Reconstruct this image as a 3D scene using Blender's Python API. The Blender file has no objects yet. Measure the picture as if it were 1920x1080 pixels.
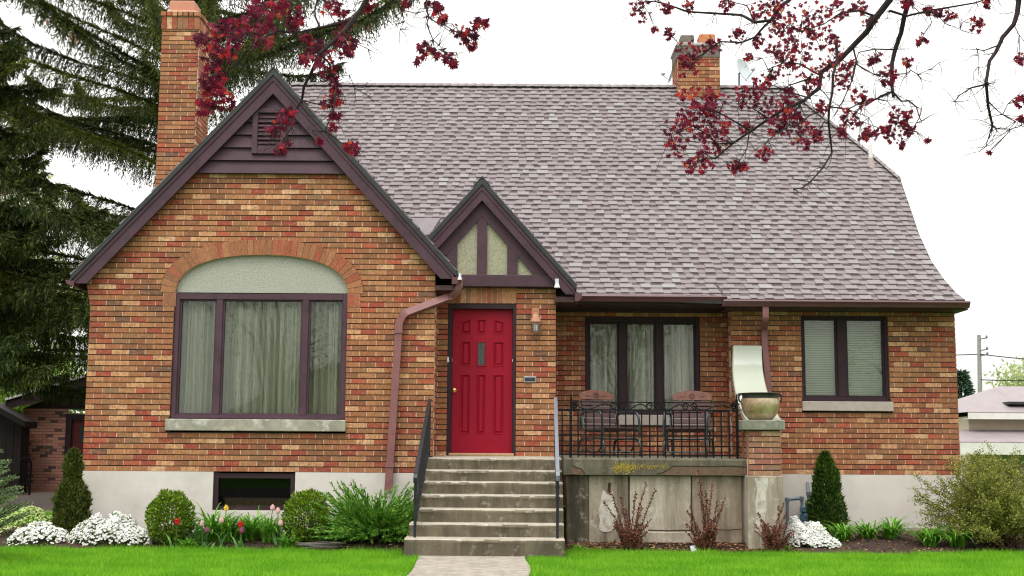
import bpy, math, random
import numpy as np
from mathutils import Vector, Matrix, noise as mnoise
R = random.Random(7)
NR = np.random.default_rng(7)
rad = math.radians
scene = bpy.context.scene
COL = scene.collection

# ------------------------------------------------------------------ camera
F_PX, CAM_Z, PITCH, ROLL = 2350.0, 1.08, rad(7.56), 0.0068
cam_rot = Matrix.Rotation(rad(90) + PITCH, 3, 'X') @ Matrix.Rotation(ROLL, 3, 'Z')
CAM = Vector((0, 0, CAM_Z))
cd = bpy.data.cameras.new('camera')
cam = bpy.data.objects.new('camera', cd)
COL.objects.link(cam)
cam.matrix_world = Matrix.Translation(CAM) @ cam_rot.to_4x4()
cd.sensor_width = 36.0
cd.lens = 36.0 * F_PX / 1920
cd.clip_end = 3000
scene.camera = cam

def at(px, py, Y):
    """surveying helper: the point at distance Y seen at a photo pixel"""
    d = cam_rot @ Vector(((px - 960) / F_PX, (540 - py) / F_PX, -1))
    return CAM + d * (Y / d.y)

def proj(p):
    q = cam_rot.transposed() @ (Vector(p) - CAM)
    return 960 + F_PX * q.x / -q.z, 540 - F_PX * q.y / -q.z

# ------------------------------------------------------------------ objects
ORIGIN = {}
def tag(o, label=None, cat=None, group=None, kind=None):
    if label: o['label'] = label
    if cat: o['category'] = cat
    if group: o['group'] = group
    if kind: o['kind'] = kind
    return o

def empty(name, loc, label=None, cat=None, group=None):
    o = bpy.data.objects.new(name, None)
    o.empty_display_size = 0.2
    COL.objects.link(o)
    o.location = loc
    ORIGIN[o.name] = Vector(loc)
    return tag(o, label, cat, group)

def link_mesh(name, me, parent=None, origin=None):
    """me has world coordinates; shifted so the object origin sits at its base"""
    n = len(me.vertices)
    co = np.empty(n * 3, dtype=np.float32)
    me.vertices.foreach_get('co', co)
    co = co.reshape(-1, 3)
    if origin is None:
        mn, mx = co.min(0), co.max(0)
        origin = Vector(((mn[0] + mx[0]) / 2, (mn[1] + mx[1]) / 2, mn[2]))
    origin = Vector(origin)
    co -= np.array(origin, dtype=np.float32)
    me.vertices.foreach_set('co', co.ravel())
    me.update()
    o = bpy.data.objects.new(name, me)
    COL.objects.link(o)
    ORIGIN[o.name] = origin
    if parent is not None:
        o.parent = parent
        o.location = origin - ORIGIN[parent.name]
    else:
        o.location = origin
    return o

def copy_tree(o, parent=None):
    c = o.copy()
    COL.objects.link(c)
    c.parent = parent
    for ch in o.children:
        copy_tree(ch, c)
    return c

class MB:
    """collects faces, then links them as one mesh"""
    def __init__(s):
        s.v, s.f, s.mi = [], [], []
    def face(s, pts, m=0):
        i = len(s.v)
        s.v += [tuple(p) for p in pts]
        s.f.append(tuple(range(i, i + len(pts))))
        s.mi.append(m)
    def hexa(s, p, m=0, skip=()):
        """p: 4 bottom points counter-clockwise from above, 4 top points"""
        i = len(s.v)
        s.v += [tuple(q) for q in p]
        fs = [(3, 2, 1, 0), (4, 5, 6, 7), (0, 1, 5, 4), (1, 2, 6, 5), (2, 3, 7, 6), (3, 0, 4, 7)]
        for k, f in enumerate(fs):
            if k in skip: continue
            s.f.append(tuple(i + a for a in f)); s.mi.append(m)
    def box(s, x0, x1, y0, y1, z0, z1, m=0, ch=0.0):
        if ch <= 0:
            s.hexa([(x0, y0, z0), (x1, y0, z0), (x1, y1, z0), (x0, y1, z0),
                    (x0, y0, z1), (x1, y0, z1), (x1, y1, z1), (x0, y1, z1)], m)
            return
        # chamfered box
        c = ch
        prof = [(x0 + c, y0), (x1 - c, y0), (x1, y0 + c), (x1, y1 - c), (x1 - c, y1), (x0 + c, y1), (x0, y1 - c), (x0, y0 + c)]
        cx, cy = (x0 + x1) / 2, (y0 + y1) / 2
        def ins(q):
            return (q[0] + (c if q[0] < cx else -c) * 0.9, q[1] + (c if q[1] < cy else -c) * 0.9)
        rings = [[(*ins(q), z0) for q in prof], [(*q, z0 + c) for q in prof], [(*q, z1 - c) for q in prof], [(*ins(q), z1) for q in prof]]
        s.loft(rings, True, True, m)
    def loft(s, rings, cap0=True, cap1=True, m=0, close=True):
        i = len(s.v); n = len(rings[0])
        for r in rings: s.v += [tuple(q) for q in r]
        for a in range(len(rings) - 1):
            for b in range(n if close else n - 1):
                b2 = (b + 1) % n
                s.f.append((i + a * n + b, i + a * n + b2, i + (a + 1) * n + b2, i + (a + 1) * n + b)); s.mi.append(m)
        if cap0: s.f.append(tuple(i + b for b in reversed(range(n)))); s.mi.append(m)
        if cap1: s.f.append(tuple(i + (len(rings) - 1) * n + b for b in range(n))); s.mi.append(m)
    def prism(s, poly, off, m=0):
        """poly: 3-d points, off: extrusion vector"""
        off = Vector(off)
        a = [Vector(p) for p in poly]; b = [p + off for p in a]
        i = len(s.v); n = len(a)
        s.v += [tuple(p) for p in a + b]
        s.f.append(tuple(i + k for k in reversed(range(n)))); s.mi.append(m)
        s.f.append(tuple(i + n + k for k in range(n))); s.mi.append(m)
        for k in range(n):
            k2 = (k + 1) % n
            s.f.append((i + k, i + k2, i + n + k2, i + n + k)); s.mi.append(m)
    def tube(s, pts, r, n=8, m=0, caps=True):
        pts = [Vector(p) for p in pts]
        rr = r if isinstance(r, (list, tuple)) else [r] * len(pts)
        t0 = (pts[1] - pts[0]).normalized()
        up = Vector((0, 0, 1)) if abs(t0.z) < .9 else Vector((1, 0, 0))
        a = t0.cross(up).normalized()
        rings = []
        for k, p in enumerate(pts):
            t = (pts[min(k + 1, len(pts) - 1)] - pts[max(k - 1, 0)]).normalized()
            a = (a - t * a.dot(t))
            a = a.normalized() if a.length > 1e-6 else t.orthogonal().normalized()
            b = t.cross(a)
            rings.append([p + (a * math.cos(2 * math.pi * q / n) + b * math.sin(2 * math.pi * q / n)) * rr[k] for q in range(n)])
        s.loft(rings, caps, caps, m)
    def rtube(s, pts, w, h, m=0, side=(1, 0, 0)):
        """rectangular section tube; side = direction of the width"""
        pts = [Vector(p) for p in pts]
        sd = Vector(side).normalized()
        rings = []
        for k, p in enumerate(pts):
            t = (pts[min(k + 1, len(pts) - 1)] - pts[max(k - 1, 0)]).normalized()
            a = (sd - t * sd.dot(t)).normalized()
            b = t.cross(a)
            rings.append([p + a * w / 2 * i + b * h / 2 * j for i, j in ((-1, -1), (1, -1), (1, 1), (-1, 1))])
        s.loft(rings, True, True, m)
    def lathe(s, c, prof, n=20, m=0, sx=1.0, sy=1.0):
        rings = [[(c[0] + r * sx * math.cos(2 * math.pi * k / n), c[1] + r * sy * math.sin(2 * math.pi * k / n), c[2] + z) for k in range(n)] for r, z in prof]
        s.loft(rings, True, True, m)
    def build(s, name, mats, parent=None, smooth=False, origin=None):
        me = bpy.data.meshes.new(name)
        me.from_pydata(s.v, [], s.f)
        if not isinstance(mats, (list, tuple)): mats = [mats]
        for m in mats: me.materials.append(m)
        if len(mats) > 1: me.polygons.foreach_set('material_index', s.mi)
        if smooth:
            me.polygons.foreach_set('use_smooth', [True] * len(s.f))
            try: me.set_sharp_from_angle(angle=rad(40))
            except Exception: pass
        return link_mesh(name, me, parent, origin)

def quads_obj(name, V, mat, parent=None, origin=None, n=4):
    """V: (N, n, 3) array of separate faces"""
    V = np.asarray(V, dtype=np.float32)
    N = V.shape[0]
    me = bpy.data.meshes.new(name)
    me.vertices.add(N * n); me.loops.add(N * n); me.polygons.add(N)
    me.vertices.foreach_set('co', V.ravel())
    me.loops.foreach_set('vertex_index', np.arange(N * n, dtype=np.int32))
    me.polygons.foreach_set('loop_start', np.arange(0, N * n, n, dtype=np.int32))
    me.polygons.foreach_set('loop_total', np.full(N, n, dtype=np.int32))
    me.update(calc_edges=True)
    me.materials.append(mat)
    return link_mesh(name, me, parent, origin)

def unit(a):
    return a / np.maximum(np.linalg.norm(a, axis=-1, keepdims=True), 1e-9)

def diamonds(b, d, L, W, roll=None, fold=0.0):
    """leaf-like quads: base b, direction d (N,3), lengths L, widths W"""
    N = len(b); d = unit(d)
    r = NR.normal(size=(N, 3)) if roll is None else roll
    w = unit(np.cross(d, r))
    nrm = np.cross(d, w)
    L = np.broadcast_to(np.asarray(L, dtype=float), (N,))[:, None]; W = np.broadcast_to(np.asarray(W, dtype=float), (N,))[:, None]
    mid = b + d * L * .45
    return np.stack([b, mid + w * W / 2 + nrm * W * fold, b + d * L, mid - w * W / 2 + nrm * W * fold], 1)

# ------------------------------------------------------------------ materials
class NT:
    def __init__(s, name):
        s.m = bpy.data.materials.new(name); s.m.use_nodes = True
        s.t = s.m.node_tree; s.t.nodes.clear()
        s.out = s.n('ShaderNodeOutputMaterial')
    def n(s, typ, **kw):
        nd = s.t.nodes.new(typ)
        for k, v in kw.items():
            if k.startswith('i_'): nd.inputs[k[2:].replace('_', ' ')].default_value = v
            else: setattr(nd, k, v)
        return nd
    def l(s, a, b): s.t.links.new(a, b)
    def noise(s, vec, scale, detail=4, rough=.55):
        nd = s.n('ShaderNodeTexNoise'); nd.inputs['Scale'].default_value = scale
        nd.inputs['Detail'].default_value = detail; nd.inputs['Roughness'].default_value = rough
        s.l(vec, nd.inputs['Vector']); return nd.outputs['Fac']
    def ramp(s, fac, stops, interp='LINEAR'):
        nd = s.n('ShaderNodeValToRGB'); cr = nd.color_ramp; cr.interpolation = interp
        while len(cr.elements) > 1: cr.elements.remove(cr.elements[0])
        cr.elements[0].position = stops[0][0]; cr.elements[0].color = (*c3(stops[0][1]), 1)
        for p, c in stops[1:]:
            e = cr.elements.new(p); e.color = (*c3(c), 1)
        s.l(fac, nd.inputs['Fac']); return nd.outputs['Color']
    def mix(s, fac, a, b, blend='MIX'):
        nd = s.n('ShaderNodeMix', data_type='RGBA', blend_type=blend)
        for i, v in ((0, fac), (6, a), (7, b)):
            if hasattr(v, 'is_linked') or isinstance(v, bpy.types.NodeSocket): s.l(v, nd.inputs[i])
            else: nd.inputs[i].default_value = v if i == 0 else (*c3(v), 1)
        return nd.outputs[2]
    def math(s, op, a, b=0.0, clamp=False):
        nd = s.n('ShaderNodeMath', operation=op, use_clamp=clamp)
        for i, v in ((0, a), (1, b)):
            if isinstance(v, bpy.types.NodeSocket): s.l(v, nd.inputs[i])
            else: nd.inputs[i].default_value = v
        return nd.outputs[0]
    def coords(s, scale=(1, 1, 1), world=True):
        mp = s.n('ShaderNodeMapping'); mp.inputs['Scale'].default_value = scale
        if world: s.l(s.n('ShaderNodeNewGeometry').outputs['Position'], mp.inputs['Vector'])
        else: s.l(s.n('ShaderNodeTexCoord').outputs['Object'], mp.inputs['Vector'])
        return mp.outputs['Vector']
    def island(s): return s.n('ShaderNodeNewGeometry').outputs['Random Per Island']
    def bsdf(s, color, rough=.7, bump=None, bstr=.3, bdist=.01, metal=0.0, spec=.4, coat=0.0):
        b = s.n('ShaderNodeBsdfPrincipled')
        if isinstance(color, bpy.types.NodeSocket): s.l(color, b.inputs['Base Color'])
        else: b.inputs['Base Color'].default_value = (*c3(color), 1)
        if isinstance(rough, bpy.types.NodeSocket): s.l(rough, b.inputs['Roughness'])
        else: b.inputs['Roughness'].default_value = rough
        b.inputs['Metallic'].default_value = metal
        b.inputs['Specular IOR Level'].default_value = spec
        b.inputs['Coat Weight'].default_value = coat
        b.inputs['Coat Roughness'].default_value = .08
        if bump is not None:
            bn = s.n('ShaderNodeBump'); bn.inputs['Strength'].default_value = bstr; bn.inputs['Distance'].default_value = bdist
            s.l(bump, bn.inputs['Height']); s.l(bn.outputs['Normal'], b.inputs['Normal'])
        return b
    def done(s, b):
        s.l(b.outputs[0], s.out.inputs['Surface']); return s.m

def c3(c):
    if isinstance(c, (int, float)): return (c, c, c)
    return tuple(c[:3])

def mottled(name, a, b, scale=8, rough=.7, bscale=60, bstr=.3, bdist=.004, stretch=(1, 1, 1), spec=.35, metal=0, coat=0, dirt=None, dscale=1.2, dlo=.5, dhi=.7):
    t = NT(name); v = t.coords(stretch)
    c = t.mix(t.ramp(t.noise(v, scale, 6, .6), [(.3, 0), (.7, 1)]), a, b)
    if dirt is not None:
        f = t.ramp(t.noise(v, dscale, 5, .65), [(dlo, 0), (dhi, 1)])
        c = t.mix(f, c, dirt)
    return t.done(t.bsdf(c, rough, t.noise(v, bscale, 5, .6), bstr, bdist, metal, spec, coat))

def leafy(name, stops, trans=.3, rough=.55, patch=None, pscale=2.5):
    """stops: colour ramp over the random value of each leaf; patch: a second tint in clumps"""
    t = NT(name)
    c = t.ramp(t.island(), stops)
    if patch is not None:
        f = t.ramp(t.noise(t.coords(), pscale, 3, .5), [(.42, 0), (.6, 1)])
        c = t.mix(f, c, patch, 'MULTIPLY')
    b = t.bsdf(c, rough, spec=.25)
    tr = t.n('ShaderNodeBsdfTranslucent'); t.l(c, tr.inputs['Color'])
    mx = t.n('ShaderNodeMixShader'); mx.inputs[0].default_value = trans
    t.l(b.outputs[0], mx.inputs[1]); t.l(tr.outputs[0], mx.inputs[2])
    return t.done(mx)

M = {}
# brick: every brick is its own island, so each takes its own colour
def brick_mat(name, dull=0.0, lift=1.0):
    t = NT(name)
    pal = [(0, (.43, .22, .11)), (.10, (.36, .155, .08)), (.20, (.37, .062, .05)), (.29, (.50, .27, .135)), (.38, (.26, .125, .07)),
           (.47, (.42, .18, .095)), (.56, (.32, .055, .046)), (.63, (.33, .19, .10)), (.70, (.70, .43, .25)), (.775, (.40, .19, .095)),
           (.845, (.24, .10, .066)), (.885, (.48, .11, .066)), (.925, (.78, .54, .35)), (.965, (.28, .20, .125)), (.985, (.14, .095, .08))]
    if 'arch' in name: pal = [(0, (.42, .20, .10)), (.2, (.36, .15, .08)), (.38, (.40, .085, .058)), (.52, (.45, .22, .115)), (.68, (.38, .165, .085)), (.82, (.46, .12, .07)), (.92, (.30, .14, .08))]
    c = t.ramp(t.island(), pal, 'CONSTANT')
    v = t.coords((1, 1, 1))
    vs = t.coords((90, 90, 14))
    c = t.mix(1.0, c, (.96, .86, .745), 'MULTIPLY')
    c = t.mix(t.math('MULTIPLY', t.ramp(t.noise(t.coords((1, 1, 1.7)), 16, 4, .65), [(.50, 0), (.62, 1)]), .62), c, (.45, .17, .085))
    c = t.mix(t.math('MULTIPLY', t.ramp(t.noise(t.coords((1.2, 1.2, 2.2)), 23, 4, .7), [(.54, 0), (.66, 1)]), .7), c, (.17, .085, .045))
    c = t.mix(t.math('MULTIPLY', t.ramp(t.noise(t.coords((1, 1, 2)), 31, 3, .6), [(.60, 0), (.68, 1)]), .55), c, (.62, .38, .22))
    c = t.mix(t.math('MULTIPLY', t.ramp(t.noise(vs, 1, 3, .6), [(.38, 0), (.7, 1)]), .6), c, (.13, .065, .035))
    c = t.mix(t.math('MULTIPLY', t.ramp(t.noise(v, .9, 4, .6), [(.42, 0), (.68, 1)]), .3), c, (.15, .075, .045))
    c = t.mix(.05, c, (.30, .135, .066))
    if dull: c = t.mix(dull, c, (.26, .19, .16))
    return t.done(t.bsdf(c, .82, t.noise(vs, 1.2, 3, .6), .55, .004, spec=.25))
M['brick'] = brick_mat('brick')
M['brick_arch'] = brick_mat('arch_brick', 0, 1)
M['brick_weathered'] = brick_mat('weathered_brick', .35)
M['mortar'] = mottled('mortar', (.68, .47, .37), (.48, .33, .25), 20, .9, 120, .5)
M['mortar_bed_shaded'] = mottled('shaded_bed_mortar', (.16, .10, .078), (.10, .065, .05), 20, .9, 120, .5)  # shade of the recessed bed joints put into the mortar colour
M['mortar_dark'] = mottled('dark_mortar', (.2, .14, .11), (.13, .09, .07), 20, .9, 120, .5)
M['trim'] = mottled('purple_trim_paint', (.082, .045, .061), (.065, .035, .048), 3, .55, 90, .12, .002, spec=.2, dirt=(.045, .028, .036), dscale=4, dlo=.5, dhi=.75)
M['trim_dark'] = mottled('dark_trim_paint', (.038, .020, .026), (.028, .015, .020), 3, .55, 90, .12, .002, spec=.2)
M['soffit'] = mottled('soffit_paint', (.055, .024, .028), (.04, .018, .022), 3, .6, 90, .1, .002)
M['gutter'] = mottled('gutter_paint', (.11, .042, .05), (.085, .032, .04), 4, .38, 60, .1, .002, spec=.5)
M['downspout'] = mottled('downspout_paint', (.235, .095, .095), (.18, .072, .075), 5, .45, 50, .15, .002, spec=.45, dirt=(.12, .06, .055), dscale=6, dlo=.55, dhi=.75)
M['dripedge'] = mottled('drip_edge', (.035, .04, .042), (.02, .022, .024), 8, .6, 60, .2)
M['flashing'] = mottled('flashing', (.185, .165, .172), (.14, .122, .13), 6, .6, 40, .2)
t = NT('stucco'); v = t.coords()
c = t.mix(t.ramp(t.noise(v, 70, 3, .7), [(.38, 0), (.62, 1)]), (.26, .265, .225), (.46, .465, .41))
c = t.mix(t.math('MULTIPLY', t.ramp(t.noise(v, 2.2, 4), [(.45, 0), (.7, 1)]), .25), c, (.3, .32, .27))
M['stucco'] = t.done(t.bsdf(c, .9, t.noise(v, 95, 4, .7), .8, .008, spec=.2))
t = NT('stucco_tan'); v = t.coords()
c = t.mix(t.ramp(t.noise(v, 70, 3, .7), [(.35, 0), (.65, 1)]), (.25, .245, .165), (.43, .42, .31))
M['stucco_tan'] = t.done(t.bsdf(c, .9, t.noise(v, 95, 4, .7), .8, .008, spec=.2))
M['foundation'] = mottled('painted_foundation', (.63, .60, .555), (.56, .53, .485), 2.2, .8, 45, .25, .006, dirt=(.47, .44, .40), dscale=1.6, dlo=.5, dhi=.8)
M['sill'] = mottled('stone_sill', (.36, .34, .28), (.22, .21, .17), 9, .85, 70, .5, .006, dirt=(.47, .46, .42), dscale=5, dlo=.52, dhi=.62)
M['sill_pink'] = mottled('pink_stone_sill', (.42, .37, .33), (.34, .29, .26), 14, .85, 90, .4, .004)

def concrete(name, a, b, dark, light):
    t = NT(name); v = t.coords()
    c = t.mix(t.ramp(t.noise(v, 5, 6, .65), [(.3, 0), (.7, 1)]), a, b)
    st = t.coords((9, 9, .9))
    c = t.mix(t.math('MULTIPLY', t.ramp(t.noise(st, 1.0, 5, .65), [(.42, 0), (.64, 1)]), .8), c, dark)
    c = t.mix(t.math('MULTIPLY', t.ramp(t.noise(t.coords((1, 1, .6)), 2.3, 5, .65), [(.5, 0), (.66, 1)]), .55), c, dark)
    c = t.mix(t.math('MULTIPLY', t.ramp(t.noise(v, 7, 5, .7), [(.57, 0), (.66, 1)]), .6), c, light)
    c = t.mix(t.math('MULTIPLY', t.ramp(t.noise(v, 120, 3, .7), [(.4, 0), (.7, 1)]), .25), c, dark)
    return t.done(t.bsdf(c, .88, t.noise(v, 80, 6, .65), .5, .006, spec=.25))
M['steps'] = concrete('step_concrete', (.215, .185, .13), (.13, .11, .078), (.085, .07, .05), (.36, .33, .27))
M['landing'] = concrete('landing_concrete', (.38, .36, .31), (.30, .28, .23), (.16, .14, .11), (.5, .48, .44))
M['porch_slab'] = concrete('porch_slab_concrete', (.17, .16, .115), (.11, .10, .075), (.065, .055, .04), (.24, .22, .17))
M['porch_wall'] = concrete('porch_wall_concrete', (.40, .355, .285), (.25, .21, .16), (.085, .064, .046), (.52, .48, .41))
M['porch_wall_dark'] = concrete('stained_concrete', (.15, .125, .09), (.075, .064, .043), (.024, .021, .014), (.36, .30, .25))
M['porch_wall_brown'] = concrete('brown_concrete', (.36, .30, .235), (.27, .22, .17), (.15, .115, .085), (.46, .41, .35))
M['porch_wall_clean'] = concrete('pale_concrete', (.46, .42, .35), (.37, .325, .26), (.19, .155, .115), (.55, .52, .46))
M['tread'] = concrete('pale_tread', (.43, .40, .33), (.33, .30, .245), (.26, .23, .18), (.6, .58, .52))  # paler concrete for the upward step faces
M['path'] = concrete('path_concrete', (.37, .335, .285), (.30, .27, .225), (.18, .16, .13), (.46, .43, .38))
M['cap'] = mottled('mossy_stone', (.22, .225, .175), (.13, .135, .10), 26, .9, 90, .6, .006, dirt=(.30, .30, .26), dscale=7)
M['yellow_paint'] = mottled('yellow_paint', (.42, .30, .03), (.20, .16, .04), 30, .8, 80, .3)
M['white_paint'] = mottled('flaking_white_paint', (.56, .54, .49), (.44, .41, .36), 12, .85, 80, .3, dirt=(.32, .28, .23), dscale=14, dlo=.5, dhi=.62)
M['crack'] = mottled('crack', (.025, .02, .016), (.04, .03, .022), 20, .95, 60, .2)
M['spall'] = mottled('spalled_concrete', (.16, .105, .07), (.10, .065, .045), 14, .95, 60, .7, .01)
M['iron'] = mottled('black_iron', (.006, .006, .007), (.010, .009, .010), 20, .55, 90, .2, .002, spec=.12)
M['iron_blue'] = mottled('rail_iron', (.010, .011, .014), (.02, .022, .026), 20, .42, 60, .2, .002, spec=.3)
M['rail_grey'] = mottled('worn_grey_rail', (.15, .165, .20), (.09, .10, .125), 30, .4, 60, .2, .002, spec=.6)
M['green_metal'] = mottled('dark_green_metal', (.008, .018, .020), (.014, .032, .034), 14, .3, 60, .1, .002, spec=.6)
M['wood'] = mottled('weathered_wood', (.075, .034, .031), (.036, .019, .021), 9, .65, 60, .3, .004, stretch=(1, 1, 8), dirt=(.062, .038, .042), dscale=5)
M['wood_carved'] = mottled('carved_wood', (.16, .062, .038), (.085, .033, .026), 14, .6, 60, .3, .004)
M['wood_dark'] = mottled('carving_groove', (.07, .03, .02), (.05, .02, .015), 14, .7, 60, .3)
M['brass'] = mottled('brass', (.75, .52, .20), (.6, .4, .14), 10, .22, 40, .05, .001, metal=1)
M['threshold'] = mottled('wood_threshold', (.50, .33, .18), (.36, .22, .12), 12, .6, 60, .3, stretch=(6, 1, 1))
M['copper'] = mottled('copper_paint', (.47, .22, .12), (.36, .17, .10), 12, .4, 60, .1, .002, spec=.5)
M['pewter'] = mottled('pewter', (.38, .38, .38), (.26, .26, .27), 20, .35, 60, .1, .002, metal=.8)
M['dark_slot'] = mottled('dark_slot', (.02, .024, .03), (.035, .04, .05), 20, .5, 60, .1)
M['plastic_white'] = mottled('white_plastic', (.7, .7, .68), (.62, .62, .6), 10, .35, 60, .05, .001)
M['pipe_boot'] = mottled('pale_pipe_boot', (.36, .28, .27), (.30, .24, .23), 10, .6, 60, .1)
M['dish'] = mottled('dish_grey', (.50, .55, .58), (.43, .48, .52), 6, .45, 60, .05, .001)
M['grey_metal'] = mottled('grey_pipe_paint', (.16, .20, .24), (.11, .14, .18), 14, .45, 60, .15, .002)
M['meter_blue'] = mottled('meter_paint', (.09, .19, .26), (.07, .14, .20), 14, .4, 60, .1, .002)
M['rubber'] = mottled('hose_rubber', (.07, .06, .055), (.12, .105, .09), 20, .5, 60, .1, .002)
t = NT('red_door_paint'); v = t.coords()
c = t.mix(t.ramp(t.noise(v, 4, 4), [(.3, 0), (.7, 1)]), (.285, .002, .019), (.25, .0018, .016))
M['door'] = t.done(t.bsdf(c, .5, t.noise(t.coords((140, 140, 12)), 1, 3), .07, .002, spec=.22))
t = NT('urn_glaze'); v = t.coords()
n1 = t.noise(v, 6, 5, .65)
c = t.ramp(n1, [(.3, (.26, .15, .075)), (.48, (.50, .36, .22)), (.6, (.66, .54, .40)), (.75, (.36, .22, .12))])
M['urn'] = t.done(t.bsdf(c, .3, t.noise(v, 40, 4), .12, .003, metal=.6, spec=.6))
M['urn_rim'] = mottled('urn_rim', (.035, .035, .034), (.08, .08, .075), 16, .35, 60, .2, .003, metal=.3)
M['coping'] = mottled('pale_glossy_coping', (.50, .54, .46), (.45, .49, .41), 3, .16, 40, .04, .001, spec=.6, coat=.6)
M['flue'] = mottled('clay_flue', (.55, .26, .18), (.46, .20, .13), 8, .85, 60, .3)
M['flue_orange'] = mottled('orange_flue', (.58, .24, .12), (.45, .17, .08), 8, .85, 60, .3)
M['chim_cap'] = mottled('mortar_cap', (.42, .40, .37), (.30, .28, .26), 9, .9, 60, .4)
M['soot'] = mottled('sooty_render', (.21, .19, .17), (.12, .105, .095), 6, .9, 60, .4)

def shingle_mat(name, stops):
    t = NT(name); v = t.coords()
    c = t.ramp(t.island(), stops)
    c = t.mix(t.math('MULTIPLY', t.ramp(t.noise(v, 160, 3, .7), [(.4, 0), (.65, 1)]), .35), c, (.10, .085, .09))
    c = t.mix(t.math('MULTIPLY', t.ramp(t.noise(t.coords((1.6, .35, .35)), 1.6, 5, .65), [(.45, 0), (.7, 1)]), .30), c, (.17, .145, .15))
    return t.done(t.bsdf(c, .9, t.noise(v, 200, 3, .7), .5, .004, spec=.2))
M['shingle'] = shingle_mat('shingle_tab', [(0, (.192, .168, .174)), (.35, (.212, .188, .193)), (.7, (.235, .213, .217)), (.88, (.242, .222, .225)), (.95, (.258, .248, .246)), (1, (.275, .27, .265))])
M['shingle_low'] = shingle_mat('shingle_gap', [(0, (.185, .152, .160)), (.5, (.212, .182, .189)), (1, (.232, .207, .212))])
M['shingle_band'] = shingle_mat('shingle_granule_band', [(0, (.060, .046, .050)), (1, (.10, .08, .085))])  # darker granules printed across the upper part of each gap

def glass_mat(name, tint, ior=1.5, rough=0.0):
    t = NT(name)
    tr = t.n('ShaderNodeBsdfTransparent'); tr.inputs['Color'].default_value = (*tint, 1)
    gl = t.n('ShaderNodeBsdfGlossy'); gl.inputs['Roughness'].default_value = rough; gl.inputs['Color'].default_value = (1, 1, 1, 1)
    fr = t.n('ShaderNodeFresnel'); fr.inputs['IOR'].default_value = ior
    wav = t.n('ShaderNodeBump'); wav.inputs['Strength'].default_value = .035; wav.inputs['Distance'].default_value = .02
    t.l(t.noise(t.coords(), 1.7, 2), wav.inputs['Height']); t.l(wav.outputs[0], gl.inputs['Normal'])
    mx = t.n('ShaderNodeMixShader'); t.l(fr.outputs[0], mx.inputs[0])
    t.l(tr.outputs[0], mx.inputs[1]); t.l(gl.outputs[0], mx.inputs[2])
    return t.done(mx)
M['glass'] = glass_mat('window_glass', (.95, .965, .94), 1.47)
M['glass_dark'] = glass_mat('dark_glass', (.6, .62, .6), 1.3)
M['lamp_glass'] = glass_mat('lamp_glass', (.95, .97, 1), 1.5, .15)
t = NT('frosted'); M['frosted'] = t.done(t.bsdf((.82, .85, .88), .3, spec=.5))
t = NT('leaded_glass'); v = t.coords((38, 38, 38))
vo = t.n('ShaderNodeTexVoronoi', feature='DISTANCE_TO_EDGE'); t.l(v, vo.inputs['Vector']); vo.inputs['Scale'].default_value = 1
c = t.ramp(vo.outputs['Distance'], [(.0, (.06, .065, .06)), (.06, (.06, .065, .06)), (.1, (.012, .022, .02)), (1, (.03, .05, .045))])
M['leaded'] = t.done(t.bsdf(c, .15, vo.outputs['Distance'], .3, .004, spec=.6))
def cloth(name, a, b):
    t = NT(name); v = t.coords((7, 7, .25))
    c = t.mix(t.ramp(t.noise(v, 1.3, 4), [(.3, 0), (.7, 1)]), a, b)
    bs = t.bsdf(c, .85, spec=.1)
    tr = t.n('ShaderNodeBsdfTranslucent'); t.l(c, tr.inputs['Color'])
    mx = t.n('ShaderNodeMixShader'); mx.inputs[0].default_value = .2
    t.l(bs.outputs[0], mx.inputs[1]); t.l(tr.outputs[0], mx.inputs[2])
    return t.done(mx)
M['curtain'] = cloth('sheer_curtain', (.82, .82, .73), (.58, .60, .51))
M['blind'] = mottled('blind_slats', (.60, .66, .55), (.52, .58, .48), 3, .55, 40, .05)
M['room'] = mottled('dim_room', (.05, .05, .045), (.035, .035, .03), 3, .9, 40, .05)
M['soil'] = mottled('bark_mulch_soil', (.055, .03, .02), (.022, .013, .01), 22, .95, 40, 1.0, .03, dirt=(.085, .05, .032), dscale=9)
M['chips'] = leafy('bark_chips', [(0, (.05, .022, .014)), (.35, (.13, .055, .032)), (.7, (.24, .11, .06)), (.9, (.40, .24, .11)), (1, (.50, .36, .18))], .0, .9)
M['ground'] = mottled('grass_ground', (.06, .17, .012), (.045, .12, .01), 5, .95, 60, .6, .02, spec=.1)
M['grass'] = leafy('lawn_blades', [(0, (.12, .34, .010)), (.5, (.19, .47, .014)), (.85, (.27, .54, .025)), (1, (.38, .56, .08))], .4, .6, (.66, .80, .6), 1.6)
M['asphalt'] = mottled('asphalt', (.055, .055, .056), (.04, .04, .041), 6, .9, 90, .5)
M['pavement'] = mottled('pavement', (.36, .34, .31), (.28, .265, .24), 4, .9, 60, .3)
M['street_leaf'] = leafy('street_tree_leaves', [(0, (.03, .035, .02)), (1, (.09, .10, .05))], .2, .6)
M['bark'] = mottled('bark', (.05, .038, .03), (.025, .018, .015), 12, .95, 30, .9, .03, stretch=(3, 3, .6))
M['bark_maple'] = mottled('maple_bark', (.028, .018, .017), (.015, .010, .010), 14, .85, 60, .6, .01)
M['spruce'] = leafy('spruce_needles', [(0, (.022, .038, .009)), (.5, (.050, .076, .013)), (.85, (.092, .12, .018)), (1, (.16, .175, .028))], .15, .6, (.6, .68, .66), .9)
M['spruce_light'] = leafy('sunlit_spruce_needles', [(0, (.07, .10, .014)), (.5, (.13, .16, .022)), (1, (.24, .24, .045))], .2, .6)  # brightness of lit boughs put into the needle colour
M['cone'] = mottled('spruce_cone', (.33, .17, .10), (.22, .10, .06), 30, .8, 60, .5)
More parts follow.
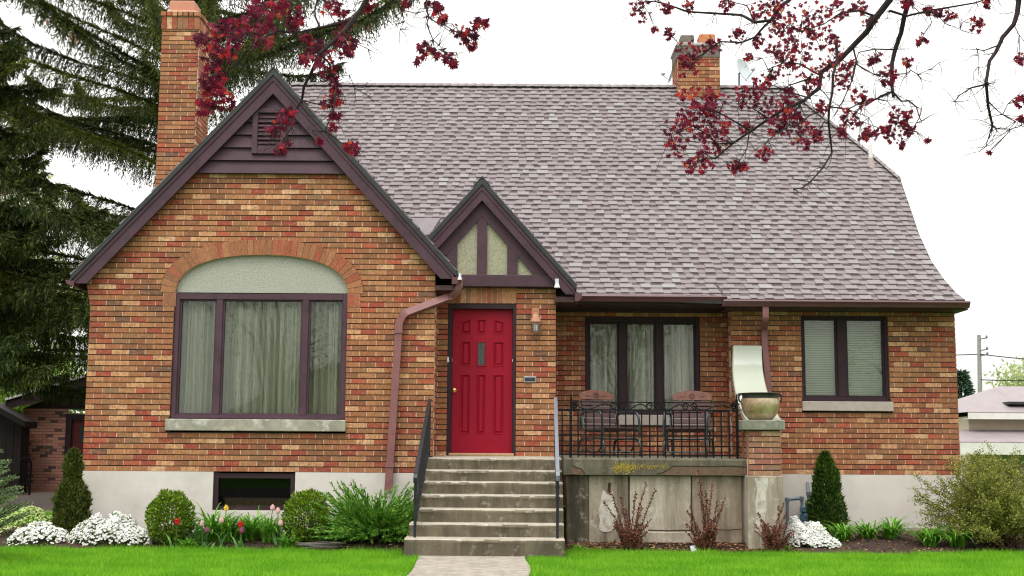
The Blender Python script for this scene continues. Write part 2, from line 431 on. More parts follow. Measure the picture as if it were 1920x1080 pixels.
M['blue_spruce'] = leafy('young_spruce_needles', [(0, (.09, .15, .06)), (.5, (.17, .25, .10)), (1, (.30, .38, .17))], .2, .6)
M['thuja'] = leafy('thuja_sprays', [(0, (.034, .055, .012)), (.5, (.07, .10, .018)), (.85, (.12, .15, .025)), (1, (.19, .20, .04))], .2, .55, (.7, .7, .6), 6)
M['thuja_green'] = leafy('green_thuja_sprays', [(0, (.022, .055, .010)), (.5, (.05, .105, .016)), (.85, (.10, .17, .022)), (1, (.17, .25, .03))], .2, .55, (.65, .7, .6), 6)
M['boxwood'] = leafy('boxwood_leaves', [(0, (.045, .10, .006)), (.5, (.11, .20, .010)), (.85, (.20, .31, .018)), (1, (.32, .42, .04))], .25, .4)
M['juniper'] = leafy('juniper_needles', [(0, (.035, .12, .015)), (.5, (.10, .27, .03)), (.8, (.22, .43, .05)), (1, (.34, .54, .10))], .25, .55)
M['blade'] = leafy('strap_leaves', [(0, (.06, .20, .015)), (.5, (.12, .32, .03)), (1, (.22, .45, .05))], .3, .4)
M['tulip_leaf'] = leafy('tulip_leaves', [(0, (.07, .20, .05)), (.5, (.14, .30, .08)), (1, (.22, .42, .12))], .3, .4)
M['candy_leaf'] = leafy('candytuft_leaves', [(0, (.04, .12, .02)), (.5, (.10, .24, .035)), (1, (.26, .42, .06))], .3, .5)
M['candy_flower'] = leafy('white_petals', [(0, (.66, .68, .66)), (.5, (.80, .80, .78)), (1, (.86, .85, .82))], .25, .6)
M['candy_lime'] = leafy('lime_petals', [(0, (.22, .36, .06)), (.5, (.42, .55, .16)), (1, (.70, .74, .42))], .3, .6)
M['red_twig'] = leafy('burgundy_shrub_leaves', [(0, (.075, .024, .018)), (.5, (.16, .05, .036)), (.85, (.26, .095, .062)), (1, (.34, .17, .10))], .15, .6)
M['twig'] = mottled('shrub_twigs', (.10, .055, .035), (.06, .032, .022), 20, .9, 50, .3)
M['shrub'] = leafy('olive_shrub_leaves', [(0, (.08, .11, .014)), (.5, (.19, .22, .03)), (.85, (.32, .33, .06)), (1, (.46, .43, .13))], .35, .5)
M['decid'] = leafy('spring_leaves', [(0, (.10, .20, .02)), (.5, (.22, .36, .05)), (1, (.42, .52, .14))], .4, .5)
M['decid_pale'] = leafy('pale_spring_leaves', [(0, (.28, .36, .14)), (.5, (.40, .46, .22)), (1, (.52, .56, .30))], .4, .5)
M['dark_conifer'] = leafy('far_conifer_needles', [(0, (.02, .055, .03)), (1, (.06, .11, .06))], .1, .6)
M['maple'] = leafy('maple_leaves', [(0, (.085, .008, .026)), (.3, (.125, .010, .034)), (.62, (.215, .012, .042)), (.84, (.34, .016, .042)), (.96, (.50, .03, .03)), (.992, (.58, .09, .03)), (1, (.6, .4, .12))], .5, .5)
M['petal_red'] = leafy('red_petals', [(0, (.55, .012, .02)), (1, (.68, .03, .03))], .3, .4)
M['petal_pink'] = leafy('pink_petals', [(0, (.72, .40, .42)), (1, (.80, .58, .55))], .3, .4)
M['petal_purple'] = leafy('purple_petals', [(0, (.22, .05, .12)), (1, (.34, .10, .20))], .3, .4)
M['petal_yellow'] = leafy('yellow_petals', [(0, (.75, .52, .03)), (1, (.82, .62, .08))], .3, .4)
M['stem'] = mottled('green_stem', (.07, .17, .03), (.05, .12, .025), 20, .6, 50, .1)
t = NT('garage_brick'); c = t.ramp(t.island(), [(0, (.46, .22, .165)), (.45, (.52, .26, .20)), (.68, (.38, .16, .125)), (.80, (.12, .075, .07))], 'CONSTANT'); M['g_brick'] = t.done(t.bsdf(c, .85, t.noise(t.coords(), 90, 3), .4, .004))
M['pink_roof'] = mottled('pink_metal_roof', (.25, .215, .22), (.20, .17, .18), 3, .5, 40, .1)
M['pink_wall'] = mottled('pale_siding', (.60, .48, .40), (.52, .41, .35), 3, .7, 40, .1)
M['white_trim'] = mottled('white_trim', (.70, .68, .66), (.6, .58, .56), 5, .6, 40, .1)
M['shed'] = mottled('dark_shed_boards', (.022, .014, .014), (.014, .010, .010), 10, .8, 40, .4, stretch=(8, 8, .5))
M['red_garage_door'] = mottled('dark_red_door', (.11, .014, .016), (.08, .010, .013), 6, .5, 40, .1)
M['drive'] = mottled('driveway_brown', (.20, .155, .135), (.14, .11, .095), 4, .9, 40, .4)
M['pole'] = mottled('weathered_pole', (.30, .30, .28), (.22, .22, .21), 10, .9, 40, .3)
M['beige'] = mottled('beige_siding', (.66, .56, .40), (.58, .48, .34), 4, .8, 40, .1)
# ------------------------------------------------------------------ the house: planes and levels
YG, YE, YW, YP = 15.45, 16.10, 16.65, 17.05      # gable wall, entry wall, right wing, porch back wall
YB = 15.33                                        # face of the gable's barge boards
YEB = 15.94                                       # face of the entry gable's barge boards
ZF = 0.85                                         # top of the foundation
BL, CH, JT = 0.2032, 0.0677, 0.0115               # brick module, course height, joint
xGL = at(163, 700, YG).x; xGR = at(813.5, 700, YG).x
xEL = xGR - .05; xER = at(1042, 700, YE).x
xWL = at(1372, 700, YW).x; xWR = at(1795, 720, YW).x
gA = at(513, 141, YB); gL = at(137, 517, YB); gR = at(852, 521, YB)
gm = ((gA.z - gL.z) / (gA.x - gL.x) + (gA.z - gR.z) / (gR.x - gA.x)) / 2
eA = at(904, 346, YEB); eR = at(1078, 541, YEB)
em = (eA.z - eR.z) / (eR.x - eA.x)
def groof(x): return gA.z - gm * abs(x - gA.x)
def eroof(x): return eA.z - em * abs(x - eA.x)

house = empty('brick_house', (0.3, 19.0, 0.0), 'multicoloured brick house with steep grey shingle roof, purple trim and red front door', 'house')

def lay(name, W, z0, z1, ival, parent, phase=0.0, mats=None, thick=.2, jog=.0016, k0=0, bl=BL):
    """running-bond bricks as real blocks in front of a recessed mortar bed; W(u,z,d) -> point"""
    b = MB()
    class _m:
        @staticmethod
        def face(p): b.face(p, 1)
    mo = _m
    k = 0
    while True:
        zb = z0 + k * CH
        if zb > z1 - .02: break
        zt = min(zb + CH - .0116, z1); zc = min(zb + CH, z1)
        I0, I1, Im = ival(zb + .002), ival(zt - .002), ival((zb + zt) / 2)
        Ic = ival(zc - .001)
        if not (len(I0) == len(I1) == len(Im)): I0 = I1 = Im
        if len(Ic) != len(I0): Ic = I1
        for (a0, b0), (a1, b1), (am, bm), (ac, bc) in zip(I0, I1, Im, Ic):
            if bm - am < .01: continue
            b.face([W(a0, zb, -.021), W(b0, zb, -.021), W(bc, zc, -.021), W(ac, zc, -.021)], 2)
            mo.face([W(a0, zb + .001, -.004), W(b0, zb + .001, -.004), W(b1, zt - .001, -.004), W(a1, zt - .001, -.004)])
            mo.face([W(a0, zb + .001, -.021), W(b0, zb + .001, -.021), W(b0, zb + .001, -.004), W(a0, zb + .001, -.004)])
            mo.face([W(a1, zt - .001, -.004), W(b1, zt - .001, -.004), W(b1, zt - .001, -.021), W(a1, zt - .001, -.021)])
            mo.face([W(b0, zb, -thick), W(a0, zb, -thick), W(ac, zc, -thick), W(bc, zc, -thick)])
            mo.face([W(a0, zb, -thick), W(a0, zb, -.021), W(ac, zc, -.021), W(ac, zc, -thick)])
            mo.face([W(b0, zb, -.021), W(b0, zb, -thick), W(bc, zc, -thick), W(bc, zc, -.021)])
            off = phase + (.5 * bl if (k + k0) % 2 else 0) + R.uniform(-.004, .004)
            j = math.ceil((am - off) / bl)
            cuts = []
            while off + j * bl < bm:
                u = off + j * bl
                if u - am > .05 and bm - u > .05: cuts.append(u)
                j += 1
            pts = [None] + cuts + [None]
            for q in range(len(pts) - 1):
                l0 = l1 = r0 = r1 = 0
                if pts[q] is None: l0, l1 = a0, a1
                else: l0 = l1 = pts[q] + JT / 2
                if pts[q + 1] is None: r0, r1 = b0, b1
                else: r0 = r1 = pts[q + 1] - JT / 2
                d = R.uniform(-jog, jog); e = [R.uniform(-.0012, .0012) for _ in range(4)]
                b.hexa([W(l0, zb + e[0], d), W(r0, zb + e[1], d), W(r0, zb, -.036), W(l0, zb, -.036),
                        W(l1, zt + e[2], d), W(r1, zt + e[3], d), W(r1, zt, -.036), W(l1, zt, -.036)], skip=(4,))
        k += 1
    mats = mats or (M['brick'], M['mortar'], M['mortar_bed_shaded'])
    return b.build(name, list(mats), parent)

def front(Y): return lambda u, z, d: (u, Y - d, z)
def right_face(X): return lambda u, z, d: (X + d, u, z)      # faces +x, u = y
def left_face(X): return lambda u, z, d: (X - d, u, z)       # faces -x, u = y (mirrored order is fine)

# --- the gable wall: window opening, arch
wA, wB = at(489, 551, YG), None
arch_c, arch_z = at(490.5, 551, YG).x, at(490, 550, YG).z
arch_a = (at(652, 550, YG).x - at(329, 550, YG).x) / 2
arch_h = at(490, 478, YG).z - arch_z
RING = .19
NA = 200
intr = []
for k in range(NA + 1):
    th = math.pi * k / NA
    cu, su = math.cos(th), math.sin(th)
    u = -math.copysign(abs(cu) ** (2 / 2.3), cu) * arch_a
    h = su ** (2 / 2.3) * arch_h
    intr.append(Vector((u, h)))
extr = []
for k in range(NA + 1):
    a, b_ = intr[max(0, k - 1)], intr[min(NA, k + 1)]
    t_ = (b_ - a).normalized(); n_ = Vector((-t_.y, t_.x))
    if k in (0, NA): n_ = Vector((-1 if k == 0 else 1, 0))
    extr.append(intr[k] + n_ * RING)
def half_width(h):
    """outer half width of the arch ring at height h above the springing"""
    best = 0
    for a, b_ in zip(extr, extr[1:]):
        lo, hi = sorted((a.y, b_.y))
        if lo <= h <= hi and hi > lo:
            f = (h - a.y) / (b_.y - a.y)
            best = max(best, abs(a.x + f * (b_.x - a.x)))
    return best
wx0, wx1 = at(322.5, 665, YG).x, at(649.5, 665, YG).x     # main window frame
wz0, wz1 = at(485, 785, YG).z, arch_z
sill0, sill1 = at(311, 798, YG).x, at(648.5, 798, YG).x
sz1, sz0 = at(480, 786, YG).z, at(480, 809, YG).z
zS = at(505, 327.5, YG).z                                  # underside of the boarded gable
ring_top = extr[NA // 2].y
z_corb = at(165, 575, YG).z
def gable_iv(z):
    l = xGL + max(0, min(1, (z_corb - z) / .02 if False else 0))
    l = xGL - max(0.0, min(.075, (z - z_corb) * .22))
    r = xGR
    dz = (gA.z - .16 - z) / gm
    l, r = max(l, gA.x - dz), min(r, gA.x + dz)
    if l >= r: return []
    if sz0 <= z <= sz1: return [(l, sill0), (sill1, r)]
    if sz1 < z < arch_z - .17: return [(l, wx0), (wx1, r)]
    if arch_z - .17 <= z < arch_z: return [(l, arch_c - arch_a - .155), (arch_c + arch_a + .155, r)]
    if arch_z <= z < arch_z + ring_top:
        hw = half_width(z - arch_z)
        if hw > 0: return [(l, arch_c - hw - .006), (arch_c + hw + .006, r)]
    return [(l, r)]
lay('gable_wall', front(YG), ZF, zS + .01, gable_iv, house, phase=.05)

# --- voussoirs of the arch, soldier pairs at the springing
b = MB(); mo = MB()
def cum(poly):
    d = [0]
    for a, c in zip(poly, poly[1:]): d.append(d[-1] + (c - a).length)
    return d
mid = [(a + c) / 2 for a, c in zip(intr, extr)]
dm = cum(mid); nb = round(dm[-1] / .078)
def samp(poly, s):
    for k in range(NA):
        if dm[k] <= s <= dm[k + 1] + 1e-9:
            f = (s - dm[k]) / max(1e-9, dm[k + 1] - dm[k])
            return poly[k].lerp(poly[k + 1], f)
    return poly[-1]
for q in range(nb):
    s0, s1 = dm[-1] * q / nb + .0045, dm[-1] * (q + 1) / nb - .0045
    P4 = [samp(intr, s0), samp(intr, s1), samp(extr, s1), samp(extr, s0)]
    d = R.uniform(.001, .006)
    fr = [(arch_c + p.x, YG - d, arch_z + p.y + .002) for p in P4]
    bk = [(arch_c + p.x, YG + .05, arch_z + p.y + .002) for p in P4]
    b.hexa([fr[0], fr[1], bk[1], bk[0], fr[3], fr[2], bk[2], bk[3]])
for sgn in (-1, 1):
    for q in range(2):
        u0 = sgn * (arch_a + .003 + q * .076); u1 = sgn * (arch_a + .070 + q * .076)
        u0, u1 = sorted((arch_c + u0, arch_c + u1))
        b.box(u0, u1, YG - .003, YG + .05, arch_z - .163, arch_z - .006)
for k in range(NA):
    mo.face([(arch_c + p.x, YG + .009, arch_z + p.y) for p in (intr[k], intr[k + 1], extr[k + 1], extr[k])])
    mo.face([(arch_c + intr[k].x, YG + .009, arch_z + intr[k].y), (arch_c + intr[k].x, YG + .15, arch_z + intr[k].y),
             (arch_c + intr[k + 1].x, YG + .15, arch_z + intr[k + 1].y), (arch_c + intr[k + 1].x, YG + .009, arch_z + intr[k + 1].y)])
mo.box(arch_c - arch_a - .155, arch_c - arch_a, YG + .008, YG + .15, arch_z - .17, arch_z)
mo.box(arch_c + arch_a, arch_c + arch_a + .155, YG + .008, YG + .15, arch_z - .17, arch_z)
b.f += [tuple(i + len(b.v) for i in f) for f in mo.f]; b.v += mo.v; b.mi += [1] * len(mo.f)
b.build('brick_arch', [M['brick_arch'], M['mortar']], house)
b = MB()
b.prism([(arch_c + p.x * .999, YG + .05, arch_z + .012 + p.y * .99) for p in intr], (0, .06, 0))
b.build('stucco_panel', M['stucco'], house)

# --- gable return wall, entry block, porch back wall, right wing
lay('side_wall', right_face(xGR), ZF, at(820, 545, YG).z + .25, lambda z: [(YG + .037, YE + .2)], house, phase=YG + .16)
dx0, dx1 = at(838.5, 710, YE).x, at(967.5, 710, YE).x
dz0, dz1 = at(903, 853, YE).z, at(903, 568.5, YE).z
zL0, zL1 = at(950, 566, YE).z, at(950, 538, YE).z
zEB0, zEB1 = at(950, 538.5, YE - .05).z, at(950, 516, YE - .05).z
solx1 = at(968, 552, YE).x
def entry_iv(z):
    l, r = xEL, xER
    if z < dz1: return [(l, dx0), (dx1, r)]
    if z < zL1 - .005: return [(solx1, r)]
    return []
lay('entry_wall', front(YE), ZF, dz1, lambda z: [(xEL, dx0)], house, phase=.07)
lay('entry_wall', front(YE), ZF, zL1, lambda z: [q for q in entry_iv(z) if q[0] > dx0], house, phase=.07)
b = MB(); mo = MB()
x = xEL
while x < solx1 - .02:
    b.box(x + .004, min(x + .063, solx1 - .004), YE - R.uniform(-.001, .002), YE + .05, dz1 + .004, zL1 - .004); x += .068
mo.box(xEL, solx1, YE + .009, YE + .15, dz1, zL1)
b.f += [tuple(i + len(b.v) for i in f) for f in mo.f]; b.v += mo.v; b.mi += [1] * len(mo.f)
b.build('soldier_course', [M['brick'], M['mortar']], house)
lay('side_wall', right_face(xER), ZF, 3.2, lambda z: [(YE + .037, YP + .2)], house, phase=YE + .12)
pwx0, pwx1 = at(1097, 690, YP).x, at(1313, 690, YP).x
pwz1, pwz0 = at(1200, 594, YP).z, at(1200, 778, YP).z
zPT = at(1200, 573, YP).z
psz1, psz0 = pwz0, at(1200, 798, YP).z
def porch_iv(z):
    l, r = xER, xWL + .2
    if psz0 < z < psz1: return [(l, pwx0 - .06), (pwx1 + .06, r)]
    if psz1 <= z < pwz1: return [(l, pwx0), (pwx1, r)]
    return [(l, r)]
lay('porch_wall', front(YP), ZF + .15, zPT + .15, porch_iv, house, phase=.02, k0=1)
lay('side_wall', left_face(xWL), ZF, at(1400, 575, YW).z + .1, lambda z: [(YW + .037, YP + .03)], house, phase=YW + .13)
ww0, ww1 = at(1503, 675, YW).x, at(1667, 675, YW).x
wwz1, wwz0 = at(1585, 590, YW).z, at(1585, 753, YW).z
wsz0 = at(1585, 771.5, YW).z
ws0, ws1 = at(1505, 762, YW).x - .01, at(1673.5, 762, YW).x
zWT = at(1600, 577, YW).z
def wing_iv(z):
    if wsz0 < z < wwz0: return [(xWL, ws0), (ws1, xWR)]
    if wwz0 <= z < wwz1: return [(xWL, ww0), (ww1, xWR)]
    return [(xWL, xWR)]
lay('wing_wall', front(YW), ZF, zWT + .06, wing_iv, house, phase=.11)
YBACK = 26.8
lay('side_wall', right_face(xWR), ZF, 3.05, lambda z: [(YW + .037, YBACK)], house, phase=YW + .1)
lay('side_wall', left_face(xGL), ZF, 2.9, lambda z: [(YG + .037, YBACK)], house, phase=YG + .1)
b = MB(); b.box(xGL, xWR, YBACK, YBACK + .2, 0, 3.05); b.build('rear_wall', M['g_brick'], house)

# --- foundation
bx0, bx1 = at(399, 922, YG).x, at(553, 922, YG).x
bz1, bz0 = at(475, 887.5, YG).z, at(475, 957, YG).z
zT = ZF - .004
for parts_ in ([(xGL - .004, bx0, YG - .006, YG + .25, -.3, zT), (bx1, xGR + .006, YG - .006, YG + .25, -.3, zT), (bx0, bx1, YG - .006, YG + .25, -.3, bz0),
                (xGR - .25, xGR + .006, YG + .25, YE + .3, -.3, zT), (xGL - .004, xGL + .25, YG + .25, YBACK + .2, -.3, zT)],
               [(xWL, xWR + .006, YW - .006, YW + .25, -.3, zT), (xWR - .25, xWR + .006, YW + .25, YBACK + .2, -.3, zT)],
               [(xEL, xER + .004, YE + .004, YE + .25, -.3, zT)]):
    b = MB()
    for q in parts_: b.box(*q)
    b.build('foundation', M['foundation'], house)
b = MB(); b.box(at(1440, 985, YW).x, at(1760, 985, YW).x, YW - .03, YW - .007, .05, .165); b.build('base_strip', M['sill_pink'], house)

# --- rooms behind the windows: dark walls so the glass has something to look into
def room(x0, x1, y0, y1, z0, z1, parent):
    b = MB()
    b.face([(x0, y1, z0), (x1, y1, z0), (x1, y1, z1), (x0, y1, z1)])
    b.face([(x0, y0, z0), (x0, y1, z0), (x0, y1, z1), (x0, y0, z1)])
    b.face([(x1, y0, z0), (x1, y1, z0), (x1, y1, z1), (x1, y0, z1)])
    b.face([(x0, y0, z0), (x1, y0, z0), (x1, y1, z0), (x0, y1, z0)])
    b.face([(x0, y0, z1), (x1, y0, z1), (x1, y1, z1), (x0, y1, z1)])
    b.build('interior', M['room'], parent)
# --- windows
def curtain(x0, x1, y, z0, z1, folds, seed, gaps=()):
    rr = random.Random(seed); c = MB(); n = int((x1 - x0) / .012); rings = []
    ph = [rr.uniform(0, 6.28) for _ in range(4)]
    top, bot = [], []
    for k in range(n + 1):
        u = k / n; x = x0 + (x1 - x0) * u
        d = (.05 + .03 * math.sin(3.1 * 6.28 * u + ph[3])) * math.sin(folds * 6.28 * u + 2.2 * math.sin(2.3 * 6.28 * u + ph[0]) + ph[1]) + .018 * math.sin(folds * 2.3 * 6.28 * u + ph[2])
        top.append((x, y + d * .7, z1)); bot.append((x + .004 * math.sin(folds * 6.28 * u), y + d * 1.25, z0))
    for k in range(n):
        xm = top[k][0]
        if any(a < xm < e for a, e in gaps): continue
        c.face([bot[k], bot[k + 1], top[k + 1], top[k]])
    return c

def window(x0, x1, z0, z1, Y, mull, fw, head, foot, rec=.03, mat='trim', sash=.02):
    """frame with mullions given as (xa, xb) pairs; returns (window, list of openings)"""
    b = MB(); y0, y1 = Y + rec, Y + rec + .11
    b.box(x0, x0 + fw, y0, y1, z0, z1, ch=.006); b.box(x1 - fw, x1, y0, y1, z0, z1, ch=.006)
    b.box(x0 + fw, x1 - fw, y0 + .004, y1, z1 - head, z1); b.box(x0 + fw, x1 - fw, y0 + .004, y1, z0, z0 + foot)
    ed = [x0 + fw]
    for a, e in mull:
        b.box(a, e, y0 + .006, y1 - .004, z0 + foot, z1 - head, ch=.005); ed += [a, e]
    ed.append(x1 - fw)
    ops = [(ed[i], ed[i + 1]) for i in range(0, len(ed), 2)]
    for a, e in ops:     # inner stops
        za, ze = z0 + foot, z1 - head; s = sash
        b.box(a, a + s, y0 + .03, y1 - .02, za, ze); b.box(e - s, e, y0 + .03, y1 - .02, za, ze)
        b.box(a + s, e - s, y0 + .032, y1 - .02, za, za + s); b.box(a + s, e - s, y0 + .032, y1 - .02, ze - s, ze)
    w = b.build('window', M[mat], house)
    g = MB()
    for a, e in ops: g.box(a + sash, e - sash, y0 + .055, y0 + .059, z0 + foot + sash, z1 - head - sash)
    g.build('pane', M['glass'], w)
    return w, ops
mu = lambda a, c, y, Y: (at(a, y, Y).x, at(c, y, Y).x)
w1, ops = window(wx0, wx1, wz0, wz1, YG, [mu(401, 413, 670, YG), mu(563.5, 575.5, 670, YG)], .062, .072, .045)
curtain(wx0 + .05, wx1 - .05, YG + .24, wz0 + .02, wz1 - .02, 17, 3).build('curtain', M['curtain'], w1, smooth=True)
b = MB()
zs = sz1 - .003
b.box(sill0, sill1, YG - .055, YG + .12, sz0 + .004, zs, ch=.007)
b.build('sill', M['sill'], w1)
room(wx0 - .4, wx1 + .4, YG + .205, YG + 3, wz0 - .5, wz1 + .4, w1)
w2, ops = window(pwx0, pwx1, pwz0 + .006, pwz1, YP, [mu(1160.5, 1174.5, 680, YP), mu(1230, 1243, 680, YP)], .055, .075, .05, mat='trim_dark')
curtain(pwx0 + .05, pwx1 - .05, YP + .24, pwz0 + .02, pwz1 - .02, 12, 5).build('curtain', M['curtain'], w2, smooth=True)
b = MB(); b.box(pwx0 - .055, pwx1 + .055, YP - .05, YP + .12, psz0 + .004, psz1, ch=.007); b.build('sill', M['sill_pink'], w2)
room(pwx0 - .2, pwx1 + .2, YP + .205, YP + 3, pwz0 - .6, pwz1 + .2, w2)
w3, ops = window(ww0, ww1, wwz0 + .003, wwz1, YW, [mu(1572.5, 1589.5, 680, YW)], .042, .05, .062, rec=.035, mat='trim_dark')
bl = MB()
for a, e in ops:
    z = wwz0 + .08
    while z < wwz1 - .06:
        bl.face([(a + .02, YW + .135, z), (e - .02, YW + .135, z), (e - .02, YW + .151, z + .021), (a + .02, YW + .151, z + .021)])
        z += .0235
    for q in (.25, .75):
        xx = a + (e - a) * q; bl.tube([(xx, YW + .133, wwz0 + .07), (xx, YW + .133, wwz1 - .06)], .0012, 4)
bl.build('blind', M['blind'], w3)
b = MB(); b.box(ws0, ws1, YW - .05, YW + .1, wsz0 + .004, wwz0, ch=.006)
b.build('sill', M['sill_pink'], w3)
room(ww0 - .2, ww1 + .2, YW + .205, YW + 3, wwz0 - .6, wwz1 + .1, w3)
# basement window
b = MB()
y0 = YG + .02
b.box(bx0, bx0 + .06, y0, y0 + .1, bz0, bz1); b.box(bx1 - .06, bx1, y0, y0 + .1, bz0, bz1)
b.box(bx0 + .06, bx1 - .06, y0 + .003, y0 + .1, bz1 - .06, bz1); b.box(bx0 + .06, bx1 - .06, y0 + .003, y0 + .1, bz0, bz0 + .05)
w4 = b.build('basement_window', M['trim_dark'], house)
b = MB(); b.box(bx0 + .06, bx1 - .06, y0 + .05, y0 + .054, bz0 + .05, bz1 - .06); b.build('pane', M['glass_dark'], w4)
room(bx0 - .2, bx1 + .2, YG + .26, YG + 2, bz0 - .5, bz1 - .005, w4)
b = MB(); b.box(bx0 + .09, bx1 - .08, YG + .27, YG + .40, bz0 - .1, bz0 + .14); b.build('window_ledge', M['threshold'], w4)

# --- boarded gable with louvred vent, barge boards
b = MB()
bh = (gA.z - zS) / 7.6; z = zS
for k in range(9):
    za, zb_ = z + k * bh, z + (k + 1) * bh
    if za > gA.z - .2: break
    def hw(zz): return max(.01, (gA.z - .08 - zz) / gm)
    zt = min(zb_, gA.z - .10)
    h0, h1 = hw(za), hw(zt)
    b.hexa([(gA.x - h0, YG - .062, za + .006), (gA.x + h0, YG - .062, za + .006), (gA.x + h0, YG + .05, za), (gA.x - h0, YG + .05, za),
            (gA.x - h1, YG - .026, zt), (gA.x + h1, YG - .026, zt), (gA.x + h1, YG + .05, zt), (gA.x - h1, YG + .05, zt)])
sid = b.build('gable_siding', M['trim'], house)
vx0, vx1 = at(475, 250, YG).x, at(538, 250, YG).x; vz0, vz1 = at(505, 291, YG).z, at(505, 206, YG).z
b = MB(); yv = YG - .085
b.box(vx0, vx0 + .07, yv, YG, vz0, vz1, ch=.006); b.box(vx1 - .07, vx1, yv, YG, vz0, vz1, ch=.006)
b.box(vx0 + .07, vx1 - .07, yv + .003, YG, vz0, vz0 + .07, ch=.006); b.box(vx0 + .07, vx1 - .07, yv + .003, YG, vz1 - .06, vz1, ch=.006)
vent = b.build('gable_vent', M['trim'], house)
b = MB(); nl = 8
for k in range(nl):
    z = vz0 + .075 + (vz1 - vz0 - .145) * k / nl
    b.prism([(vx0 + .07, yv + .012, z), (vx0 + .07, yv + .012, z + .008), (vx0 + .07, yv + .06, z + .062), (vx0 + .07, yv + .06, z + .05)], (vx1 - vx0 - .14, 0, 0))
b.box(vx0 + .07, vx1 - .07, YG - .03, YG - .02, vz0 + .07, vz1 - .06, 1)
b.build('louvre', [M['trim'], M['dark_slot']], vent)

def barge(A, m, xl, xr, y0, y1, w, name, mat, top=0.0, yl=None):
    """a pair of sloping boards meeting at apex A; w = vertical depth"""
    out = []
    for s, xe in ((-1, xl), (1, xr)):
        ze = A.z - m * abs(xe - A.x)
        bb = MB()
        ft = .05; xi = A.x + s * max(.01, (A.z + top - w - (ze + top - ft)) / m)
        P = [(A.x, y0, A.z + top), (xe, y0, ze + top), (xe, y0, ze + top - ft), (xi, y0, ze + top - ft), (A.x, y0, A.z + top - w)]
        if w < .1: P = [P[0], P[1], (xe, y0, ze + top - w * .9), P[4]]
        bb.prism(P if s > 0 else P[::-1], (0, y1 - y0, 0))
        out.append(bb.build(name, M[mat], house))
    return out
barge(gA, gm, gL.x + .01, gR.x - .01, YB, YB + .03, .225, 'barge_board', 'trim', -.012)
barge(gA, gm, gL.x + .03, gR.x - .03, YB + .03, YG - .052, .05, 'eave_soffit', 'soffit', -.05)
# shadow board under the barge (second, thinner trim line)
barge(gA, gm, gL.x + .005, gR.x - .005, YB - .012, YB + .0, .07, 'barge_moulding', 'trim', .0)

# --- entry gable: half timbering
ex0, ex1 = eA.x - (eA.z - zEB0) / em * 1.0, eA.x + (eA.z - zEB0) / em
YT = YE - .07
b = MB()
b.prism([(eA.x - (eA.z - .1 - zEB0) / em, YT + .035, zEB0), (eA.x + (eA.z - .1 - zEB0) / em, YT + .035, zEB0), (eA.x, YT + .035, eA.z - .1)], (0, .1, 0))
b.build('stucco_panel', M['stucco_tan'], house)
b = MB()
b.box(xEL, xER + .035, YT - .02, YE + .02, zEB0, zEB1, ch=.008)
def post(pxa, pxb, zt0, zt1, y):
    xa, xb = at(pxa, y, YT).x, at(pxb, y, YT).x
    b.prism([(xa, YT, zEB1), (xb, YT, zEB1), (xb, YT, zt1), (xa, YT, zt0)], (0, .06, 0))
rt = lambda x: eroof(x) - .26
zz = lambda px: rt(at(px, 470, YT).x)
post(894.5, 913, eA.z - .3, eA.z - .3, 470)
post(951, 970.5, zz(951), zz(970), 490)
post(838, 857, zz(838), zz(857), 490)
# raking timbers under the barge
for s in (-1, 1):
    P = []
    n0 = .15; n1 = .40
    xe0 = eA.x + s * (eA.z - n0 - zEB1) / em; xe1 = eA.x + s * (eA.z - n1 - zEB1) / em
    P = [(eA.x, YT - .004, eA.z - n0), (xe0, YT - .004, zEB1), (xe1, YT - .004, zEB1), (eA.x, YT - .004, eA.z - n1)]
    b.prism(P if s > 0 else P[::-1], (0, .06, 0))
b.build('half_timbering', M['trim'], house)
barge(eA, em, eA.x - 1.25, eR.x + .01, YEB, YEB + .03, .195, 'barge_board', 'trim', -.012)
barge(eA, em, eA.x - 1.25, eR.x, YEB - .012, YEB + 0, .07, 'barge_moulding', 'trim', .0)
barge(eA, em, eA.x - 1.2, eR.x - .02, YEB + .03, YT - .004, .05, 'eave_soffit', 'soffit', -.05)

# --- roofs. Front slope of the main roof: a bell-cast profile in (Y, Z)
e0 = at(1600, 563, 16.25)
prof = [Vector((16.25, e0.z))]
for dy, ang in ((.45, 36), (.6, 37.5), (.8, 38.7), (1.0, 39.8), (1.0, 41), (.9, 42)):
    p = prof[-1]; prof.append(p + Vector((dy, dy * math.tan(rad(ang)))))
p = prof[-1]; mR = math.tan(rad(42.8)); tr = math.tan(math.atan2(380, F_PX) + PITCH)
yR = (CAM_Z - p.y + mR * p.x) / (mR - tr)
prof.append(Vector((yR, p.y + mR * (yR - p.x))))
RIDGE = prof[-1]
pd = [0]
for a, c in zip(prof, prof[1:]): pd.append(pd[-1] + (c - a).length)
SL = pd[-1]
def pr(s):
    s = max(0, min(SL, s))
    for k in range(len(prof) - 1):
        if s <= pd[k + 1] + 1e-9:
            f = (s - pd[k]) / (pd[k + 1] - pd[k]); q = prof[k].lerp(prof[k + 1], f)
            t_ = (prof[k + 1] - prof[k]).normalized()
            return q, Vector((0, -t_.y, t_.x))
def s_of_z(z):
    for k in range(len(prof) - 1):
        if prof[k].y <= z <= prof[k + 1].y:
            return pd[k] + (pd[k + 1] - pd[k]) * (z - prof[k].y) / (prof[k + 1].y - prof[k].y)
    return SL if z > prof[-1].y else 0
def edge_from_px(pts):
    out = []
    for px, py in pts:
        best = None
        for k in range(801):
            s = SL * k / 800; q, _ = pr(s); P3 = at(px, py, q.x)
            e = abs(P3.z - q.y)
            if best is None or e < best[0]: best = (e, s, P3.x)
        out.append((best[1], best[2]))
    return sorted(out)
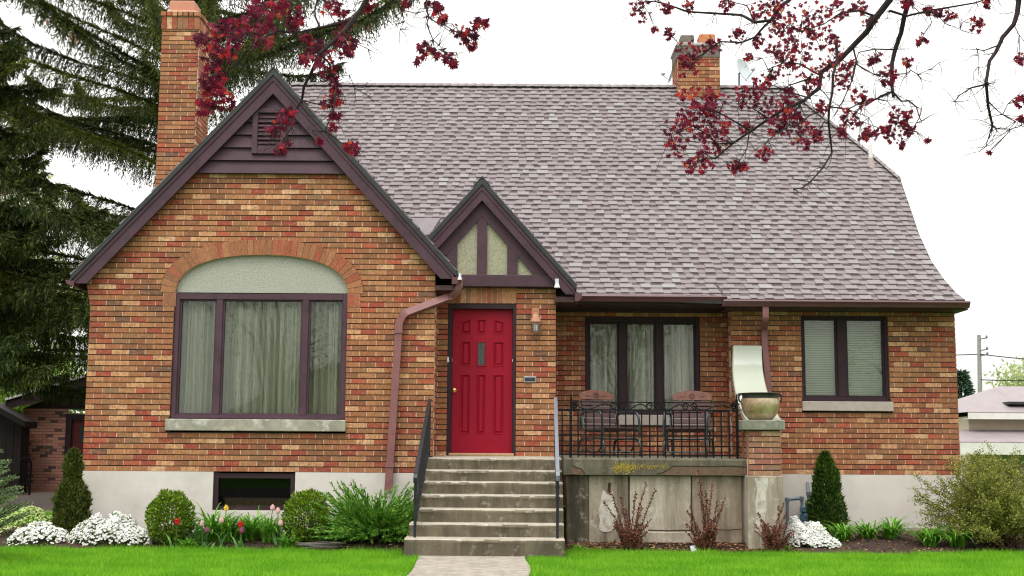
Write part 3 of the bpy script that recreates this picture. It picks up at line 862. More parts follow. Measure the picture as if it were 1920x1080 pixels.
redge = edge_from_px([(1808, 563), (1790, 548), (1768, 524), (1745, 490), (1722, 440), (1704, 386), (1686, 334), (1638, 292), (1580, 247), (1520, 199), (1474, 163)])
def xr_main(s):
    if s <= redge[0][0]: return redge[0][1]
    for (s0, x0), (s1, x1) in zip(redge, redge[1:]):
        if s <= s1: return x0 + (x1 - x0) * (s - s0) / max(1e-9, s1 - s0)
    return redge[-1][1]
xLtop = at(548, 158, RIDGE.x).x
def xl_main(s):
    q, _ = pr(s)
    if q.y > gA.z: 
        f = (q.y - gA.z) / (RIDGE.y - gA.z); return -4.55 + (xLtop + 4.55) * f
    return gA.x + (gA.z - q.y) / gm - .25
S_PORCH = None
x_wing = at(1360, 540, 16.3).x
for k in range(400):
    q, _ = pr(SL * k / 400)
    if proj((2.0, q.x, q.y))[1] <= 553.5: S_PORCH = SL * k / 400; break
EXPO = .143
def shingles(name, pos, S, ul, ur, parent, s0=0.0, expo=EXPO, wmin=.10, wmax=.34):
    """rows of laminated tabs: alternating thick tabs and thin gaps, each a lifted slab; pos(u,s,h) -> point"""
    b = MB(); k = 0; rr = random.Random(len(name) + int(S * 100))
    while s0 + k * expo < S - .01:
        sa = s0 + k * expo; sb = min(S, sa + expo * 1.08)
        L0, R0, L1, R1 = ul(sa), ur(sa), ul(sb), ur(sb)
        u = min(L0, L1) - rr.uniform(0, .3); tab = rr.random() < .5
        while u < max(R0, R1):
            w = rr.uniform(.085, .185) if tab else rr.uniform(.08, .155)
            a, e = u, u + w
            u = e; tab2 = tab; tab = not tab
            a0, e0_, a1, e1 = max(a, L0), min(e, R0), max(a, L1), min(e, R1)
            if e0_ - a0 < .004 and e1 - a1 < .004: continue
            e0_ = max(a0, e0_); e1 = max(a1, e1)
            h = (.024 if tab2 else .012) + rr.uniform(-.0012, .0012)
            js = rr.uniform(-.003, .003) - (.006 if tab2 else 0)
            p0, p1 = pos(a0, sa + js, h), pos(e0_, sa + js, h); p2, p3 = pos(e1, sb, .002), pos(a1, sb, .002)
            q0, q1 = pos(a0, sa + js, -.004), pos(e0_, sa + js, -.004)
            m = 0 if tab2 else 1
            i = len(b.v)
            b.v += [tuple(x) for x in (p0, p1, p2, p3, q0, q1)]
            b.f += [(i, i + 1, i + 2, i + 3), (i + 4, i + 5, i + 1, i)]; b.mi += [m, m]
            b.f += [(i + 4, i, i + 3), (i + 1, i + 5, i + 2)]; b.mi += [m, m]
            if not tab2:
                f0 = .58 + rr.uniform(-.06, .05); sm = sa + (sb - sa) * f0
                m0, m1 = a0 + (a1 - a0) * f0, e0_ + (e1 - e0_) * f0; hm = h + (.002 - h) * f0 + .0016
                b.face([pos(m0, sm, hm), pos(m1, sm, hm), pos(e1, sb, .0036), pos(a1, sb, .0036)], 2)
        k += 1
    return b.build(name, [M['shingle'], M['shingle_low'], M['shingle_band']], parent)
def pos_main(u, s, h):
    q, n = pr(s)
    return (u, q.x + n.y * h, q.y + n.z * h)
# deck of the main roof (both slopes, clipped ends)
b = MB()
NS = 40
def xl_deck(s): return max(xl_main(s) - .02, -4.6)
rows = []
for k in range(NS + 1):
    s = SL * k / NS; q, n = pr(s)
    rows.append((xl_main(s), xr_main(s), q.x, q.y))
for (a0, b0, y0, z0), (a1, b1, y1, z1) in zip(rows, rows[1:]):
    s_lo = z0
    if y0 < pr(S_PORCH)[0].x: a0 = max(a0, x_wing); 
    if y1 <= pr(S_PORCH)[0].x: a1 = max(a1, x_wing)
    b.hexa([(a0, y0, z0 - .06), (b0 - .01, y0, z0 - .06), (b1 - .01, y1, z1 - .06), (a1, y1, z1 - .06), (a0, y0, z0 - .006), (b0 - .01, y0, z0 - .006), (b1 - .01, y1, z1 - .006), (a1, y1, z1 - .006)])
roof = b.build('roof', M['dripedge'], house)
def ul_m(s): return max(xl_main(s), x_wing) if s < S_PORCH - .001 else xl_main(s)
shingles('shingle_courses', pos_main, SL - .02, ul_m, xr_main, roof)
# rear slope and clipped gable ends
b = MB()
yb = 2 * RIDGE.x - 16.25
clip = [r for r in redge if abs(proj((r[1], pr(r[0])[0].x, pr(r[0])[0].y))[1] - 334) < 6][0]
cq = pr(clip[0])[0]; xc = clip[1]; xl_c = -5.2
xrt = redge[-1][1]
b.face([(-5.3, yb, e0.z), (5.9, yb, e0.z), (xc, 2 * RIDGE.x - cq.x, cq.y), (xrt, RIDGE.x, RIDGE.y), (xLtop, RIDGE.x, RIDGE.y), (-5.2, 2 * RIDGE.x - cq.x, cq.y)])
b.face([(xc, cq.x, cq.y), (xc, 2 * RIDGE.x - cq.x, cq.y), (xrt, RIDGE.x, RIDGE.y)])
b.build('rear_slope', M['shingle'], roof)
b = MB()
pts = [(p.x, p.y) for p in prof if p.y < cq.y] + [(cq.x, cq.y)]
pts = [(y, z - .07) for y, z in pts]
full = pts + [(2 * RIDGE.x - y, z) for y, z in reversed(pts)]
full = [(YW + .2, 2.9)] + [p for p in full if YW + .2 < p[0] < yb - .3] + [(yb - .4, 2.9)]
b.prism([(xWR - .12, y, z) for y, z in full], (-.15, 0, 0))
b.build('end_gable', M['trim'], house)
# ridge and hip caps
b = MB()
def caps(P0, P1, wdt=.13, step=.15, side=(0, 1, 0), drop=.06):
    P0, P1 = Vector(P0), Vector(P1); n = int((P1 - P0).length / step); sd = Vector(side)
    for k in range(n + 1):
        a = P0.lerp(P1, k / (n + 1)); e = P0.lerp(P1, min(1, (k + 1.25) / (n + 1)))
        l0, l1 = .036 + R.uniform(0, .003), .024
        for s in (-1, 1):
            b.face([a + Vector((0, 0, l0)), e + Vector((0, 0, l1)), e + sd * s * wdt + Vector((0, 0, l1 - drop)), a + sd * s * wdt + Vector((0, 0, l0 - drop))])
            b.face([a + Vector((0, 0, l0)), a + sd * s * wdt + Vector((0, 0, l0 - drop)), a + sd * s * wdt + Vector((0, 0, l0 - drop - .02)), a + Vector((0, 0, 0))])
caps((xrt, RIDGE.x, RIDGE.y), (xLtop, RIDGE.x, RIDGE.y), .12, .15, (0, 1, 0), .080)
hips = [(x, *pr(s)[0]) for s, x in redge if s >= clip[0] - .01]
for a, c in zip(hips, hips[1:]): caps(a, c, .10, .15, Vector((-.55, -.75, 0)).normalized(), .045)
b.build('ridge_caps', M['shingle'], roof)
# dark drip edge on the rake and the small step where the wing roof projects
b = MB()
for (s0, x0), (s1, x1) in zip(redge, redge[1:]):
    if s0 > clip[0]: break
    q0, q1 = pr(s0)[0], pr(s1)[0]
    b.hexa([(x0 - .02, q0.x, q0.y - .07), (x0 + .012, q0.x, q0.y - .07), (x1 + .012, q1.x, q1.y - .07), (x1 - .02, q1.x, q1.y - .07),
            (x0 - .02, q0.x, q0.y + .004), (x0 + .012, q0.x, q0.y + .004), (x1 + .012, q1.x, q1.y + .004), (x1 - .02, q1.x, q1.y + .004)])
SW = s_of_z(pr(S_PORCH)[0].y + .14)
q0, q1 = pr(0)[0], pr(SW)[0]
b.hexa([(x_wing - .02, q0.x - .01, q0.y - .05), (x_wing + .004, q0.x - .01, q0.y - .05), (x_wing + .004 - .06, q1.x, q1.y), (x_wing - .02 - .06, q1.x, q1.y),
        (x_wing - .02, q0.x - .01, q0.y + .026), (x_wing + .004, q0.x - .01, q0.y + .026), (x_wing + .004 - .06, q1.x, q1.y + .026), (x_wing - .02 - .06, q1.x, q1.y + .026)])
qp = pr(S_PORCH)[0]
b.box(xER - .1, x_wing - .02, qp.x - .012, qp.x + .02, qp.y - .06, qp.y - .002)
b.box(x_wing, xr_main(0), q0.x - .012, q0.x + .02, q0.y - .06, q0.y - .002)
b.build('drip_edge', M['dripedge'], roof)

# gable roof slopes and entry roof slopes
def slope_roof(A, m, xl, xr, yf, yb_, name, yend=None):
    b = MB(); th = .05
    ang = math.atan(m); up = th / math.cos(ang)
    for s, xe in ((-1, xl), (1, xr)):
        ze = A.z - m * abs(xe - A.x)
        P = [(A.x, yf, A.z), (xe, yf, ze), (xe, yf, ze + up), (A.x, yf, A.z + up)]
        b.prism(P if s > 0 else P[::-1], (0, yb_ - yf, 0))
    o = b.build(name, M['dripedge'], house)
    for s, xe in ((-1, xl), (1, xr)):
        L = abs(xe - A.x) / math.cos(ang); ze = A.z - m * abs(xe - A.x)
        nx, nz = s * math.sin(ang), math.cos(ang)
        def pos(u, t_, h, s=s, xe=xe, ze=ze):
            return (xe - s * t_ * math.cos(ang) + nx * h, u, ze + up + t_ * math.sin(ang) + nz * h)
        shingles('shingle_courses', pos, L - .01, lambda t_: yf + .012, lambda t_: yb_, o)
    bb = MB()
    n = int((yb_ - yf) / .15)
    for k in range(n):
        ya, ye = yf + k * .15, yf + k * .15 + .19
        for s in (-1, 1):
            bb.hexa([(A.x, ya, A.z + up + .012), (A.x + s * .11, ya, A.z + up + .012 - .11 * m), (A.x + s * .11, ye, A.z + up - .11 * m), (A.x, ye, A.z + up),
                     (A.x, ya, A.z + up + .034), (A.x + s * .11, ya, A.z + up + .034 - .11 * m), (A.x + s * .11, ye, A.z + up + .015 - .11 * m), (A.x, ye, A.z + up + .015)])
    bb.build('ridge_caps', M['shingle_low'] if False else M['dripedge'], o)
    return o
yG_back = pr(s_of_z(gA.z))[0].x + .3
yE_back = pr(s_of_z(eA.z))[0].x + .3
slope_roof(gA, gm, gL.x - .02, gR.x + .02, YB - .03, yG_back, 'gable_roof')
slope_roof(eA, em, eA.x - 1.22, eR.x + .02, YEB - .03, yE_back, 'entry_roof')
# small saddle between the two gables
sd0 = at(742, 402, 17.3); 
b = MB()
sA, sB, sC, sD = at(740, 410, 17.2), at(800, 412, 17.2), at(845, 425, 17.0), at(800, 446, 16.2)
xv = gR.x
def lift(px, py, h=.04):
    s, x = edge_from_px([(px, py)])[0]; return Vector(pos_main(x, s, h))
P = [lift(*q) for q in ((762, 413), (826, 413), (806, 444), (786, 446))]
b.prism([P[3], P[2], P[1], P[0]], (0, .02, -.035))
b.build('saddle', M['flashing'], roof)

# --- gutters, fascia, soffits
b = MB()
def gutter(x0, x1, yf, zt, h=.085, d=.11):
    P = [(x0, yf, zt), (x0, yf - .012, zt - .02), (x0, yf + .012, zt - h * .6), (x0, yf + .03, zt - h), (x0, yf + d, zt - h), (x0, yf + d, zt), (x0, yf + d - .01, zt), (x0, yf + d - .01, zt - h + .01), (x0, yf + .036, zt - h + .01), (x0, yf + .014, zt - .012)]
    b.prism(P[::-1], (x1 - x0, 0, 0))
gz_p = qp.y - .012; gz_w = q0.y - .012
gutter(xER + .22, x_wing + .01, qp.x - .10, gz_p)
b.build('gutter', M['gutter'], house); b = MB()
gutter(x_wing - .05, xr_main(0) + .035, q0.x - .10, gz_w)
b.box(x_wing - .052, x_wing - .045, q0.x - .105, q0.x + .2, gz_w - .088, gz_w + .004)
b.build('gutter', M['gutter'], house)
b = MB()
b.box(xER, x_wing + .3, qp.x + .012, qp.x + .04, gz_p - .11, gz_p + .005)
b.box(x_wing + .3, xr_main(0), q0.x + .012, q0.x + .04, gz_w - .1, gz_w + .005)
b.box(xER, xWL, qp.x + .04, YP + .1, gz_p - .105, gz_p - .085)
b.box(x_wing, xWR + .05, q0.x + .04, YW + .1, gz_w - .1, gz_w - .08)
b.box(xER + .004, xWL - .004, YP - .02, YP + .05, zPT - .10, gz_p - .1)      # frieze over the porch window
b.build('soffit', M['soffit'], house)
# entry roof's right eave: boxed soffit and short gutter
b = MB()
xs0, xs1 = xER - .02, eR.x + .02; zs_ = eroof(xs1) - .05
b.box(xs0, xs1 - .01, YEB + .035, qp.x + .3, zs_ - .10, zs_ - .03)
b.build('soffit', M['soffit'], house)
b = MB()
P = [(xs1 - .02, YEB - .02, zs_ + .01), (xs1 + .075, YEB - .02, zs_ + .01), (xs1 + .065, YEB - .02, zs_ - .05), (xs1 + .03, YEB - .02, zs_ - .09), (xs1 - .02, YEB - .02, zs_ - .09)]
b.prism(P, (0, qp.x - YEB + .05, 0))
b.build('gutter', M['gutter'], house); b = MB()
xs1 = gR.x; zs_ = groof(gR.x) - .02
P = [(xs1 - .03, YB - .02, zs_ - .01), (xs1 + .085, YB - .02, zs_ - .01), (xs1 + .08, YB - .02, zs_ - .06), (xs1 + .03, YB - .02, zs_ - .10), (xs1 - .03, YB - .02, zs_ - .10)]
b.prism(P, (0, YE - YB + .3, 0))
b.build('gutter', M['gutter'], house); b = MB()
P = [(gL.x + .02, YB - .016, groof(gL.x) - .02), (gL.x - .09, YB - .016, groof(gL.x) - .01), (gL.x - .07, YB - .016, groof(gL.x) - .06), (gL.x + .02, YB - .016, groof(gL.x) - .09)]
b.prism(P, (0, 6.0, 0))
b.build('gutter', M['gutter'], house)
b = MB()      # boxed soffits under the gable's two eaves
b.box(xGR + .004, gR.x, YB + .035, YE - .1, zs_ - .17, zs_ - .11)
b.build('soffit', M['soffit'], house)

def smooth_path(pts, n=6):
    pts = [Vector(p) for p in pts]; out = [pts[0]]
    for i in range(1, len(pts) - 1):
        a, p, c = pts[i - 1], pts[i], pts[i + 1]
        r = min((p - a).length, (c - p).length, .09) * .5 if True else 0
        s, e = p + (a - p).normalized() * r, p + (c - p).normalized() * r
        for k in range(n + 1):
            t_ = k / n; out.append(s * (1 - t_) ** 2 + p * 2 * t_ * (1 - t_) + e * t_ ** 2)
    return out + [pts[-1]]
b = MB(); yd = YG - .065
P = [at(862, 520, YB + .06), at(861, 541, YB + .06), at(845, 556, YB + .14), at(757, 589, yd), at(748.5, 604, yd), at(746.5, 640, yd), at(728.5, 910, yd), at(727.5, 920, yd)]
b.rtube(smooth_path(P), .088, .062)
for py in (622, 873):
    xx = 748.5 + (728.5 - 748.5) * (py - 604) / 306
    c = at(xx, py, yd); b.box(c.x - .052, c.x + .052, yd - .04, YG - .004, c.z - .02, c.z + .02)
b.build('downspout', M['downspout'], house)
b = MB(); yd = YW - .06
P = [at(1435, 575, q0.x - .03), at(1435, 598, q0.x - .03), at(1433, 616, yd), at(1433, 640, yd), at(1441, 735, yd), at(1446, 890, yd)]
b.rtube(smooth_path(P), .078, .058)
b.build('downspout', M['downspout'], house)

# --- door
b = MB(); yd0 = YE + .01
fw = .055
b.box(dx0, dx0 + fw, yd0, yd0 + .14, dz0, dz1, ch=.005); b.box(dx1 - fw * .8, dx1, yd0, yd0 + .14, dz0, dz1, ch=.005)
b.box(dx0 + fw, dx1 - fw * .8, yd0 + .003, yd0 + .14, dz1 - .07, dz1)
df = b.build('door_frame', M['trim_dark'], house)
D0, D1, E0, E1 = dx0 + fw + .004, dx1 - fw * .8 - .004, dz0 + .025, dz1 - .074
yF = yd0 + .075
b = MB()
us = [D0] + [at(p, y, YE).x for p, y in ((863.5, 640), (882.5, 640), (894, 640), (911, 640), (925, 640), (945, 640))] + [D1]
zs_r = [E0, at(900, 814, YE).z, at(900, 701, YE).z, at(900, 686, YE).z, at(900, 639, YE).z, at(900, 625, YE).z, at(900, 597, YE).z, E1]
cells = {(1, 1), (3, 1), (5, 1), (1, 3), (5, 3), (1, 5), (3, 5), (5, 5)}
glasscell = (3, 3)
def ins(P, d):
    c = Vector((sum(p[0] for p in P) / 4, sum(p[1] for p in P) / 4)); out = []
    for p in P:
        q = Vector(p); out.append((q.x + (d if q.x < c.x else -d), q.y + (d if q.y < c.y else -d)))
    return out
for i in range(7):
    for j in range(7):
        ua, ub, za, zb_ = us[i], us[i + 1], zs_r[j], zs_r[j + 1]
        if (i, j) == glasscell: 
            continue
        if (i, j) not in cells:
            b.face([(ua, yF, za), (ub, yF, za), (ub, yF, zb_), (ua, yF, zb_)]); continue
        P = [(ua, za), (ub, za), (ub, zb_), (ua, zb_)]
        if (i, j) == (1, 5): b.face([(ua, yF, zb_ - .035), (ub, yF, zb_), (ua, yF, zb_)]); P[3] = (ua, zb_ - .035)
        if (i, j) == (5, 5): b.face([(ua, yF, zb_), (ub, yF, zb_ - .035), (ub, yF, zb_)]); P[2] = (ub, zb_ - .035)
        rings = [[(p[0], yF + d_, p[1]) for p in ins(P, w_)] for w_, d_ in ((0, 0), (.004, -.006), (.012, -.006), (.02, .012), (.026, .012), (.04, .001))]
        b.loft(rings, False, True)
b.hexa([(D0, yF + .045, E0), (D1, yF + .045, E0), (D1, yF + .05, E0), (D0, yF + .05, E0), (D0, yF + .045, E1), (D1, yF + .045, E1), (D1, yF + .05, E1), (D0, yF + .05, E1)])
for a, c in (((D0, E0), (D1, E0)), ((D1, E0), (D1, E1)), ((D1, E1), (D0, E1)), ((D0, E1), (D0, E0))):
    b.face([(a[0], yF, a[1]), (c[0], yF, c[1]), (c[0], yF + .045, c[1]), (a[0], yF + .045, a[1])])
ua, ub, za, zb_ = us[3], us[4], zs_r[3], zs_r[4]
rings = [[(p[0], yF + d_, p[1]) for p in ins([(ua, za), (ub, za), (ub, zb_), (ua, zb_)], w_)] for w_, d_ in ((0, 0), (.003, -.01), (.012, -.01), (.016, .004))]
b.loft(rings, False, False)
door = b.build('door', M['door'], house)
b = MB(); b.box(ua + .014, ub - .014, yF + .002, yF + .008, za + .014, zb_ - .014); b.build('door_glass', M['leaded'], door)
kc = at(851.5, 731.5, yF - .05)
b = MB()
ringsk = []
for r_, dy in ((.026, .05), (.027, .044), (.012, .042), (.011, .02), (.022, .014), (.027, 0), (.025, -.014), (.014, -.02)):
    ringsk.append([(kc.x + r_ * math.cos(6.283 * q / 16), kc.y + dy, kc.z + r_ * math.sin(6.283 * q / 16)) for q in range(16)])
b.loft(ringsk, True, True); b.build('door_knob', M['brass'], door, smooth=True)
b = MB(); b.box(dx0 + .03, dx1 - .02, YE - .04, YE + .1, dz0 - .012, dz0 + .022, ch=.006); b.build('threshold', M['threshold'], df)
bc = at(839.8, 674, YE - .02)
b = MB(); b.box(bc.x - .014, bc.x + .014, YE - .012, YE + .02, bc.z - .035, bc.z + .035, ch=.004); b.build('doorbell', M['plastic_white'], house)
# mail slot
mc = at(993.5, 711.5, YE)
b = MB(); b.box(mc.x - .085, mc.x + .085, YE - .016, YE + .02, mc.z - .04, mc.z + .04, 0, .006)
ms = b.build('mail_slot', M['pewter'], house)
b = MB(); b.box(mc.x - .066, mc.x + .066, YE - .020, YE - .0162, mc.z - .022, mc.z + .022, 0, .0015); b.build('flap', M['dark_slot'], ms)

# --- chimneys
def chimney(name, x0, x1, y0, y1, z0, z1, phase):
    o = lay(name, front(y0), z0, z1, lambda z: [(x0, x1)], house, phase=x0 + phase, thick=.1)
    lay('side_face', right_face(x1), z0, z1, lambda z: [(y0 + .037, y1)], o, phase=y0 + .1, thick=.1)
    lay('side_face', left_face(x0), z0, z1, lambda z: [(y0 + .037, y1)], o, phase=y0 + .1, thick=.1)
    return o
YC = 17.9
c0, c1 = at(297.5, 200, YC).x, at(366, 200, YC).x
cz = at(335, 22, YC).z
ch1 = chimney('chimney', c0, c1, YC, YC + .80, 3.4, cz - .27, .02)
b = MB()
n = 7; zt0 = cz - .27
for k in range(n):      # soldier band and corbelled header course
    xa, xb = c0 - .012 + (c1 - c0 + .024) * k / n + .004, c0 - .012 + (c1 - c0 + .024) * (k + 1) / n - .004
    b.box(xa, xb, YC - .014, YC + .06, zt0 + .004, zt0 + .185)
    b.box(xa - .012, xb + .012 - .004, YC - .034, YC + .06, zt0 + .20, zt0 + .264)
n = 10
for k in range(n):
    ya, yb2 = YC + .07 + .74 * k / n + .004, YC + .07 + .74 * (k + 1) / n - .004
    for sx in (c0, c1):
        b.box(sx - .06 if sx == c1 else sx - .014, sx + .014 if sx == c1 else sx + .06, ya, yb2, zt0 + .004, zt0 + .185)
        b.box(sx - .06 if sx == c1 else sx - .034, sx + .034 if sx == c1 else sx + .06, ya, yb2, zt0 + .20, zt0 + .264)
b.build('corbel_course', M['brick'], ch1)
b = MB(); b.box(c0 + .0, c1 - .0, YC + .0, YC + .79, zt0, zt0 + .25); b.box(c0 + .02, c1 - .02, YC + .02, YC + .78, zt0 + .25, zt0 + .30, ch=.02); b.build('mortar_cap', M['mortar'], ch1)
b = MB(); f0, f1 = c0 + .07, c1 - .09
b.box(f0, f1, YC + .07, YC + .44, zt0 + .29, zt0 + .47, ch=.012); b.box(f0 + .02, f1 + .03, YC + .47, YC + .75, zt0 + .29, zt0 + .36, ch=.012); b.build('flue', M['flue'], ch1)
YC2 = 21.2
k0, k1 = at(1271, 130, YC2).x, at(1350, 130, YC2).x
kz = at(1310, 76, YC2).z
ch2 = chimney('chimney', k0, k1, YC2, YC2 + .75, 6.2, kz - .30, .05)
b = MB(); zt0 = kz - .30; n = 8
for k in range(n):
    xa, xb = k0 - .012 + (k1 - k0 + .024) * k / n + .004, k0 - .012 + (k1 - k0 + .024) * (k + 1) / n - .004
    b.box(xa, xb, YC2 - .014, YC2 + .06, zt0 + .004, zt0 + .185)
    b.box(k0 - .012, k0 + .05, YC2 + .07 + k * .08, YC2 + .143 + k * .08, zt0 + .004, zt0 + .185); b.box(k1 - .05, k1 + .012, YC2 + .07 + k * .08, YC2 + .143 + k * .08, zt0 + .004, zt0 + .185)
b.build('corbel_course', M['soot'], ch2)
b = MB(); b.box(k0 - .005, k1 + .005, YC2 + .0, YC2 + .76, zt0, zt0 + .19); b.box(k0 - .03, k1 + .03, YC2 - .03, YC2 + .78, zt0 + .19, zt0 + .26, ch=.02); b.build('mortar_cap', M['chim_cap'], ch2)
b = MB(); b.box(k0 + .07, k0 + .31, YC2 + .1, YC2 + .42, zt0 + .25, zt0 + .44, 1, .015); b.box(k0 + .40, k0 + .68, YC2 + .1, YC2 + .42, zt0 + .25, zt0 + .46, 0, .015); b.build('flue', [M['flue_orange'], M['soot']], ch2)
# plumbing vent
vs = [k / 200 * SL for k in range(201)]
def on_roof(px, py):
    s, x = edge_from_px([(px, py)])[0]; q, n = pr(s); return Vector((x, q.x, q.y))
vp = on_roof(1634, 312)
b = MB(); b.tube([vp + Vector((0, .03, -.1)), vp + Vector((0, .03, .36))], .032, 10); b.tube([vp + Vector((0, .03, -.05)), vp + Vector((0, .03, .14))], [.085, .04], 12, 1)
b.build('vent_pipe', [M['plastic_white'], M['pipe_boot']], roof)
# ------------------------------------------------------------------ steps, landing, rails
st_px = [(862, 15.22), (884.6, 14.95), (906.6, 14.68), (931.4, 14.41), (957.8, 14.14), (985.6, 13.87), (1014, 13.58)]   # nosing row, distance
lefts = [801, 796, 792, 788, 784, 767, 757.5]
rights = [1053.5, 1054, 1055, 1056, 1056.5, 1057.5, 1059]
steps = empty('concrete_steps', (-.35, 14.4, 0), 'seven weathered concrete steps rising to the red front door', 'steps')
SZ = []
for k, ((py, Y), pl, pr_) in enumerate(zip(st_px, lefts, rights)):
    zt = at(950, py - 2.2, Y).z; SZ.append(zt)
    x0, x1 = at(pl, py, Y).x, at(pr_, py, Y).x
    zb = at(950, st_px[k + 1][0] - 2.2, st_px[k + 1][1]).z - .03 if k < 6 else -.15
    back = YE + .02 if k == 0 else st_px[k - 1][1] + .12
    b = MB(); r = .016
    # profile in (y,z): worn rounded nosing, slight slope for drainage; worn wavy top edge along x
    n = 30; rings = []
    for i in range(n + 1):
        x = x0 + (x1 - x0) * i / n
        w = .004 * math.sin(x * 5 + k) + R.uniform(-.0025, .0025)
        e = .012 if i in (0, n) else 0
        rings.append([(x, Y + .012 + e, zb), (x, Y + .004 + e, zt - .05), (x, Y - .004 + w + e, zt - .03), (x, Y + w + e, zt - .012 + w), (x, Y + .014 + w + e, zt + w * .6 - e * .5), (x, Y + .05, zt + .004), (x, back, zt + (.03 if k == 0 else .008)), (x, back, zb)])
    b.loft([q[::-1] for q in rings], True, True)
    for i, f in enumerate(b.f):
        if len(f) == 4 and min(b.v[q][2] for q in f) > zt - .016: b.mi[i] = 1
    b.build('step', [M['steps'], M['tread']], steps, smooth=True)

def bar(b, a, c, w, h, side=(1, 0, 0)): b.rtube([a, c], w, h, 0, side)
def handrail(pxs, label_mat, ypost=13.75):
    """pxs: top of rail at the wall, lower end of the rail, foot"""
    T, B_, Fo = pxs
    b = MB()
    p0, p1 = at(*T), at(*B_)
    foot = Vector((p1.x, p1.y + .02, SZ[6]))
    nb = Vector((p1.x, p1.y, p1.z))
    slope = (p0 - p1)
    # flat cap rail, sloping; curls over at the lower end
    cap = [p1 + Vector((0, -.05, -.10)), p1 + Vector((0, -.055, -.045)), p1 + Vector((0, -.03, -.008)), p1 + Vector((0, .02, .012)), p0]
    c2 = MB(); c2.rtube(cap, .042, .014)
    # newel, lower rail, pickets
    b.rtube([Vector((nb.x, nb.y, nb.z)), Vector((nb.x, nb.y + .01, foot.z + .34)), Vector((nb.x, nb.y + .01, foot.z))], .03, .03)
    for s in (.0,):
        b.box(nb.x - .024, nb.x + .024, nb.y - .014, nb.y + .034, nb.z - .30, nb.z - .27); b.box(nb.x - .024, nb.x + .024, nb.y - .014, nb.y + .034, nb.z - .18, nb.z - .16)
    lo0, lo1 = p0 + Vector((0, 0, -.60)), p1 + Vector((0, .01, -.56))
    b.rtube([lo1, lo0], .024, .012)
    up0, up1 = p0 + Vector((0, 0, -.11)), p1 + Vector((0, .01, -.11))
    b.rtube([up1, up0], .020, .010)
    n = 11
    for k in range(1, n):
        f = k / n
        t_, u_ = p1.lerp(p0, f), lo1.lerp(lo0, f)
        b.tube([u_, Vector((u_.x, t_.y, t_.z))], .0075, 6)
    b.rtube([p0 + Vector((0, 0, 0)), p0 + Vector((0, .0, -.72))], .028, .028)
    for k in (1, 2, 3):         # feet bolted to the treads
        Y = st_px[6 - k * 2][1] + .1; f = (Y - p1.y) / (p0.y - p1.y); q = lo1.lerp(lo0, f)
        b.tube([Vector((q.x, Y, SZ[6 - k * 2])), q], .009, 6)
    rails = b.build('handrail', M['iron_blue'], steps)
    c2.build('cap_rail', label_mat, rails)
handrail(((806, 749, 15.32), (779.5, 888, 13.74), None), M['iron_blue'])
handrail(((1041.5, 746, 15.32), (1045.5, 884, 13.74), None), M['rail_grey'])

# ------------------------------------------------------------------ porch: slab, wall, pillar, coping
YPF = 14.72
porch = empty('front_porch', (2.0, 15.5, 0), 'raised concrete porch with stained retaining wall and brick pillar right of the steps', 'porch')
zp1 = at(1250, 859.5, YPF).z; zp0 = at(1250, 892, YPF).z
px0 = at(1058, 880, YPF).x; px1 = at(1403, 880, YPF).x
b = MB()
n = 60; rings = []
for i in range(n + 1):
    x = px0 + (px1 - px0) * i / n; w = R.uniform(-.003, .003)
    rings.append([(x, YPF + .03, zp0), (x, YPF + w, zp0 + .006), (x, YPF + w, zp1 - .02), (x, YPF + .012, zp1 - .004 + w * .5), (x, YPF + .04, zp1), (x, YP - .002, zp1 + .045), (x, YP - .002, zp0)])
b.loft([q[::-1] for q in rings], True, True)
slab = b.build('slab', M['porch_slab'], porch)
# yellow flakes, crack and spalled patch on the slab's edge
def blob_patch(cx, cz, w, h, Y, seed, n=40, rag=.35):
    rr = random.Random(seed); P = []
    for k in range(n):
        a = 6.283 * k / n; r = 1 - rag * rr.random()
        ca, sa = math.cos(a), math.sin(a)
        q = max(abs(ca), abs(sa)) ** .7
        P.append((cx + w / 2 * ca * r / q, Y, cz + h / 2 * sa * r / q))
    return P
b = MB()
rr = random.Random(4)
ya, yb_, yc = at(1150, 880, YPF), at(1200, 880, YPF), at(1250, 876, YPF)
for k in range(520):
    f = rr.random(); px = rr.gauss(1168, 13) if f < .72 else rr.uniform(1180, 1254); py = (877 if f < .72 else 874) + rr.gauss(0, 5.2 if f < .72 else 2.6)
    if not (865 < py < 889) or px < 1147: continue
    c = at(px, py, YPF - .0045 - .000006 * k); w = rr.uniform(.004, .015); h = rr.uniform(.006, .026)
    b.face(blob_patch(c.x, c.z, w, h, c.y, k, 8, .6))
b.build('yellow_stain', M['yellow_paint'], slab)
b = MB()
def crack(pxs, Y, w, b=None):
    b = b or globals()['b']
    P = [at(px, py, Y) for px, py in pxs]
    for a, c in zip(P, P[1:]):
        d = (c - a).normalized(); nn = Vector((-d.z, 0, d.x)) * w
        b.face([a - nn, c - nn, c + nn, a + nn])
spots = [([(1402, 876), (1380, 874), (1355, 874), (1330, 875), (1300, 874), (1262, 874), (1255, 880), (1243, 886), (1232, 889)], ((1256, 876), (1280, 875.5), (1310, 876), (1345, 876.5), (1380, 877), (1400, 877), (1400, 890), (1340, 891), (1270, 891), (1235, 890), (1248, 885))),
         ([(1075, 874), (1082, 877), (1090, 879), (1094, 885), (1097, 888)], ((1075, 874), (1082, 876), (1090, 879), (1094, 886), (1085, 890), (1072, 889), (1071, 880)))]
for line, area in spots:
    b = MB(); crack(line, YPF - .006, .006); b.face([at(x, y, YPF - .0045) for x, y in area], 1)
    b.build('spalled_edge', [M['crack'], M['spall']], slab)
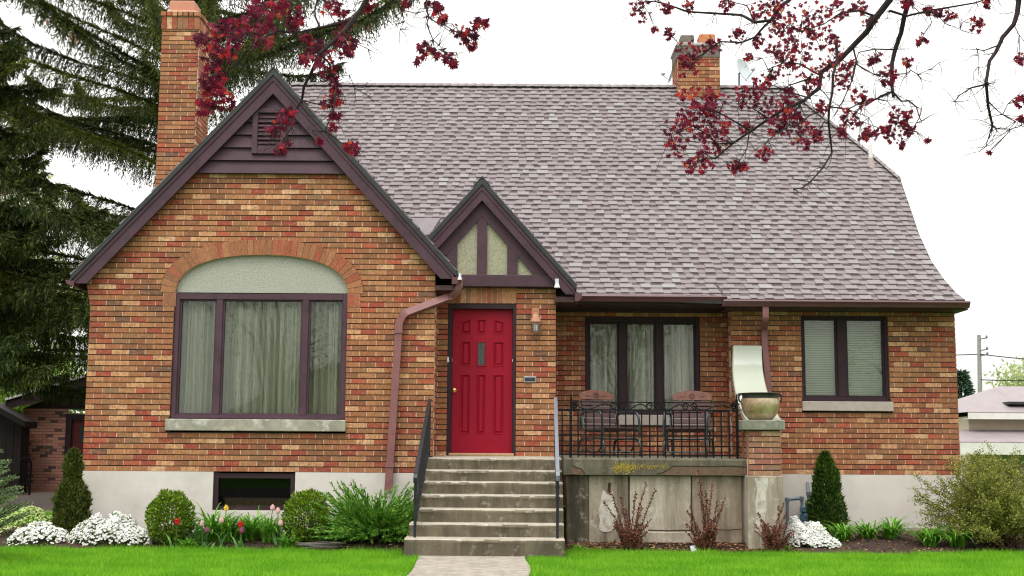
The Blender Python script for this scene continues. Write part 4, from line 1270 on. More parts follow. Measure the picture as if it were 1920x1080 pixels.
# retaining wall in panels
YR = YPF + .07
b = MB()
xs = [at(p, 950, YR).x for p in (1062, 1104, 1179, 1296.5, 1392)]
for k in range(4):
    m = (2, 0, 1, 3)[k]
    b.box(xs[k] + .002, xs[k + 1] - .002, YR + (.0, .004, -.01, .002)[k], YR + .2, -.1, zp0 - .002, m, ch=.006)
b.box(xs[0], xs[-1] + .2, YR + .03, YR + .22, -.1, zp0 - .01)
b.box(xs[2] - .12, xs[3] + .02, YR - .045, YR + .05, -.1, at(1250, 997, YR).z, 1, ch=.008)
wall = b.build('retaining_wall', [M['porch_wall'], M['porch_wall_clean'], M['porch_wall_dark'], M['porch_wall_brown']], porch)
b = MB()
wp = [(1128, 925), (1132, 918), (1137, 926), (1143, 927), (1149, 920), (1151, 935), (1154, 948), (1158, 965), (1155, 985), (1146, 996), (1132, 998), (1123, 992), (1125, 975), (1122, 958), (1126, 945)]
b.face([at(x, y, YR - .003) for x, y in wp])
b.build('white_patch', M['white_paint'], wall)
b = MB()
for pts, w in (([(1143, 905), (1142, 916), (1141, 922)], .016), ([(1180, 893), (1179.5, 930), (1180, 990)], .008), ([(1296.5, 893), (1296, 940), (1297, 1000)], .007), ([(1215, 994), (1250, 995), (1296, 994)], .006), ([(1340, 993), (1365, 994), (1390, 992)], .005)):
    b = MB(); crack(pts, YR - .013, w); b.build('crack', M['crack'], wall)
# pillar
YPI = 14.58
q0, q1 = at(1403.5, 850, YPI).x, at(1464.5, 850, YPI).x
zc0, zc1 = at(1430, 806.5, YPI).z, at(1430, 787.5, YPI).z
CHs = CH; zpb = at(1430, 891.5, YPI).z
nrow = round((zc0 - zpb) / CH); CH = (zc0 - zpb) / nrow
pil = lay('pillar', front(YPI), zpb, zc0 - .001, lambda z: [(q0, q1)], porch, phase=q0 + .06, mats=(M['brick_weathered'], M['mortar'], M['mortar_bed_shaded']), thick=.1)
lay('side_face', left_face(q0), zpb, zc0 - .001, lambda z: [(YPI + .037, YPI + .38)], pil, phase=.0, mats=(M['brick_weathered'], M['mortar'], M['mortar_bed_shaded']), thick=.1)
lay('side_face', right_face(q1), zpb, zc0 - .001, lambda z: [(YPI + .037, YPI + .38)], pil, phase=.0, mats=(M['brick_weathered'], M['mortar'], M['mortar_bed_shaded']), thick=.1)
CH = CHs
b = MB(); b.box(at(1392, 797, YPI).x, at(1470.5, 797, YPI).x, YPI - .05, YPI + .43, zc0, zc1, ch=.008); b.build('pillar_cap', M['cap'], porch)
b = MB(); b.box(at(1401.5, 950, YPI).x, at(1469, 950, YPI).x, YPI - .02, YPI + .40, -.1, zpb - .003, ch=.01); b.build('pillar_base', M['porch_wall_clean'], porch)
b = MB(); b.face([at(x, y, YPI - .0235) for x, y in ((1415, 897), (1440, 896), (1441, 905), (1436, 925), (1437, 950), (1434, 975), (1428, 1000), (1414, 998), (1418, 970), (1416, 940), (1420, 920))]); b.build('white_patch', M['white_paint'], pil)
# curved coping sweeping from the wall down to the pillar, on a low brick side wall
cx0t, cx1t = at(1374.5, 652, YW - .1).x, at(1429, 652, YW - .1).x
cx0b, cx1b = at(1396, 786, YPI + .5).x, at(1462, 786, YPI + .5).x
zt_c = at(1400, 649, YW - .1).z
N_ = 24; path = []
for k in range(N_ + 1):
    f = k / N_
    y = YW - .09 - (YW - .09 - (YPI + .36)) * (f ** 2.1)
    z = zt_c + (zc1 - .005 - zt_c) * (f ** .92)
    path.append((y, z, cx0t + (cx0b - cx0t) * f ** 1.2, cx1t + (cx1b - cx1t) * f ** 1.6))
b = MB(); rings = []
for k, (y, z, xa, xb) in enumerate(path):
    rings.append([(xa, y, z), (xa + .012, y - .012, z + .008), (xb - .012, y - .012, z + .008), (xb, y, z), (xb, y + .06, z - .05), (xa, y + .06, z - .05)])
b.loft(rings, True, True)
b.build('coping', M['coping'], porch, smooth=True)
def cop_y(z):
    for (y0, z0, *_), (y1, z1, *_) in zip(path, path[1:]):
        if z1 <= z <= z0: return y0 + (y1 - y0) * (z0 - z) / (z0 - z1)
    return path[0][0] if z > path[0][1] else path[-1][0]
zlow = at(1380, 858, 15.6).z
def sweep_face(u, z, d):
    f = max(0, min(1, (YW - u) / (YW - YPI - .36))); return (cx0t + (cx0b - cx0t) * f + .03 - d, u, z)
lay('side_wall', sweep_face, zlow, zt_c - .06, lambda z: [(cop_y(min(z, zt_c)) + .03, YW - .005)], porch, phase=.04, thick=.18)

# ------------------------------------------------------------------ porch railing
YRL = YPF + .1
rail = empty('porch_railing', at(1225, 858, YRL), 'black wrought iron railing with scrolls along the porch edge', 'railing')
def rz(py): return at(1225, py, YRL).z
def rx(px): return at(px, 800, YRL).x
b = MB()
def hbar(pxa, pxb, py, w=.012, h=.012, pyb=None):
    b.rtube([Vector((rx(pxa), YRL, rz(py))), Vector((rx(pxb), YRL, rz(pyb or py)))], h, w, 0, (0, 1, 0))
hbar(1046, 1386, 769, .016); hbar(1046, 1386, 816, .012); hbar(1046, 1386, 799, .010); hbar(1046, 1386, 836, .010); hbar(1046, 1386, 853, .016)
hbar(1068, 1384, 754.5, .012)
b.build('rail_bars', M['iron'], rail)
b = MB()
n = 22
for k in range(n + 1):
    x = rx(1054) + (rx(1382) - rx(1054)) * k / n
    b.box(x - .0075, x + .0075, YRL - .0075, YRL + .0075, rz(858.5), rz(769))
b.build('baluster', M['iron'], rail)
for px in (1070.5, 1382):
    b = MB(); x = rx(px)
    b.box(x - .0125, x + .0125, YRL - .0125, YRL + .0125, rz(860), rz(751)); b.lathe((x, YRL, rz(751)), [(.012, 0), (.016, .012), (.008, .03), (.012, .04), (.002, .085)], 8)
    b.build('post', M['iron'], rail)
b = MB()
def scroll(px, py, r, s, turns=1.25):
    P = []
    for k in range(26):
        a = turns * 6.283 * k / 25; rr_ = r * (1 - .62 * k / 25)
        P.append(Vector((rx(px) + s * rr_ * math.cos(a), YRL, rz(py) + rr_ * math.sin(a))))
    b.tube(P, .0075, 5)
for cxp in (1158, 1226, 1294):
    for s in (-1, 1): scroll(cxp + s * 8, 762.5, .045, -s)
for cxp in (1077, 1376):
    scroll(cxp, 762, .045, 1); scroll(cxp, 762, .03, -1)
def wave(pa, pb, amp):
    P = []
    for k in range(20):
        f = k / 19; P.append(Vector((rx(pa + (pb - pa) * f), YRL, rz(763 + amp * math.sin(6.283 * f)))))
    b.tube(P, .0075, 5)
for pa, pb in ((1085, 1150), (1166, 1212), (1240, 1286), (1302, 1368)): wave(pa, pb, 5)
P = [Vector((rx(1382), YRL, rz(758))), Vector((rx(1390), YRL, rz(756))), Vector((rx(1394), YRL, rz(763))), Vector((rx(1390), YRL, rz(769))), Vector((rx(1384), YRL, rz(767)))]
b.tube(P, .006, 5)
b.build('scrollwork', M['iron'], rail)

# ------------------------------------------------------------------ urn
ub_ = at(1426, 788, YPI + .19); ub_.z = zc1 + .001; S_ = 1.0
urn = empty('urn_planter', ub_, 'round bronze glazed urn with dark rim standing on the porch pillar', 'planter')
hU = at(1426, 736, YPI + .02).z - ub_.z; rU = (at(1462, 760, YPI + .19).x - at(1391, 760, YPI + .19).x) / 2
b = MB(); b.lathe(ub_, [(.001, 0), (.12, 0), (.135, .01), (.175, .05), (.205, .10), (rU * .985, .17), (rU, .21), (rU * .99, .25), (rU * .96, hU - .085)], 40)
b.build('bowl', M['urn'], urn, smooth=True)
b = MB(); r0 = rU * .955
b.lathe(ub_, [(r0 - .02, hU - .10), (r0 + .002, hU - .09), (r0 - .006, hU - .07), (r0 - .004, hU - .03), (r0 + .008, hU - .015), (r0 + .022, hU - .008), (r0 + .022, hU), (r0 - .01, hU), (r0 - .03, hU - .05), (.01, hU - .06)], 40)
b.build('rim', M['urn_rim'], urn, smooth=True)
for s in (-1, 1):
    b = MB(); P = []
    for k in range(15):
        a = -1.9 + 3.8 * k / 14
        P.append(ub_ + Vector((s * (r0 + .005 + .035 * math.cos(a)), -.0, hU - .055 + .05 * math.sin(a))))
    b.tube(P, .011, 8); b.lathe(ub_ + Vector((s * (r0 + .035), 0, hU - .02)), [(.004, -.02), (.02, -.01), (.022, .005), (.012, .02), (.002, .026)], 10)
    b.build('handle', M['urn_rim'], urn, smooth=True)

# ------------------------------------------------------------------ glider chairs on the porch
def chair(loc, label):
    c = empty('glider_chair', (0, 0, 0), label, 'chair', 'wooden glider chairs on the porch')
    W_ = .27
    def slat(b, y, z, w, ang, x0, x1, t_=.02, m=0):
        d = Vector((0, math.cos(ang), math.sin(ang))); nn = Vector((0, -math.sin(ang), math.cos(ang)))
        p = Vector((0, y, z))
        q = [p - d * w / 2 - nn * t_ / 2, p + d * w / 2 - nn * t_ / 2, p + d * w / 2 + nn * t_ / 2, p - d * w / 2 + nn * t_ / 2]
        b.prism([(x0, a.y, a.z) for a in q], (x1 - x0, 0, 0), m)
    b = MB()
    for k in range(6): slat(b, -.24 + k * .085, .40 - k * .008, .07, rad(-5), -W_, W_)
    b.build('seat', M['wood'], c)
    b = MB(); ba = rad(74)
    for k in range(5):
        slat(b, .225 + .0255 * k, .42 + .088 * k, .068, ba, -W_ + .01, W_ - .01)
    back = b.build('backrest', M['wood'], c)
    b = MB(); pts = []
    yb0, zb0 = .225 + .0255 * 4.62, .42 + .088 * 4.62
    n = 16
    up = []; lo = []
    for k in range(n + 1):
        u = -1 + 2 * k / n; hgt = .085 + .055 * (1 - abs(u) ** 2.2) 
        x = u * (W_ + .005)
        lo.append((x, yb0, zb0 - .0)); up.append((x, yb0 + hgt * .28, zb0 + hgt))
    for k in range(n):
        a, a2, e, e2 = lo[k], lo[k + 1], up[k + 1], up[k]
        off = Vector((0, .022, -.006))
        b.hexa([a, a2, Vector(a2) + off, Vector(a) + off, e2, e, Vector(e) + off, Vector(e2) + off])
    top = b.build('top_rail', M['wood_carved'], back)
    b = MB()
    cy, cz_ = yb0 + .02 - .006, zb0 + .062
    for k in range(8):
        a = 6.283 * k / 8
        ca, sa = math.cos(a), math.sin(a)
        P = [(ca * .012, sa * .012), (ca * .035 - sa * .011, sa * .035 + ca * .011), (ca * .05, sa * .05), (ca * .035 + sa * .011, sa * .035 - ca * .011)]
        b.face([(x, cy - .004 + z * .28, cz_ + z) for x, z in P])
    for s in (-1, 1):
        b.face([(s * .07, cy - .003 + .28 * -.02, cz_ - .02), (s * .15, cy - .003, cz_ + .0), (s * .20, cy - .003 + .28 * -.015, cz_ - .015), (s * .14, cy - .003 - .28 * .012, cz_ - .012)])
    b.build('carving', M['wood_dark'], back)
    for s in (-1, 1):
        b = MB(); x = s * (W_ + .025)
        P = [(x, .30, .36), (x, .30, .52), (x, .27, .60), (x, .20, .63), (x, -.16, .635), (x, -.25, .61), (x, -.29, .54), (x, -.305, .40), (x, -.31, .26)]
        b.tube(smooth_path(P, 4), .017, 8)
        P = [(x, .33, .80), (x, .24, .46), (x, .18, .37), (x, -.26, .375), (x, -.31, .33)]
        b.tube(smooth_path(P, 4), .014, 8)
        b.build('arm', M['green_metal'], c, smooth=True)
        b = MB(); x2 = s * (W_ + .02)
        P = [(x2, .34, .0), (x2, .36, .08), (x2, .34, .20), (x2, .26, .25), (x2, -.20, .25), (x2, -.30, .22), (x2, -.345, .12), (x2, -.33, .0)]
        b.tube(smooth_path(P, 5), .017, 8)
        P = [(x2 - s * .03, .22, .37), (x2 - s * .03, .20, .12), (x2 - s * .03, .12, .055), (x2 - s * .03, -.12, .055), (x2 - s * .03, -.2, .12), (x2 - s * .03, -.22, .37)]
        b.tube(smooth_path(P, 5), .013, 8)
        b.build('base', M['green_metal'], c, smooth=True)
    b = MB()
    for y, z in ((.34, .06), (-.335, .06), (.2, .25), (-.2, .25)): b.tube([(-W_ - .02, y, z), (W_ + .02, y, z)], .012, 8)
    b.build('cross_bar', M['green_metal'], c)
    c.location = loc
    return c
zfl = at(1200, 855, 15.9).z
def floor_z(y): return zp1 + .045 * (y - YPF - .04) / (YP - YPF - .04) + .002
p = at(1143, 800, 15.75); ca = chair((p.x, p.y, floor_z(p.y)), 'wooden slatted glider chair on the porch nearer the front door'); ca.rotation_euler = (0, 0, rad(27))
p = at(1291, 800, 15.75); cb = copy_tree(ca); cb['label'] = 'wooden slatted glider chair on the porch nearer the bronze urn'
ca.scale = cb.scale = (.9, .9, .865); cb.location = (p.x, p.y, floor_z(p.y)); cb.rotation_euler = (0, 0, rad(-17))

# ------------------------------------------------------------------ wall lantern, floodlights, dishes
lc = at(1004, 606, YE)
lan = empty('wall_lantern', (lc.x, YE, lc.z - .2), 'copper coloured wall lantern on the brick right of the front door', 'lantern')
b = MB(); cy = YE - .10
b.lathe((lc.x, cy, lc.z), [(.072, .0), (.074, .012), (.052, .07), (.034, .10), (.028, .105), (.024, .125), (.006, .135)], 8)
b.tube([(lc.x, cy, lc.z + .12), (lc.x, cy, lc.z + .16), (lc.x, cy + .04, lc.z + .185), (lc.x, YE - .01, lc.z + .15)], .008, 6)
b.build('lantern_roof', M['copper'], lan)
b = MB(); b.box(lc.x - .05, lc.x + .05, YE - .02, YE + .0, lc.z - .03, lc.z + .19, ch=.006); b.build('backplate', M['copper'], lan)
b = MB(); b.lathe((lc.x, cy, lc.z), [(.045, -.13), (.062, -.125), (.068, -.005)], 8); b.build('lamp_glass', M['lamp_glass'], lan)
b = MB(); b.lathe((lc.x, cy, lc.z), [(.004, -.12), (.026, -.11), (.028, -.04), (.012, -.02), (.002, -.01)], 10); b.build('bulb', M['frosted'], lan, smooth=True)
b = MB()
for k in range(8):
    a = 6.283 * k / 8; b.tube([(lc.x + .046 * math.cos(a), cy + .046 * math.sin(a), lc.z - .132), (lc.x + .069 * math.cos(a), cy + .069 * math.sin(a), lc.z)], .004, 4)
b.lathe((lc.x, cy, lc.z), [(.01, -.145), (.045, -.142), (.05, -.128), (.01, -.128)], 8); b.build('cage', M['copper'], lan)
def flood(px, py, Y, label, s=1.0):
    c = at(px, py, Y)
    f = empty('floodlight', c, label, 'floodlight', 'small white floodlights under the eaves')
    b = MB(); b.box(c.x - .03 * s, c.x + .03 * s, c.y + .03, c.y + .05, c.z + .0, c.z + .09 * s, ch=.004); b.tube([(c.x, c.y + .035, c.z + .04), (c.x, c.y, c.z + .02), (c.x, c.y - .01, c.z)], .012 * s, 8); b.build('bracket', M['dish'], f)
    b = MB(); b.lathe((c.x, c.y - .01, c.z), [(.018 * s, .01), (.03 * s, 0), (.045 * s, -.045 * s), (.046 * s, -.055 * s), (.003, -.05 * s)], 14); b.build('lamp_head', M['plastic_white'], f, smooth=True)
flood(1044.5, 533, YEB - .05, 'white floodlight at the lower right corner of the small entry gable', .85)
flood(862, 520, YB - .03, 'white floodlight at the right eave end of the large gable', .6)
def dish(name, c, r, nrm, label, foot):
    d = empty('satellite_dish', foot, label, 'satellite dish', 'satellite dishes on the roof')
    n_ = Vector(nrm).normalized(); a = n_.cross(Vector((0, 0, 1))).normalized(); u = a.cross(n_)
    b = MB(); rings = []
    for k in range(9):
        q = k / 8; rings.append([c + (a * math.cos(6.283 * j / 28) * .92 + u * math.sin(6.283 * j / 28)) * r * max(q, .01) + n_ * (.22 * r * q * q) for j in range(28)])
    rings += [[p - n_ * .012 for p in q] for q in rings[::-1]]
    b.loft(rings, False, False); b.build('reflector', M['dish'], d, smooth=True)
    b = MB(); b.tube([c, c - n_ * .08, foot + Vector((0, 0, .12)), foot], .022, 8); b.build('mast', M['grey_metal'], d)
    b = MB(); e = c + n_ * r * 1.1 - u * r * .35; b.tube([c - u * r * .8, e], .011, 6); b.tube([e - n_ * .02, e + (c - e).normalized() * .08], .035, 8); b.build('feed_arm', M['dish'], d)
cD = at(1392, 134, 22.3)
dish('d', cD, .24, (.8, -.75, .35), 'grey satellite dish just right of the small sooty chimney', Vector((cD.x - .12, 22.05, RIDGE.y - .32)))
cD = at(1262, 137, 22.5)
dish('d', cD, .2, (-.97, .05, .28), 'satellite dish seen edge on left of the small sooty chimney', Vector((cD.x + .1, 22.3, RIDGE.y - .5)))

# ------------------------------------------------------------------ gas meter by the right wing
gm_ = empty('gas_meter', at(1500, 980, YW - .2), 'blue grey gas meter and bent pipes on the pale foundation', 'gas meter')
yg = YW - .12
b = MB()
b.tube(smooth_path([at(1476, 990, yg), at(1476, 937, yg), at(1503, 934, yg), at(1505, 962, yg)], 5), .02, 8)
for p_ in ((1476, 937), (1503, 935)): 
    c = at(*p_, yg); b.lathe((c.x, c.y, c.z - .03), [(.02, 0), (.03, .005), (.03, .055), (.02, .06)], 8)
b.tube(smooth_path([at(1516, 962, yg), at(1516, 925, yg), at(1514, 905, YW)], 5), .02, 8)
c = at(1516, 925, yg); b.lathe((c.x, c.y, c.z - .03), [(.02, 0), (.03, .005), (.03, .05), (.02, .055)], 8)
b.build('pipe', M['grey_metal'], gm_, smooth=True)
b = MB(); c = at(1511, 955, yg); b.box(c.x - .07, c.x + .09, yg - .07, yg + .06, c.z - .04, c.z + .04, ch=.012); b.lathe((c.x + .02, yg, c.z - .19), [(.05, 0), (.09, .02), (.1, .06), (.1, .13), (.05, .15)], 18); b.build('meter_body', M['meter_blue'], gm_)

# outdoor tap
c = at(651, 924, YG)
tp = empty('outdoor_tap', (c.x, YG, c.z), 'small dark garden tap on the white foundation above the juniper', 'tap')
b = MB(); b.tube([(c.x, YG - .004, c.z), (c.x + .0, YG - .06, c.z), (c.x + .03, YG - .09, c.z - .02), (c.x + .045, YG - .09, c.z - .05)], .014, 8); b.build('spout', M['iron_blue'], tp)
b = MB(); b.lathe((c.x, YG - .06, c.z + .03), [(.004, -.02), (.035, -.004), (.035, .006), (.004, .008)], 10); b.build('tap_handle', M['iron_blue'], tp)
# ------------------------------------------------------------------ ground, path, beds
YLAWN = 14.42
def bed_edge(x):
    """distance at which the lawn stops and the planted bed begins"""
    if x < -1.1: return 14.36 + .10 * math.sin(x * 1.3) + .05 * math.sin(x * 3.1 + 1) + max(0, -x - 4.6) * .12
    return 14.42 + .07 * math.sin(x * 1.1 + .6) + .04 * math.sin(x * 2.9) + max(0, x - 4.6) * .35
def ground_z(x, y):
    return 0.0
def bed_z(x, y):
    e = bed_edge(x); f = max(0, min(1, (y - e) / (.9 if x < -1 else .55 if x < 3.2 else 1.6)))
    return -.03 + .16 * f ** .7 + .022 * (mnoise.noise(Vector((x * 2.3, y * 2.3, 0))) + .5 * mnoise.noise(Vector((x * 7, y * 7, 3))))
b = MB(); b.face([(-600, -300, -.02), (600, -300, -.02), (600, 1500, -.02), (-600, 1500, -.02)])
tag(b.build('ground', M['ground']), kind='structure')
b = MB(); b.face([(-200, 4.4, -.006), (200, 4.4, -.006), (200, 6.0, -.006), (-200, 6.0, -.006)]); tag(b.build('pavement', M['pavement']), kind='structure')
b = MB(); b.face([(-200, -8.5, -.008), (200, -8.5, -.008), (200, 3.2, -.008), (-200, 3.2, -.008)]); tag(b.build('road', M['asphalt']), kind='structure')
def grid(name, x0, x1, y0f, y1f, zf, mat, step=.05, kind='structure'):
    nx = max(2, int((x1 - x0) / step)); V = []; Fc = []; ny = 24
    for i in range(nx + 1):
        x = x0 + (x1 - x0) * i / nx; ya, ye = y0f(x), y1f(x)
        for j in range(ny + 1):
            y = ya + (ye - ya) * j / ny; V.append((x, y, zf(x, y)))
    for i in range(nx):
        for j in range(ny):
            a = i * (ny + 1) + j; Fc.append((a, a + ny + 1, a + ny + 2, a + 1))
    me = bpy.data.meshes.new(name); me.from_pydata(V, [], Fc); me.materials.append(mat)
    me.polygons.foreach_set('use_smooth', [True] * len(Fc))
    return tag(link_mesh(name, me), kind=kind)
grid('garden_bed', -6.4, -1.08, bed_edge, lambda x: YG + .1 if x > xGL else YG + 1.4, bed_z, M['soil'])
grid('garden_bed', .62, 7.2, bed_edge, lambda x: YPF + .25 if x < 3.25 else (YW + .1 if x < xWR else YW + 1.5), bed_z, M['soil'])
b = MB()
n = 40
Lp, Rp = [], []
for k in range(n + 1):
    y = 6.0 + (13.62 - 6.0) * k / n
    Lp.append((-.93 - .02 * math.sin(y * 2) - max(0, y - 13.1) * .05, y, .006)); Rp.append((.175 + .02 * math.sin(y * 2.7), y, .006))
for k in range(n): b.face([Lp[k], Rp[k], Rp[k + 1], Lp[k + 1]])
for k in range(n): b.face([(Lp[k][0], Lp[k][1], -.03), Lp[k], Lp[k + 1], (Lp[k + 1][0], Lp[k + 1][1], -.03)]); b.face([Rp[k], (Rp[k][0], Rp[k][1], -.03), (Rp[k + 1][0], Rp[k + 1][1], -.03), Rp[k + 1]])
tag(b.build('path', M['path']), kind='structure')
# debris strip at the foot of the steps
b = MB()
b.box(-1.0, .45, 13.60, 13.66, -.03, .004); tag(b.build('soil', M['soil']), kind='structure')

# lawn blades
def blades(n, x0, x1, y0, y1, hmin, hmax):
    x = NR.uniform(x0, x1, n); y = NR.uniform(y0, y1, n)
    be = np.array([bed_edge(a) for a in np.linspace(x0, x1, 400)]); e = np.interp(x, np.linspace(x0, x1, 400), be)
    jag = NR.normal(0, .032, n)
    keep = (y < e + jag) & ~((x > -.95 + NR.normal(0, .015, n)) & (x < .19 + NR.normal(0, .015, n)) & (y < 13.7)) & ~((x > -1.2) & (x < .62) & (y > 13.57))
    x, y = x[keep], y[keep]; n = len(x)
    h = NR.uniform(hmin, hmax, n); a = NR.uniform(0, 6.283, n); w = NR.uniform(.0035, .007, n)
    h *= np.array([1 + .55 * mnoise.noise(Vector((a_ * 2.2, b2_ * 2.2, 5))) for a_, b2_ in zip(x, y)])
    lean = NR.normal(0, .45, (n, 2)) * h[:, None]
    z0 = np.full(n, -.022)
    bx, by = np.cos(a) * w / 2, np.sin(a) * w / 2
    return np.stack([np.stack([x - bx, y - by, z0], 1), np.stack([x + bx, y + by, z0], 1), np.stack([x + lean[:, 0], y + lean[:, 1], z0 + h], 1)], 1)
V = np.concatenate([blades(210000, -6.2, 6.6, 11.2, 14.8, .035, .065), blades(30000, -6.5, 7, 9, 11.3, .03, .05), blades(9000, -6.2, 6.6, 13.9, 14.8, .05, .10)])
tag(quads_obj('grass', V, M['grass'], n=3), 'short bright green lawn grass in front of the beds', 'grass', kind='stuff')
# the strip of grass by the driveway, left of the house
x = NR.uniform(-9.5, -5.0, 16000); y = NR.uniform(15.6, 23, 16000)
V = np.stack([np.stack([x - .006, y, np.full_like(x, -.02)], 1), np.stack([x + .006, y, np.full_like(x, -.02)], 1), np.stack([x + NR.normal(0, .02, len(x)), y, np.full_like(x, .05)], 1)], 1)
tag(quads_obj('grass', V, M['grass'], n=3), 'grass strip between the house and the driveway', 'grass', kind='stuff')
# bark chips
def scatter_bed(n, x0, x1, y1f):
    out = []
    for _ in range(n):
        x = R.uniform(x0, x1); e = bed_edge(x); y = R.uniform(e - .02, y1f(x))
        out.append((x, y, bed_z(x, y) + .004))
    return np.array(out)
P = np.concatenate([scatter_bed(900, -5.4, -1.2, lambda x: YG - .02), scatter_bed(2600, .66, 6.6, lambda x: YPF + .05 if x < 3.2 else YW - .05), scatter_bed(1500, .66, 3.3, lambda x: YPF + .05)])
d = NR.normal(size=P.shape); d[:, 2] *= .25
V = diamonds(P - unit(d) * .02, d, NR.uniform(.02, .075, len(P)), NR.uniform(.010, .026, len(P)), roll=np.tile([0., 0., 1.], (len(P), 1)) + NR.normal(0, .3, P.shape))
tag(quads_obj('bark_chips', V, M['chips']), 'brown bark chips and dead leaves over the beds', 'mulch', kind='stuff')

# ------------------------------------------------------------------ plant builders
def ico(n):
    v = unit(NR.normal(size=(n, 3))); return v
def leafball(name, c, rx_, ry_, rz_, n, L, W, mat, parent, lump=.12, inner=.35, updir=.4, seed=1, flat=0.0):
    """leaf cloud over a lumpy ellipsoid, plus an inner layer that closes it"""
    d = ico(n); off = np.array([[seed * 3.1, seed * 1.7, seed]])
    l = np.array([mnoise.noise(Vector(tuple(a * 2.4 + off[0]))) for a in d])
    r = 1 + lump * l * 2 + NR.normal(0, .03, n)
    k = int(n * inner); r[:k] *= NR.uniform(.55, .88, k)
    P = d * r[:, None] * np.array([rx_, ry_, rz_])
    dirs = d + np.array([0, 0, updir]) + NR.normal(0, .55, d.shape)
    V = diamonds(P + np.array(c), dirs, NR.uniform(.7, 1.3, n) * L, NR.uniform(.7, 1.3, n) * W)
    return quads_obj(name, V, mat, parent)

def boxwood(c, r, h, label, seed):
    o = empty('boxwood_shrub', c, label, 'shrub', 'clipped round shrubs before the gable wall')
    leafball('foliage', (c[0], c[1], c[2] + h * .50), r, r, h * .52, 5200, .034, .022, M['boxwood'], o, .10, .4, .5, seed)
    b = MB()
    for k in range(6):
        a = 6.28 * k / 6; b.tube([(c[0], c[1], c[2] - .03), (c[0] + .4 * r * math.cos(a), c[1] + .4 * r * math.sin(a), c[2] + h * .55)], [.012, .006], 5)
    b.build('stems', M['twig'], o)
    return o
def base(px, py, Y):
    p = at(px, py, Y); return Vector((p.x, Y, bed_z(p.x, Y)))
g1 = base(317, 1015, 14.75); boxwood(g1, .245, .56, 'round clipped green shrub beside the white flowers', 2)
g2 = base(574, 1020, 14.75); boxwood(g2, .255, .56, 'round clipped green shrub just left of the spreading juniper', 5)

def thuja(c, r, h, label, mat, prof, n, seed):
    o = empty('columnar_evergreen', c, label, 'evergreen', 'narrow evergreens against the house')
    z = NR.uniform(0, 1, n); a = NR.uniform(0, 6.283, n)
    rr_ = np.interp(z, [p for p, _ in prof], [q for _, q in prof]) * r
    lump = np.array([mnoise.noise(Vector((math.cos(b_) * 1.8, math.sin(b_) * 1.8, q * 5 + seed))) for b_, q in zip(a, z)])
    q = np.where(NR.random(n) < .35, NR.uniform(.3, .85, n), NR.uniform(.88, 1.06, n)) * (1 + .42 * lump)
    P = np.stack([np.cos(a) * rr_ * q, np.sin(a) * rr_ * q, z * h], 1) + np.array(c)
    d = np.stack([np.cos(a) * .55, np.sin(a) * .55, np.full(n, .9)], 1) + NR.normal(0, .35, (n, 3))
    quads_obj('foliage', diamonds(P, d, NR.uniform(.03, .075, n), NR.uniform(.012, .026, n)), mat, o)
    b = MB(); b.tube([(c[0], c[1], c[2] - .05), (c[0], c[1], c[2] + h * .9)], [.025, .005], 6); b.build('trunk', M['bark'], o)
    return o
tL = base(131, 1000, 15.0)
thuja(tL, .195, .98, 'brownish green narrow evergreen with a pinched top left of the house corner', M['thuja'], [(0, .75), (.12, 1), (.4, .96), (.54, .80), (.61, .5), (.66, .34), (.8, .44), (.93, .34), (1, .05)], 9000, 3)
tR = base(1551, 985, 16.2)
thuja(tR, .205, .98, 'dark green conical evergreen beside the gas meter', M['thuja_green'], [(0, .8), (.1, 1), (.35, .95), (.7, .66), (.9, .34), (1, .05)], 9000, 8)

# spreading juniper
def juniper():
    c = base(705, 1030, 14.75); o = empty('spreading_juniper', c, 'feathery bright green spreading juniper left of the steps', 'juniper')
    V = []; st = MB()
    for k in range(430):
        a = R.uniform(0, 6.283); el = rad(R.uniform(4, 58)); L = R.uniform(.40, .80) * (1.0 if abs(math.cos(a)) > .4 else .8)
        p = np.array([c.x + R.gauss(0, .10), c.y + R.gauss(0, .05), c.z + R.uniform(0, .12)]); d = np.array([math.cos(a) * math.cos(el), .62 * math.sin(a) * math.cos(el), math.sin(el)])
        pts = [p.copy()]; n = 9
        for i in range(n):
            d = d + np.array([R.gauss(0, .05), R.gauss(0, .05), -.035 + .05 * (i > 5)]); d /= np.linalg.norm(d); p = p + d * L / n; pts.append(p.copy())
        pts = np.array(pts)
        if k % 6 == 0: st.tube([tuple(q) for q in pts[:7]], [.007, .006, .006, .005, .004, .003, .002], 4)
        for i in range(2, n + 1):
            m = 14
            f = NR.random((m, 1)); b0 = pts[i - 1] * (1 - f) + pts[i] * f
            t_ = pts[i] - pts[i - 1]; t_ /= np.linalg.norm(t_)
            dd = t_ * 1.2 + NR.normal(0, .34, (m, 3)); sc = .55 + .45 * (1 - i / n)
            V.append(diamonds(b0, dd, NR.uniform(.05, .11, m) * sc, NR.uniform(.008, .014, m)))
    quads_obj('foliage', np.concatenate(V), M['juniper'], o); st.build('stems', M['twig'], o)
juniper()

